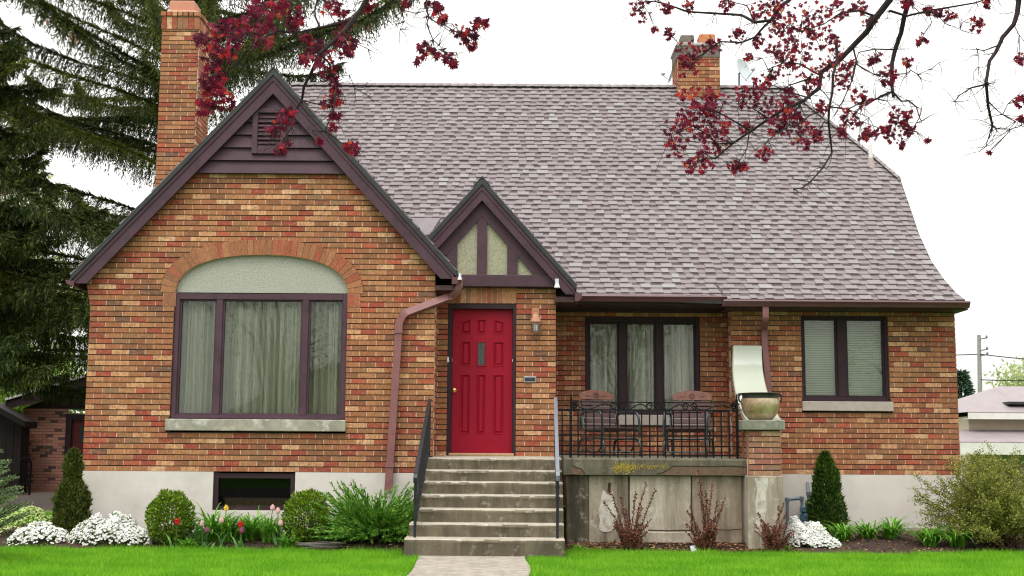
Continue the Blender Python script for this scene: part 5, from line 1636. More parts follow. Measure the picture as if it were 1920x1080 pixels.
# white candytuft mounds
def candytuft(pxs, Y, dep, label, petals, green, n, hz, taper=None, leafmat='candy_leaf'):
    x0, x1 = at(pxs[0], 1000, Y).x, at(pxs[1], 1000, Y).x
    cx = (x0 + x1) / 2; c = Vector((cx, Y, bed_z(cx, Y) - .01)); w = (x1 - x0) / 2
    o = empty('candytuft_clump', c, label, 'flowers', 'low mounds of small white flowers')
    P = []; D = []
    while len(P) < n:
        u, v = R.uniform(-1, 1), R.uniform(-1, 1)
        if u * u + v * v > 1: continue
        e = (1 - (u * u + v * v)) ** .6
        t_ = taper(u) if taper else 1
        z = hz * t_ * e * (1 + .55 * mnoise.noise(Vector((u * w * 7 + pxs[0], v * dep * 7, 1)))) + R.gauss(0, .012)
        P.append((cx + u * w, Y + v * dep, c.z + z)); D.append((u * .7, v * .7 - .25, .9))
    P, D = np.array(P), np.array(D)
    k = int(n * green)
    G = diamonds(P[:k] - np.array([0, 0, .035]) + NR.normal(0, .015, (k, 3)), D[:k] + NR.normal(0, .6, (k, 3)), NR.uniform(.025, .05, k), NR.uniform(.008, .014, k))
    quads_obj('foliage', G, M[leafmat], o)
    # flower heads: flat tufts of petals
    H = P[k:]; HD = unit(D[k:] + NR.normal(0, .28, H.shape)); V = []
    a = unit(np.cross(HD, NR.normal(size=H.shape))); b2 = np.cross(HD, a)
    R_ = NR.uniform(.011, .021, (len(H), 1))
    for q in range(5):
        th = q * 6.283 / 5; dr = a * math.cos(th) + b2 * math.sin(th)
        V.append(np.stack([H + HD * .008, H + dr * R_ * .7 + np.cross(HD, dr) * R_ * .45, H + dr * R_ * 1.05 + HD * .002, H + dr * R_ * .7 - np.cross(HD, dr) * R_ * .45], 1))
    quads_obj('flowers', np.concatenate(V), M[petals], o)
candytuft((128, 284), 14.66, .20, 'white flower mound between the narrow evergreen and the first round shrub', 'candy_flower', .42, 3600, .30)
candytuft((16, 134), 14.72, .22, 'white flower mound at the far left, left of the narrow evergreen', 'candy_flower', .5, 1900, .20)
candytuft((-20, 108), 15.15, .25, 'lime green mound of fading flowers at the far left behind the white ones', 'candy_lime', .55, 2000, .30)
candytuft((1470, 1576), 14.95, .24, 'white flower mound sloping down beside the gas meter', 'candy_flower', .30, 4200, .30, lambda u: .78 - .48 * u)

# strap-leaved clumps
def strap_clump(name, c, n, L, spread, mat, w=.018, arch=1.0, rr=None):
    V = []
    rr = rr or R
    for k in range(n):
        a = rr.uniform(0, 6.283); el = rad(rr.uniform(58, 86)); ln = rr.uniform(.6, 1.05) * L
        p = np.array([c[0] + rr.gauss(0, .035), c[1] + rr.gauss(0, .03), c[2] - .01]); d = np.array([math.cos(a) * math.cos(el), math.sin(a) * math.cos(el), math.sin(el)])
        side = np.array([-math.sin(a), math.cos(a), 0]); m = 6; pts = [p.copy()]
        for i in range(m):
            el -= rad(spread) / m * rr.uniform(.6, 1.3) * (1 + i * .25) * arch
            d = np.array([math.cos(a) * math.cos(el), math.sin(a) * math.cos(el), math.sin(el)]); p = p + d * ln / m; pts.append(p.copy())
        for i in range(m):
            w0 = w * (1 - (i / m) ** 2.2) * (.6 + .4 * min(1, i)); w1 = w * (1 - ((i + 1) / m) ** 2.2)
            V.append([pts[i] - side * w0 / 2, pts[i] + side * w0 / 2, pts[i + 1] + side * w1 / 2, pts[i + 1] - side * w1 / 2])
    return np.array(V)
def daylily(px, py, Y, L, n, label):
    c = base(px, py, Y); o = quads_obj('daylily_clump', strap_clump('', c, int(n * 1.5), L * 1.45, 62, None, .026), M['blade'], None, origin=c)
    return tag(o, label, 'plant', 'strap leaved green clumps along the right bed')
daylily(1581, 1018, 15.3, .30, 60, 'arching green leaf clump touching the white flowers by the gas meter')
daylily(1628, 1012, 15.55, .30, 46, 'smaller upright green leaf clump, second along the right bed')
daylily(1671, 1012, 15.5, .34, 75, 'green leaf clump in the middle of the right bed')
daylily(1745, 1022, 15.1, .34, 80, 'green leaf clump, second from the airy olive shrub')
daylily(1797, 1022, 15.1, .36, 80, 'green leaf clump at the foot of the airy olive shrub')
for k, (px, py, Y, L, n, lab) in enumerate([(372, 1022, 14.7, .34, 40, 'green tulip foliage clump next to the first round shrub'), (398, 1020, 14.85, .48, 85, 'tall arching green leaf clump below the basement window'), (470, 1022, 14.85, .44, 70, 'arching green leaf clump under the right half of the basement window'), (505, 1022, 14.75, .42, 60, 'green leaf clump left of the second round shrub'), (432, 1024, 14.78, .40, 70, 'green leaf clump behind the red tulip under the basement window'), (350, 1030, 14.5, .20, 36, 'short green leaf clump at the foot of the first round shrub'), (540, 1030, 14.5, .22, 40, 'short green leaf clump at the foot of the second round shrub'), (628, 1012, 14.9, .30, 45, 'low green leaf clump between the second round shrub and juniper')]):
    c = base(px, py, Y); tag(quads_obj('leaf_clump', strap_clump('', c, int(n * 1.3), L * 1.35, 52, None, .030), M['blade'] if k else M['tulip_leaf'], None, origin=c), lab, 'plant', 'leafy clumps under the basement window')
for k, (px, py, Y, L, n, lab) in enumerate([(1085, 1030, 14.55, .13, 60, 'low green tuft beside the foot of the steps'), (1125, 1034, 14.45, .10, 60, 'low green tuft left of the first burgundy shrub'), (1205, 1036, 14.4, .09, 50, 'low green tuft at the lawn edge between burgundy shrubs'), (1470, 1030, 14.55, .12, 50, 'small yellowish green tuft left of the sloping white flowers'), (1330, 1038, 14.36, .09, 40, 'low green tuft in front of the second burgundy shrub')]):
    c = base(px, py, Y); tag(quads_obj('green_tuft', strap_clump('', c, n, L, 60, None, .012), M['blade'], None, origin=c), lab, 'plant', 'small tufts in the right bed')

# tulips, one thing each
def tulip(px, py, Y, colour, label, op=0.6):
    head = at(px, py, Y); x0 = head.x + R.uniform(-.03, .03); g = Vector((x0, Y + .02, bed_z(x0, Y)))
    o = empty('tulip', g, label, 'tulip', 'tulips in front of the basement window')
    b = MB(); m = g.lerp(head, .55) + Vector((R.uniform(-.012, .012), 0, 0)); b.tube([g, m, head], .0045, 6); b.build('stem', M['stem'], o)
    V = []
    for k in range(6):
        a0 = k * 6.283 / 6 + .3; r = .029 if k % 2 else .033; h = .078
        prof = [(0, .25), (.2, .85), (.5, 1.0), (.8, op + .15), (1, op * .55)]
        for (f0, q0_), (f1, q1_) in zip(prof, prof[1:]):
            w0, w1 = (.62 * math.sin(math.pi * min(.97, f0 * .9 + .08))), (.62 * math.sin(math.pi * min(.97, f1 * .9 + .08)))
            def P_(q, w, f): return (head.x + r * q * math.cos(a0 + w), head.y + r * q * math.sin(a0 + w), head.z - .004 + h * f)
            V.append([P_(q0_, -w0, f0), P_(q0_, w0, f0), P_(q1_, w1, f1), P_(q1_, -w1, f1)])
    quads_obj('flower', np.array(V), M[colour], o)
    L = []
    for k in range(3):
        rr = random.Random(int(px) * 7 + k); L.append(strap_clump('', g, 1, .26, 55, None, .042, .7, rr))
    quads_obj('leaves', np.concatenate(L), M['tulip_leaf'], o)
tulip(332, 984, 14.42, 'petal_red', 'red tulip standing in front of the first round shrub', .9)
tulip(451, 989, 14.5, 'petal_red', 'red tulip under the basement window', .9)
tulip(424, 958, 14.9, 'petal_yellow', 'yellow tulip before the basement window', .5)
tulip(379, 987, 14.5, 'petal_pink', 'pale pink tulip right of the first round shrub', .5)
tulip(388, 999, 14.45, 'petal_purple', 'small purple tulip beside the pale pink one', .4)
tulip(415, 981, 14.55, 'petal_pink', 'pale pink tulip below the yellow tulip', .5)
tulip(521, 963, 14.62, 'petal_pink', 'taller pale pink tulip left of the second round shrub', .5)
tulip(526, 986, 14.5, 'petal_pink', 'lower pale pink tulip left of the second round shrub', .5)
tulip(453, 1000, 14.46, 'petal_purple', 'dark purple tulip just under the red tulip', .4)
tulip(511, 957, 14.8, 'petal_pink', 'small pale tulip at the right edge of the basement window', .4)

# burgundy shrubs: whippy stems with whorls of small leaves
def red_shrub(px, py, Y, tips, label, seed):
    c = base(px, py, Y); rr = random.Random(seed); o = empty('burgundy_shrub', c, label, 'shrub', 'dark red shrubs in front of the porch wall')
    st = MB(); V = []
    stems = []
    for tx, ty in tips:
        stems.append((at(tx, ty, Y + rr.uniform(-.12, .12)), 1.0))
    for k in range(36):
        a = rr.uniform(0, 6.283); h = rr.uniform(.12, .36); r = rr.uniform(.05, .26)
        stems.append((c + Vector((math.cos(a) * r, math.sin(a) * r * .7, h)), .7))
    for tip, f in stems:
        s0 = c + Vector((rr.gauss(0, .05), rr.gauss(0, .03), -.02)); m = s0.lerp(tip, .5) + Vector(((s0.x - tip.x) * .12, 0, .03)); n = 14
        pts = [s0 * (1 - q) ** 2 + m * 2 * q * (1 - q) + tip * q * q for q in [i / n for i in range(n + 1)]]
        st.tube(pts, [.0055 * f * (1 - .75 * i / n) for i in range(n + 1)], 4)
        Lg = (tip - s0).length
        nw = max(5, int(Lg / .026))
        for k in range(nw):
            q = .22 + .78 * k / nw; i = min(n - 1, int(q * n)); p = pts[i].lerp(pts[i + 1], q * n - i); m_ = 5
            d = NR.normal(0, .6, (m_, 3)) + np.array([0, 0, .55])
            V.append(diamonds(np.tile(np.array(p), (m_, 1)), d, NR.uniform(.02, .04, m_), NR.uniform(.009, .017, m_)))
    quads_obj('foliage', np.concatenate(V), M['red_twig'], o); st.build('stems', M['twig'], o)
red_shrub(1180, 1020, 14.5, [(1131, 940), (1143, 918), (1164, 930), (1192, 922), (1213, 905), (1231, 916), (1223, 973), (1172, 950), (1204, 950), (1150, 975)], 'dark red whippy shrub nearest the steps against the porch wall', 1)
red_shrub(1322, 1020, 14.5, [(1287, 958), (1294, 948), (1308, 880), (1322, 918), (1336, 908), (1345, 938), (1361, 932), (1354, 955), (1326, 935), (1310, 920)], 'dark red whippy shrub in the middle of the porch wall with one tall stem', 2)
red_shrub(1452, 1022, 14.4, [(1420, 962), (1432, 978), (1460, 947), (1471, 943), (1476, 960), (1415, 995), (1445, 985)], 'smaller dark red shrub at the foot of the pillar', 3)

# airy olive shrub at the right edge
def olive_shrub():
    c = base(1878, 1012, 15.3); o = empty('olive_shrub', c, 'big airy olive green shrub with dark bare stems at the right house corner', 'shrub')
    st = MB(); V = []; rr = random.Random(11)
    for k in range(95):
        a = rr.uniform(0, 6.283); el = rad(rr.uniform(26, 86)); L = rr.uniform(.66, 1.12)
        p = Vector((c.x + rr.gauss(0, .09), c.y + rr.gauss(0, .09), c.z - .03)); d = Vector((math.cos(a) * math.cos(el), math.sin(a) * math.cos(el), math.sin(el))); pts = [p]
        n = 10
        for i in range(n):
            d = (d + Vector((rr.gauss(0, .10), rr.gauss(0, .10), rr.gauss(-.03, .06)))).normalized(); p = p + d * L / n; pts.append(p)
        st.tube(pts, [.010 * (1 - .85 * i / n) for i in range(n + 1)], 5)
        for i in range(3, n + 1):
            for q in range(3 if i > 4 else 1):
                d2 = (d + Vector((rr.gauss(0, .8), rr.gauss(0, .8), rr.gauss(.1, .5)))).normalized(); tw = [pts[i]]
                l2 = rr.uniform(.09, .26); m = 4; pp = pts[i]
                for w in range(m):
                    d2 = (d2 + Vector((rr.gauss(0, .15), rr.gauss(0, .15), rr.gauss(-.02, .1)))).normalized(); pp = pp + d2 * l2 / m; tw.append(pp)
                st.tube(tw, [.003, .0025, .002, .0016, .001], 3)
                for w in tw[1:]:
                    m_ = 9 if i > 4 else 4
                    V.append(diamonds(np.array(w) + NR.normal(0, .02, (m_, 3)), NR.normal(0, .7, (m_, 3)) + np.array([0, 0, .3]), NR.uniform(.016, .036, m_), NR.uniform(.009, .017, m_)))
    quads_obj('foliage', np.concatenate(V), M['shrub'], o); st.build('stems', M['twig'], o)
olive_shrub()

# hose, plant label
b = MB()
for k in range(5):
    P = []; c = base(598, 1030, 14.42)
    for i in range(28):
        a = 6.283 * i / 24; P.append((c.x + (.21 + .018 * k) * math.cos(a) + .02 * math.sin(k * 2.1), c.y + .09 * math.sin(a), c.z + .035 + .011 * k + .006 * math.sin(3 * a + k)))
    b.tube(P, .009, 6)
tag(b.build('garden_hose', M['rubber'], smooth=True), 'coiled dark garden hose lying at the bed edge by the juniper', 'hose')
for px, py, lab in ((1302, 1003, 'small grey plant label at the second burgundy shrub'), (1466, 1026, 'tilted grey plant label by the third burgundy shrub')):
    c = base(px, py, 14.45); b = MB(); b.hexa([(c.x - .03, c.y, c.z), (c.x + .03, c.y - .01, c.z + .01), (c.x + .03, c.y, c.z + .012), (c.x - .03, c.y + .01, c.z), (c.x - .045, c.y + .05, c.z + .08), (c.x + .015, c.y + .04, c.z + .09), (c.x + .015, c.y + .05, c.z + .092), (c.x - .045, c.y + .06, c.z + .082)])
    b.tube([(c.x, c.y + .01, c.z - .05), (c.x - .012, c.y + .03, c.z + .04)], .004, 5)
    tag(b.build('plant_label', M['dish']), lab, 'plant label', 'plant labels in the bed')

# young blue spruce at the left edge of the frame
def young_spruce():
    Y = 12.6; c = Vector((-5.66, Y, -.02)); o = empty('young_spruce', c, 'pale green young spruce branches poking in at the left edge of the lawn', 'spruce')
    V = []; st = MB(); st.tube([c, c + Vector((0, 0, 1.95))], [.035, .006], 6); rr = random.Random(3)
    for k in range(120):
        z = .10 + 1.8 * k / 120; a = k * 2.4; L = (1.98 - z) * .50 + .06
        for s in range(1):
            d = np.array([math.cos(a), math.sin(a), .42]); d /= np.linalg.norm(d); p = np.array([c.x, c.y, c.z + z])
            subs = [(p, p + d * L)]
            for q in (.35, .5, .65, .8):
                for sg in (-1, 1):
                    s0 = p + d * L * q; sd = np.array([-math.sin(a) * sg, math.cos(a) * sg, .25]) * .7 + d; sd /= np.linalg.norm(sd); subs.append((s0, s0 + sd * L * (1 - q) * .75 + .02))
            for s0, s1 in subs:
                st.tube([tuple(s0), tuple(s1)], [.005, .002], 3); ln = np.linalg.norm(s1 - s0); m = max(8, int(ln * 330)); f = NR.random((m, 1)); t_ = (s1 - s0) / max(ln, 1e-6)
                V.append(diamonds(s0 * (1 - f) + s1 * f, t_ * .8 + NR.normal(0, .55, (m, 3)), NR.uniform(.022, .036, m), np.full(m, .006)))
    quads_obj('foliage', np.concatenate(V), M['blue_spruce'], o); st.build('trunk', M['bark'], o)
young_spruce()

# ------------------------------------------------------------------ tall spruces behind and beside the house
def spruce(c, H, z0, label, seed, rmax, elev, dens=1.0, zmax=99, nb=5, droop=.5, cones=0, light=0.0, hang=1.0, step=.5):
    """whorls of boughs: each clothed along its axis and hung with curtains of fine branchlets"""
    rr = random.Random(seed); o = empty('spruce_tree', c, label, 'spruce', 'tall spruces behind the house')
    st = MB(); V, VL, co, spots = [], [], MB(), []
    st.tube([c + Vector((0, 0, -.1)), c + Vector((.05, 0, H * .5)), c + Vector((0, 0, H))], [.34, .2, .02], 10)
    z = z0
    while z < min(H - .3, zmax):
        for q in range(nb):
            a = rr.uniform(0, 6.283)
            L = rmax * (1 - z / H) ** .75 * rr.uniform(.72, 1.12) + .3
            e0_ = rad(elev(z) + rr.uniform(-7, 7)); n = 14; p = c + Vector((0, 0, z + rr.uniform(-.2, .2))); pts = [p]
            for i in range(n):
                f = i / n; el = e0_ - rad(20) * droop * math.sin(math.pi * f) + rad(22) * f * f
                p = p + Vector((math.cos(a + .1 * math.sin(i)) * math.cos(el), math.sin(a + .1 * math.sin(i)) * math.cos(el), math.sin(el))) * L / n; pts.append(p)
            st.tube(pts, [.022 * (1 - .92 * i / n) * (.4 + L / rmax) for i in range(n + 1)], 5)
            P = np.array([tuple(x) for x in pts]); A = np.array([-math.sin(a), math.cos(a), 0]); al = unit((P[-1] - P[0])[None])[0]
            def on(f):
                g = np.clip(f * n, 0, n - .001); i0 = g.astype(int); return P[i0] * (1 - (g - i0))[:, None] + P[i0 + 1] * (g - i0)[:, None]
            # needles clothing the axis
            m = int(L * 120 * dens); f = NR.uniform(.04, 1, m)
            d = al[None] * NR.uniform(.4, 1.1, (m, 1)) + A[None] * NR.normal(0, .8, (m, 1)) + NR.normal(0, .22, (m, 3)) + np.array([0, 0, -.12])
            w1 = diamonds(on(f), d, NR.uniform(.10, .24, m), NR.uniform(.018, .034, m))
            # hanging branchlets
            m = int(L * 30 * dens); f = NR.uniform(.10, 1, m); b0 = on(f); taper = (1.1 - .62 * f)[:, None]
            sg = NR.choice([-1, 1], m)[:, None] * NR.uniform(.05, .9, (m, 1))
            d = unit(A[None] * sg + al[None] * NR.uniform(.1, .7, (m, 1)) + np.array([0, 0, -1]) * NR.uniform(.05, .8, (m, 1)) * hang)
            l2 = NR.uniform(.20, .60, (m, 1)) * taper * (L / 6 + .45)
            W = []
            pp = b0.copy()
            for w in range(5):
                d = unit(d + np.array([0, 0, -.32 * hang])); p2 = pp + d * l2 / 5
                for h in range(3):
                    f2 = NR.random((m, 1))
                    W.append(diamonds(pp * (1 - f2) + p2 * f2, d + NR.normal(0, .42, (m, 3)), NR.uniform(.06, .14, m), NR.uniform(.012, .024, m)))
                pp = p2
            W = np.concatenate(W)
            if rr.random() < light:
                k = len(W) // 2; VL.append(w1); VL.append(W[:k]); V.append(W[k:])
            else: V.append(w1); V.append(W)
            if cones and L > 2:
                for _ in range(int(L * cones * 40)):
                    b1 = on(np.array([rr.uniform(.66, 1)]))[0]
                    for _ in range(rr.randint(1, 3)):
                        s = (b1[0] + rr.gauss(0, .12), b1[1] + rr.gauss(0, .12), b1[2] - rr.uniform(.05, .22)); q_ = proj(s); (spots.append(s) if -5 < q_[0] < 1000 and -5 < q_[1] < 420 else None)
        z += step * rr.uniform(.8, 1.2)
    quads_obj('foliage', np.concatenate(V), M['spruce'], o)
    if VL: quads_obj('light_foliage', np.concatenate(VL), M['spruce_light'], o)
    st.build('trunk', M['bark'], o)
    if spots:
        co.lathe((0, 0, -.16), [(.006, 0), (.024, .03), (.028, .07), (.02, .12), (.005, .16)], 6); first = None
        spots.sort(key=lambda s: s[1])
        for s in spots[:95]:
            if first is None: first = k = co.build('cone', M['cone'], o, origin=(0, 0, 0))
            else: k = first.copy(); COL.objects.link(k); k.parent = o
            k.location = Vector(s) - c
spruce(Vector((at(352, 500, 27).x, 27.0, 0)), 24.0, 3.0, 'tall drooping spruce with cones behind the left chimney', 21, 8.0, lambda z: 4 + 2.2 * z, 1.9, 22.5, 6, .8, .016, .42, 1.15, .60)
spruce(Vector((-11.4, 24.0, 0)), 10.8, 3.2, 'dark dense spruce at the far left overhanging the garage', 33, 5.3, lambda z: -12 + 2.2 * z, 1.8, 10.4, 14, .5, .004, .12, 1.25, .38)

# ------------------------------------------------------------------ garage, shed, gate, driveway
yg_ = 30.0
zg = at(80, 922, yg_).z
gar = empty('garage', (at(110, 900, yg_).x, yg_ + 2, zg), 'low brick garage with dark red door behind the left house corner', 'garage')
gx0, gx1 = at(39, 840, yg_).x, at(121, 840, yg_).x
gz1 = at(80, 766, yg_).z
sl = (at(160, 716, yg_).z - at(22, 757, yg_).z) / (at(160, 716, yg_).x - at(22, 757, yg_).x)
rx0 = at(20, 757, yg_).x; rz0 = at(20, 757, yg_).z
lay('brick_wall', front(yg_), zg, gz1, lambda z: [(gx0, gx1)], gar, phase=0, mats=(M['g_brick'], M['mortar'], M['mortar_dark']), thick=.15)
lay('side_wall', left_face(gx0), zg, gz1, lambda z: [(yg_ + .037, yg_ + 5)], gar, phase=0, mats=(M['g_brick'], M['mortar'], M['mortar_dark']), thick=.15)
b = MB()
xr_ = gx0 + 4.4; xm = (rx0 + xr_ + .5) / 2
b.prism([(gx0, yg_ - .0, gz1), (xm * 2 - gx0, yg_, gz1), (xm, yg_, rz0 + sl * (xm - rx0))], (0, .12, 0)); b.build('gable_boards', M['trim_dark'], gar)
b = MB()
for s in (-1, 1):
    xe = rx0 if s < 0 else 2 * xm - rx0
    P = [(xm, yg_ - .3, rz0 + sl * (xm - rx0)), (xe, yg_ - .3, rz0), (xe, yg_ - .3, rz0 + .09), (xm, yg_ - .3, rz0 + sl * (xm - rx0) + .09)]
    b.prism(P, (0, 5.5, 0), 0); P2 = [(q[0], q[1] - .02, q[2] + .095 - (.1 if i > 1 else 0) + (.035 if i > 1 else 0)) for i, q in enumerate(P)]; b.prism(P2, (0, 5.5, 0), 1)
    P4 = [(q[0], q[1] - .05, q[2] + (.03 if i < 2 else .0)) for i, q in enumerate(P)]; P4[2] = (P[2][0], P[2][1] - .05, P[2][2] + .022); P4[3] = (P[3][0], P[3][1] - .05, P[3][2] + .022); P4[0] = (P[0][0], P[0][1] - .05, P[0][2] + .062); P4[1] = (P[1][0], P[1][1] - .05, P[1][2] + .062); b.prism(P4, (0, .04, 0), 1)
    P3 = [(q[0], q[1] - .012, q[2] - (.16 if i < 2 else .09)) for i, q in enumerate(P)]; b.prism(P3, (0, .03, 0), 2)
b.build('garage_roof', [M['trim_dark'], M['white_trim'], M['trim_dark']], gar)
b = MB(); gdx0, gdx1 = gx1 + .14, 2 * xm - gx0 - .3
b.box(gdx0, gdx1, yg_ + .04, yg_ + .09, zg, gz1 - .25)
for k in range(3): b.box(gdx0 + .16, gdx1 - .06, yg_ + .028, yg_ + .05, zg + .1 + k * .42, zg + .1 + k * .42 + .34, ch=.01)
gd = b.build('garage_door', M['red_garage_door'], gar)
b = MB(); b.box(gdx0 + .2, gdx0 + .9, yg_ + .02, yg_ + .035, gz1 - .8, gz1 - .42); b.build('pane', M['dark_slot'], gd)
b = MB(); b.box(gx1, gx1 + .14, yg_ - .01, yg_ + .12, zg, gz1 - .13); b.box(gx1 + .14, gdx1, yg_ - .012, yg_ + .12, gz1 - .25, gz1 - .13); b.box(gdx1, 2 * xm - gx0, yg_ - .01, yg_ + .12, zg, gz1 - .13); b.build('door_frame', M['trim_dark'], gar)

ys = 29.2; zs2 = at(20, 945, ys).z
shed = empty('wooden_shed', (at(0, 900, ys).x, ys + 1, zs2), 'dark board shed at the far left edge', 'shed')
sx0, sx1 = at(-160, 860, ys).x, at(38, 860, ys).x; sh = at(20, 800, ys).z
b = MB(); nbd = 14
for k in range(nbd):
    xa = sx0 + (sx1 - sx0) * k / nbd; xb = sx0 + (sx1 - sx0) * (k + 1) / nbd - .008; b.box(xa, xb, ys - R.uniform(0, .006), ys + .05, zs2, sh + .02)
b.box(sx0, sx1 - .01, ys + .05, ys + .5, zs2, sh + .0); b.build('wall', M['shed'], shed)
b = MB(); rzt = at(-60, 764, ys).z; xm2 = (sx0 + sx1) / 2
for s in (-1, 1):
    xe = xm2 + s * ((sx1 - sx0) / 2 + .14); P = [(xm2, ys - .2, rzt + .25), (xe, ys - .2, sh - .02), (xe, ys - .2, sh + .12), (xm2, ys - .2, rzt + .39)]; b.prism(P, (0, .75, 0))
b.prism([(sx0, ys - .0, sh), (sx1, ys, sh), (xm2, ys, rzt + .26)], (0, .1, 0)); b.build('shed_roof', M['shed'], shed)
yt = 28.4; zt_ = at(50, 945, yt).z
gate = empty('metal_gate', (at(47, 900, yt).x, yt, zt_), 'narrow dark metal gate with curved top beside the shed', 'gate')
b = MB(); gxa, gxb = at(37, 900, yt).x, at(57, 900, yt).x; gzt = at(47, 858, yt).z
P = [(gxa, yt, zt_), (gxa, yt, gzt - .06), (gxa + .05, yt, gzt), (gxb - .05, yt, gzt - .02), (gxb, yt, gzt - .12), (gxb, yt, zt_)]
b.tube(smooth_path(P, 4), .02, 6); b.build('gate_frame', M['iron'], gate)
b = MB()
for k in range(1, 7): x = gxa + (gxb - gxa) * k / 7; b.tube([(x, yt, zt_ + .04), (x, yt, gzt - .06)], .008, 5)
for q in (.08, .45): b.tube([(gxa, yt, zt_ + q), (gxb, yt, zt_ + q)], .012, 5)
b.build('bars', M['iron'], gate)
b = MB(); b.face([(-14, 22.6, .0), (-5.6, 22.6, .0), (-5.6, 29.8, zg - .0), (-14, 29.8, zg - .0)]); b.face([(-14, 29.8, zg), (-5.6, 29.8, zg), (-5.6, 36, zg + .01), (-14, 36, zg + .01)]); tag(b.build('driveway', M['drive']), kind='structure')
b = MB(); b.box(-14, -5.6, 22.45, 22.62, -.1, .035, ch=.02); tag(b.build('kerb', M['porch_wall_clean']), kind='structure')

# ------------------------------------------------------------------ trees and buildings beyond
def leafy_tree(c, H, cr, n, label, mat, name='tree', group='trees beyond the houses', L=.16, flat=.75, trunk_h=.4, lobes=9, seed=1):
    rr = random.Random(seed); o = empty(name, c, label, 'tree', group); st = MB()
    st.tube([c, c + Vector((.05, 0, H * .5)), c + Vector((0, 0, H * .8))], [H * .022, H * .015, .03], 8); V = []
    for k in range(lobes):
        a = rr.uniform(0, 6.283); q = rr.uniform(.1, 1); cc = c + Vector((math.cos(a) * cr * .62 * q, math.sin(a) * cr * .62 * q, H * trunk_h + (H * (1 - trunk_h)) * rr.uniform(.15, .85)))
        st.tube([c + Vector((0, 0, H * trunk_h * rr.uniform(.7, 1.3))), c.lerp(cc, .55) + Vector((0, 0, H * .22)), cc], [H * .010, H * .006, .01], 5)
        m = n // lobes; d = ico(m); P = np.array(cc) + d * (cr * .46 * NR.uniform(.25, 1.05, (m, 1)) ** .6) * np.array([1, 1, flat])
        V.append(diamonds(P, NR.normal(0, 1, (m, 3)), NR.uniform(.6, 1.3, m) * L, NR.uniform(.6, 1.2, m) * L * .6))
    quads_obj('crown', np.concatenate(V), M[mat], o); st.build('trunk', M['bark'], o)
c = at(48, 760, 38); leafy_tree(Vector((c.x, 38, 0)), 4.3, 2.4, 7000, 'bright yellow green leafy tree behind the garage', 'decid', L=.17, trunk_h=.25, seed=4)
c = at(20, 400, 60); leafy_tree(Vector((c.x, 60, 0)), 14.5, 4.2, 5000, 'pale spring tree far behind the spruces on the left', 'decid_pale', L=.3, seed=8)
c = at(1900, 730, 70); leafy_tree(Vector((c.x, 70, 0)), 6.8, 3.0, 2600, 'pale spring tree behind the neighbouring low house', 'decid_pale', L=.25, seed=6, trunk_h=.3)
c = at(1805, 800, 46); co_ = Vector((c.x, 46, 0))
rr = random.Random(2); o = empty('conifer_tree', co_, 'small dark conifer just right of the house corner', 'tree', 'trees beyond the houses')
n = 5000; z = NR.uniform(0.05, 1, n); a = NR.uniform(0, 6.283, n); r_ = (1.05 - z) * 1.25 * NR.uniform(.3, 1.1, n) ** .5
P = np.stack([co_.x + np.cos(a) * r_, co_.y + np.sin(a) * r_, z * 4.2], 1)
quads_obj('crown', diamonds(P, np.stack([np.cos(a), np.sin(a), np.full(n, -.25)], 1) + NR.normal(0, .4, (n, 3)), NR.uniform(.15, .32, n), NR.uniform(.05, .10, n)), M['dark_conifer'], o)
b = MB(); b.tube([co_, co_ + Vector((0, 0, 4.3))], [.12, .01], 6); b.build('trunk', M['bark'], o)
# the neighbour's low house
yn = 36.0
nb_ = empty('neighbour_house', (at(1990, 800, yn).x, yn + 3, -.02), 'low pale pink sided house beyond the right corner', 'house')
nx0 = at(1816, 800, yn).x; nx1 = nx0 + 9; nz = lambda py: at(1860, py, yn).z
b = MB()
nb_z1 = nz(781)
for k in range(12):
    za, zb2 = nz(838) + (nb_z1 - nz(838)) * k / 5, nz(838) + (nb_z1 - nz(838)) * (k + 1) / 5
    if k >= 5: break
    b.hexa([(nx0, yn - .02, za), (nx1, yn - .02, za), (nx1, yn + .05, za), (nx0, yn + .05, za), (nx0, yn, zb2), (nx1, yn, zb2), (nx1, yn + .05, zb2), (nx0, yn + .05, zb2)])
b.box(nx0, nx1, yn + .05, yn + 6, -.02, nb_z1); b.box(nx0, nx1, yn - .01, yn + .05, -.02, nz(838)); b.build('wall', M['pink_wall'], nb_)
b = MB(); x0 = at(1803, 778, yn).x
zA, zB = nz(779), nz(722); xk = at(1925, 735, yn).x
b.prism([(x0, yn - .5, zA), (xk, yn + 2.0, zB + .0), (nx1 + .4, yn + 2.0, zB), (nx1 + .4, yn - .5, zA)], (0, .0, .08), 0)
b.prism([(x0, yn + 6.4, zA), (nx1 + .4, yn + 6.4, zA), (nx1 + .4, yn + 2.0, zB), (xk, yn + 2.0, zB)], (0, .0, .08), 0)
b.face([(x0, yn - .5, zA + .08), (x0, yn + 6.4, zA + .08), (xk, yn + 2.0, zB + .08)], 0)
b.box(x0, nx1 + .4, yn - .53, yn - .5, zA - .12, zA + .05, 1)
b.box(x0 + .02, nx1 + .3, yn - .48, yn, zA - .12, zA - .1, 1)
b.build('roof', [M['pink_roof'], M['white_trim']], nb_)
b = MB(); zC, zD = nz(834), nz(818); x1_ = at(1803, 825, yn - 2).x
b.prism([(x1_, yn - 1.8, zC), (nx1, yn - 1.8, zC), (nx1, yn - .03, zD + .12), (x1_ + .2, yn - .03, zD + .12)], (0, 0, .06), 0)
b.box(x1_ + .02, nx1, yn - 1.84, yn - 1.8, zC - .28, zC + .03, 1)
for x in (nx0 + 2.2, nx0 + 4.6): b.box(x, x + .12, yn - 1.7, yn - 1.58, -.02, zC - .02, 1)
b.build('porch_roof', [M['pink_roof'], M['white_trim']], nb_)
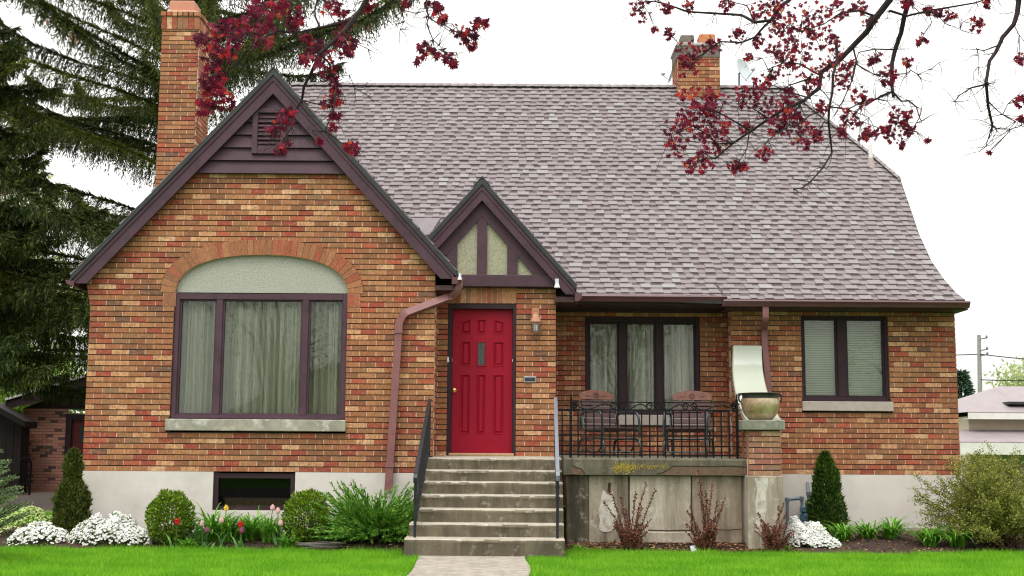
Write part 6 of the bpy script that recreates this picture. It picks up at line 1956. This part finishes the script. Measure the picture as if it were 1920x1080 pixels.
b = MB(); b.box(at(1888, 735, yn).x, at(1990, 735, yn).x, yn - .1, yn + .6, nz(758), nz(753)); b.build('solar_panel', M['dripedge'], nb_)
for x_, y_, h_, cr_, sd_ in ((-9.6, -20, 9.5, 4.4, 12), (-17, -22, 10, 4.6, 13), (5.6, -27, 9, 3.8, 14), (19, -27, 8.5, 3.4, 15)):
    leafy_tree(Vector((x_, y_, 0)), h_, cr_, 3600, 'street tree across the road, %s' % {12: 'mirrored in the big window', 13: 'far left', 14: 'mirrored in the porch window', 15: 'mirrored in the right window'}[sd_], 'street_leaf', 'street_tree', 'street trees across the road', .13, .8, .22, 16, sd_)
sh_ = empty('street_house', (-7.5, -24, 0), 'beige house across the road mirrored in the large window', 'house')
b = MB(); b.box(-12, -3.5, -30, -24, -.02, 2.9); b.prism([(-12, -24, 2.9), (-3.5, -24, 2.9), (-7.75, -24, 4.9)], (0, -6, 0)); b.build('wall', M['beige'], sh_)
b = MB()
for s in (-1, 1): b.prism([(-7.75, -23.6, 4.95), (-7.75 + s * 4.6, -23.6, 2.75), (-7.75 + s * 4.6, -23.6, 2.9), (-7.75, -23.6, 5.1)], (0, -6.8, 0))
b.build('roof', M['shingle'], sh_)
yp = 60.0
pb = at(1838, 760, yp); pt = at(1835.5, 628, yp)
pole = empty('utility_pole', (pb.x, yp, 0), 'grey wooden utility pole with wires behind the right corner', 'pole')
b = MB(); b.tube([(pb.x + .05, yp, 0), pb, pt], [.13, .12, .09], 8); b.build('shaft', M['pole'], pole)
b = MB()
for q in (.2, .75, 1.0): b.tube([(pt.x, yp - .1, pt.z - q), (pt.x + .35, yp - .1, pt.z - q + .05)], .03, 5); b.lathe((pt.x + .33, yp - .1, pt.z - q + .06), [(.05, 0), (.06, .05), (.02, .12)], 6)
b.build('insulator', M['grey_metal'], pole)
b = MB()
def wire(p, q, sag): 
    P = [Vector(p).lerp(Vector(q), k / 16) - Vector((0, 0, sag * 4 * (k / 16) * (1 - k / 16))) for k in range(17)]; b.tube(P, .022, 4)
wire(at(1837, 664, yp), at(2150, 684, 46), .1); wire(at(1837, 664, yp), at(1560, 652, 72), .2); wire(at(1837, 712, yp), at(2150, 706, 50), .1)
b.build('wire', M['iron'], pole)

# ------------------------------------------------------------------ the red maple whose branches hang into the view
YM = 8.2
mtree = empty('maple_tree', (5.6, 7.4, -.02), 'dark red leaved maple whose bare black branches hang across the top', 'maple tree')
def mp(px, py, j=0.0): return at(px, py, YM + j)
br = MB(); Lf = []; segs = []
rm = random.Random(5)
def branch(pxs, r0, r1, dep=0.0, wig=.012):
    P = []
    for i, (x, y) in enumerate(pxs):
        P.append(mp(x, y, dep + .12 * math.sin(i * 1.3 + x * .01)))
    # subdivide with a little crookedness
    Q = [P[0]]
    for a, c in zip(P, P[1:]):
        n = max(1, int((c - a).length / .10))
        for k in range(1, n + 1):
            q = a.lerp(c, k / n)
            if k < n: q += Vector((rm.gauss(0, wig), rm.gauss(0, wig), rm.gauss(0, wig)))
            Q.append(q)
    m = len(Q)
    br.tube(Q, [r0 + (r1 - r0) * (i / (m - 1)) ** .8 for i in range(m)], 7)
    segs.extend(Q)
    return Q
main_r = [
 ([(1700, -60), (1668, 0), (1625, 60), (1575, 112), (1540, 135), (1536, 165), (1508, 188), (1468, 206), (1440, 224), (1408, 246), (1375, 268), (1340, 298)], .027, .006, 0),
 ([(1715, -60), (1705, 0), (1690, 60), (1678, 95), (1672, 160), (1675, 180)], .022, .012, .3),
 ([(1672, 170), (1690, 190), (1718, 200), (1724, 220), (1712, 246)], .007, .003, .3),
 ([(1672, 172), (1645, 185), (1615, 200), (1590, 230)], .007, .003, .3),
 ([(1676, 93), (1640, 92), (1610, 98), (1600, 130)], .006, .003, .3),
 ([(1925, -40), (1910, 0), (1880, 70), (1855, 115), (1849, 155), (1853, 200), (1861, 236)], .02, .008, -.4),
 ([(1861, 236), (1848, 275)], .006, .002, -.4), ([(1861, 236), (1895, 242), (1915, 236)], .006, .002, -.4), ([(1850, 158), (1820, 165), (1800, 178), (1790, 190)], .007, .002, -.4), ([(1853, 190), (1880, 215), (1905, 228)], .005, .002, -.4), ([(1872, 85), (1845, 95), (1832, 92), (1834, 125)], .005, .002, -.4),
 ([(1568, 80), (1562, 140), (1555, 200), (1557, 260), (1560, 286), (1545, 312), (1522, 338), (1505, 352), (1488, 355)], .011, .004, -.2), ([(1515, 340), (1485, 335)], .004, .002, -.2),
 ([(1500, -40), (1480, 0), (1445, 38), (1415, 42), (1390, 28), (1340, 25), (1290, 22), (1250, 8), (1200, 4)], .018, .004, .35),
 ([(1450, 34), (1415, 70), (1390, 80), (1350, 78), (1320, 100), (1300, 112)], .010, .004, .35),
 ([(1415, 40), (1400, 10), (1365, 2)], .006, .003, .35),
 ([(1408, 246), (1385, 232), (1350, 212), (1318, 205)], .008, .003, 0), ([(1375, 268), (1345, 270), (1322, 250), (1300, 236), (1270, 250)], .007, .003, 0), ([(1440, 222), (1420, 208), (1385, 190)], .006, .002, 0),
 ([(1405, 248), (1400, 280), (1385, 305)], .005, .002, 0), ([(1535, 150), (1510, 150), (1480, 160), (1455, 175)], .008, .003, 0), ([(1536, 140), (1500, 120), (1470, 118), (1440, 130)], .007, .003, .1),
 ([(1600, 90), (1598, 150), (1580, 190), (1565, 215)], .007, .003, .1), ([(1555, 200), (1590, 205), (1618, 190), (1650, 180), (1668, 172)], .006, .003, .2), ([(1520, 185), (1480, 172), (1450, 160)], .006, .003, 0),
 ([(1640, 30), (1610, 20), (1575, 25), (1545, 45), (1500, 60)], .009, .003, .1), ([(1668, 20), (1700, 30), (1740, 20), (1790, 12), (1830, 5), (1870, -10)], .009, .004, -.1), ([(1740, 20), (1760, 30), (1800, 55)], .004, .002, -.1),
 ([(1605, 120), (1640, 140), (1668, 135)], .005, .002, .2), ([(1720, 140), (1745, 130), (1760, 118)], .003, .0015, .2), ([(1672, 140), (1700, 138), (1722, 140)], .005, .003, .2), ([(1550, 205), (1520, 215), (1495, 235), (1460, 245)], .006, .002, -.1),
 ([(1500, 195), (1480, 235), (1440, 262), (1425, 285)], .006, .002, -.1)]
main_l = [
 ([(700, -60), (687, 0), (662, 36), (632, 72), (600, 100), (582, 140), (566, 188), (545, 222), (532, 262)], .024, .005, .0),
 ([(660, 36), (600, 52), (555, 62), (520, 58), (490, 72), (462, 95), (446, 120)], .013, .004, .0), ([(555, 62), (540, 85), (520, 100)], .006, .002, 0),
 ([(520, 58), (500, 40), (470, 25), (440, 8)], .008, .003, .1), ([(490, 72), (455, 62), (420, 62), (398, 75)], .006, .003, 0),
 ([(446, 120), (430, 130), (412, 160), (402, 200)], .005, .002, 0), ([(600, 100), (618, 120), (632, 158), (628, 192), (622, 214), (610, 246)], .008, .003, 0),
 ([(566, 188), (598, 196), (625, 200)], .005, .002, 0), ([(610, 246), (640, 268), (658, 280)], .005, .002, 0), ([(545, 222), (520, 240), (512, 262)], .004, .002, 0), ([(640, 66), (665, 80), (690, 92)], .005, .002, 0),
 ([(632, 72), (660, 60), (690, 78)], .004, .002, 0), ([(655, 140), (665, 165), (690, 180)], .003, .0015, 0), ([(628, 140), (655, 142)], .003, .002, 0),
 ([(790, -40), (800, 15), (800, 45), (812, 75), (815, 95)], .008, .003, -.1), ([(800, 30), (830, 45), (858, 62), (885, 66), (908, 46)], .006, .002, -.1), ([(812, 75), (835, 98), (850, 112)], .004, .002, -.1),
 ([(740, -30), (752, 20), (750, 55)], .006, .002, .1), ([(600, 52), (590, 20), (600, -20)], .008, .006, .2), ([(560, 20), (555, 60)], .005, .003, .1), ([(800, 20), (780, 25), (756, 20)], .003, .002, -.1)]
for pxs, r0, r1, dep in main_r + main_l: branch(pxs, r0, r1, dep)
cl_r = [(1200, 18, 26), (1228, 55, 8), (1256, 62, 14), (1292, 95, 30), (1335, 85, 20), (1290, 122, 28), (1404, 106, 8), (1385, 65, 18), (1420, 75, 15), (1450, 10, 30), (1480, 48, 42), (1470, 72, 32), (1520, 30, 42), (1530, 62, 32), (1300, 188, 36), (1342, 180, 26), (1272, 240, 30), (1312, 228, 38), (1264, 276, 24), (1296, 312, 13), (1320, 302, 24), (1340, 262, 32), (1378, 312, 13), (1392, 312, 11), (1432, 287, 15), (1400, 178, 26), (1440, 200, 30), (1425, 160, 22), (1470, 215, 28), (1500, 256, 26), (1530, 250, 15), (1460, 235, 22), (1475, 120, 22), (1560, 118, 28), (1520, 150, 28), (1582, 148, 22), (1590, 225, 26), (1615, 180, 22), (1640, 110, 16), (1662, 140, 22), (1630, 250, 15), (1682, 215, 18), (1680, 245, 26), (1700, 216, 15), (1690, 272, 6), (1630, 40, 13), (1728, 72, 12), (1780, 30, 12), (1832, 45, 16), (1760, 25, 9), (1912, 110, 13), (1914, 190, 13), (1702, 115, 12), (1740, 18, 11), (1850, 8, 11), (1425, 20, 22), (1570, 20, 24), (1610, 12, 18), (1560, 75, 18), (1500, 100, 26), (1455, 100, 22), (1445, 140, 18), (1700, 8, 15), (1360, 8, 18), (1290, 10, 12), (1250, 15, 14), (1590, 120, 14), (1705, 240, 14), (1660, 245, 18), (1500, 225, 18), (1480, 180, 20), (1540, 200, 14), (1350, 230, 26), (1330, 205, 18), (1400, 240, 14), (1618, 255, 12), (1855, 285, 3), (1915, 222, 8), (1740, 262, 4), (1580, 250, 10)]
cl_l = [(388, 72, 24), (405, 55, 20), (425, 48, 22), (400, 115, 22), (385, 140, 15), (405, 165, 30), (392, 190, 24), (382, 208, 12), (422, 188, 24), (425, 100, 22), (450, 52, 27), (472, 28, 27), (490, 70, 24), (512, 20, 22), (502, 45, 22), (555, 30, 22), (545, 45, 14), (620, 15, 20), (640, 20, 16), (580, 90, 22), (595, 85, 18), (602, 102, 20), (635, 80, 22), (660, 85, 16), (575, 112, 15), (650, 100, 14), (617, 132, 22), (625, 146, 14), (630, 166, 12), (620, 190, 18), (632, 190, 10), (630, 216, 10), (625, 236, 8), (530, 222, 19), (515, 245, 15), (545, 210, 11), (525, 280, 13), (660, 278, 15), (655, 270, 10), (820, 18, 15), (830, 35, 11), (860, 58, 15), (880, 65, 15), (895, 45, 13), (910, 42, 8), (885, 85, 9), (800, 90, 15), (790, 110, 12), (815, 100, 11), (840, 105, 10), (852, 118, 9), (762, 8, 10), (400, 95, 18), (440, 85, 22), (480, 45, 22), (410, 140, 18), (560, 45, 16), (575, 70, 14), (690, 10, 14), (540, 265, 6), (597, 262, 5), (650, 45, 14), (870, 75, 9), (810, 8, 14), (600, 120, 12), (395, 165, 22), (372, 72, 10), (478, 10, 24), (530, 8, 22)]
SA = np.array([tuple(s) for s in segs])
def mleaf(c, nrm, tip, r):
    """five-lobed leaf: outline fan around its base"""
    s = nrm.cross(tip); out = []
    lobes = [(-2.45, .42), (-1.95, .34), (-1.32, .78), (-.9, .42), (-.62, .9), (-.3, .5), (0, 1.05), (.3, .5), (.62, .9), (.9, .42), (1.32, .78), (1.95, .34), (2.45, .42)]
    pts = [c + (tip * math.cos(a) + s * math.sin(a)) * r * q + nrm * (-.16 * r * q * q + rm.gauss(0, .05) * r) for a, q in lobes]
    return [(c, pts[k], pts[k + 1]) for k in range(len(pts) - 1)]
LV, LFc = [], []
for cx_, cy_, rad_ in cl_r + cl_l:
    left = cx_ < 1000
    n = int(rad_ * (.85 if left else 1.4)) + 3
    c0_ = np.array(tuple(mp(cx_, cy_)))
    dd = np.linalg.norm((SA - c0_) * np.array([1, .35, 1]), axis=1); near = SA[dd.argmin()]
    cc = Vector((c0_[0], near[1] + rm.gauss(0, .06), c0_[2]))
    # keep the cluster in line with its own branch's distance
    k_ = cc.y / YM; cc = Vector((c0_[0] * k_, cc.y, CAM_Z + (c0_[2] - CAM_Z) * k_))
    a = Vector(near); mdl = a.lerp(cc, .5) + Vector((rm.gauss(0, .03), rm.gauss(0, .03), .03))
    br.tube([a, mdl, cc], [.0035, .0028, .0018], 5)
    for q in range(2 if not left else 2):
        e = cc + Vector((rm.gauss(0, rad_ * .0045), rm.gauss(0, .05), rm.gauss(-.02, rad_ * .0045))); br.tube([mdl, mdl.lerp(e, .6) + Vector((0, 0, .015)), e], [.0024, .0018, .001], 4)
    for q in range(n):
        off = Vector((rm.gauss(0, 1), rm.gauss(0, 1), rm.gauss(0, 1))).normalized() * rad_ * .00355 * rm.random() ** .45
        p = cc + off; br_t = p + Vector((rm.gauss(0, .01), rm.gauss(0, .01), .028))
        if q % 3 == 0: br.tube([cc.lerp(p, .3), br_t, p], .0009, 3)
        tip = Vector((rm.gauss(0, .45), rm.gauss(0, .45), -1)).normalized(); nn = Vector((rm.gauss(0, .7), -1 + rm.gauss(0, .5), rm.gauss(.2, .5)))
        nn = (nn - tip * nn.dot(tip)).normalized(); r = rm.uniform(.020, .042) * (1.16 if left else .86)
        i = len(LV); tri = mleaf(p, nn, tip, r)
        pts = [tri[0][0]] + [t_[1] for t_ in tri] + [tri[-1][2]]
        LV += [tuple(v) for v in pts]
        LFc += [(i, i + k + 1, i + k + 2) for k in range(len(pts) - 2)]
# fine bare twigs
for _ in range(950):
    a = Vector(segs[rm.randrange(len(segs))]); d = Vector((rm.gauss(0, 1), rm.gauss(0, .4), rm.gauss(-.3, .7))).normalized(); L = rm.uniform(.05, .24); p = a; P = [p]
    for k in range(4): d = (d + Vector((rm.gauss(0, .35), rm.gauss(0, .2), rm.gauss(0, .35)))).normalized(); p = p + d * L / 4; P.append(p)
    br.tube(P, [.0026, .002, .0016, .0012, .0007], 4)
# trunk and the limbs above the frame
T0 = Vector((5.6, 7.4, -.05)); T1 = Vector((5.35, 7.5, 1.9)); T2 = Vector((4.9, 7.7, 3.3))
tk = MB(); tk.tube([T0 + Vector((0, 0, 0)), T0.lerp(T1, .15), T1, T2], [.30, .22, .18, .15], 14)
hi = lambda px, py, j: mp(px, py, j)
hiP = []
def limb(P, r):
    P = [Vector(p) for p in P]; Q, rr_ = [], []
    for i in range(len(P) - 1):
        a, p, q, e = P[max(0, i - 1)], P[i], P[i + 1], P[min(len(P) - 1, i + 2)]
        for k in range(8):
            t_ = k / 8
            v = (p * 2 + (q - a) * t_ + (a * 2 - p * 5 + q * 4 - e) * t_ * t_ + (p * 3 - a - q * 3 + e) * t_ ** 3) * .5
            if 0 < k: v += Vector((rm.gauss(0, .012), rm.gauss(0, .012), rm.gauss(0, .012)))
            Q.append(v); rr_.append(r[i] + (r[i + 1] - r[i]) * t_)
    Q.append(P[-1]); rr_.append(r[-1])
    tk.tube(Q, rr_, 9); hiP.extend(Q)
limb([T2, Vector((4.0, 7.9, 4.6)), Vector((3.2, 8.1, 5.2)), Vector((1.6, 8.2, 5.6)), Vector((-.2, 8.2, 5.5)), hi(700, -60, 0)], [.14, .11, .09, .07, .05, .026])
limb([T2, Vector((3.9, 8.0, 4.3)), hi(1700, -60, 0)], [.13, .08, .028]); limb([T2, Vector((3.8, 8.3, 4.3)), hi(1715, -60, .3)], [.1, .05, .023])
limb([T2, Vector((4.1, 7.8, 3.9)), hi(1925, -40, -.4)], [.10, .05, .021]); limb([Vector((3.2, 8.1, 5.2)), Vector((2.5, 8.4, 4.7)), hi(1500, -40, .35)], [.07, .04, .02])
limb([Vector((.6, 8.2, 5.6)), Vector((0, 8.1, 4.7)), hi(790, -40, -.1)], [.03, .016, .009]); limb([Vector((-.2, 8.2, 5.5)), hi(740, -30, .1)], [.03, .007]); limb([Vector((-.2, 8.2, 5.5)), Vector((-.9, 8.3, 4.8)), hi(600, -20, .2)], [.03, .014, .007])
limb([T2, Vector((5.6, 7.5, 4.8)), Vector((6.2, 7.2, 6.6))], [.12, .09, .05])
# the rest of the crown, above and beside the picture
n_hi = 0
while n_hi < 260:
    a = hiP[rm.randrange(len(hiP))]
    d = Vector((rm.gauss(0, 1), rm.gauss(0, 1), rm.gauss(.35, .8))).normalized() * rm.uniform(.3, 1.3); cc = a + d
    q_ = proj(cc)
    if a.z < 2.6 or cc.z < 2.6 or (-90 < q_[0] < 2010 and q_[1] > -110): continue
    n_hi += 1
    br.tube([a, a.lerp(cc, .5) + Vector((0, 0, .06)), cc], [.010, .007, .003], 5)
    for q in range(22):
        p = cc + Vector((rm.gauss(0, .14), rm.gauss(0, .14), rm.gauss(0, .10)))
        tip = Vector((rm.gauss(0, .5), rm.gauss(0, .5), -1)).normalized(); nn = Vector((rm.gauss(0, .7), -1 + rm.gauss(0, .6), rm.gauss(.2, .5))); nn = (nn - tip * nn.dot(tip)).normalized()
        i = len(LV); tri = mleaf(p, nn, tip, rm.uniform(.025, .045)); pts = [tri[0][0]] + [t_[1] for t_ in tri] + [tri[-1][2]]
        LV += [tuple(v) for v in pts]; LFc += [(i, i + k + 1, i + k + 2) for k in range(len(pts) - 2)]
tk.build('trunk', M['bark_maple'], mtree, smooth=True)
br.build('branches', M['bark_maple'], mtree)
me = bpy.data.meshes.new('leaves'); me.from_pydata(LV, [], LFc); me.materials.append(M['maple']); link_mesh('leaves', me, mtree)

# ------------------------------------------------------------------ sky and light
w = bpy.data.worlds.new('World'); scene.world = w; w.use_nodes = True
nt = w.node_tree; nt.nodes.clear()
SUN_EL, SUN_AZ = rad(64), rad(205)          # azimuth clockwise from +Y: behind the camera, a little to the left
sky = nt.nodes.new('ShaderNodeTexSky'); sky.sky_type = 'NISHITA'; sky.sun_disc = False
sky.sun_elevation = SUN_EL; sky.sun_rotation = SUN_AZ; sky.air_density = 1.0; sky.dust_density = 4.0; sky.ozone_density = 1.0
hs = nt.nodes.new('ShaderNodeHueSaturation'); hs.inputs['Saturation'].default_value = .05
mxn = nt.nodes.new('ShaderNodeMix'); mxn.data_type = 'RGBA'; mxn.inputs[0].default_value = .72
mxn.inputs[7].default_value = (12.7, 12.4, 12.0, 1)       # the even cloud layer
tc = nt.nodes.new('ShaderNodeTexCoord'); sx = nt.nodes.new('ShaderNodeSeparateXYZ'); nt.links.new(tc.outputs['Generated'], sx.inputs[0])
mr = nt.nodes.new('ShaderNodeMapRange'); mr.inputs['From Min'].default_value = 0.0; mr.inputs['From Max'].default_value = 1.0; mr.inputs['To Min'].default_value = .66; mr.inputs['To Max'].default_value = 1.95
nt.links.new(sx.outputs['Z'], mr.inputs['Value'])
vm = nt.nodes.new('ShaderNodeVectorMath'); vm.operation = 'SCALE'
bg = nt.nodes.new('ShaderNodeBackground'); bg.inputs['Strength'].default_value = .12
out = nt.nodes.new('ShaderNodeOutputWorld')
nt.links.new(sky.outputs[0], hs.inputs['Color']); nt.links.new(hs.outputs[0], mxn.inputs[6]); nt.links.new(mxn.outputs[2], vm.inputs[0]); nt.links.new(mr.outputs[0], vm.inputs['Scale']); nt.links.new(vm.outputs[0], bg.inputs['Color']); nt.links.new(bg.outputs[0], out.inputs[0])
sl_ = bpy.data.lights.new('sun', 'SUN'); sl_.energy = 1.3; sl_.angle = rad(22); sl_.color = (1, .95, .86)
so = bpy.data.objects.new('sun', sl_); COL.objects.link(so)
dv = Vector((math.sin(SUN_AZ) * math.cos(SUN_EL), math.cos(SUN_AZ) * math.cos(SUN_EL), math.sin(SUN_EL)))
so.rotation_euler = dv.to_track_quat('Z', 'Y').to_euler(); so.location = (-4, -6, 14)
scene.view_settings.view_transform = 'Standard'; scene.view_settings.look = 'None'; scene.view_settings.exposure = 0.28; scene.view_settings.gamma = 1.0
scene.render.film_transparent = False
scene.cycles.max_bounces = 8; scene.cycles.diffuse_bounces = 3; scene.cycles.transparent_max_bounces = 12
scene.cycles.use_denoising = True
scene.cycles.filter_width = 1.15
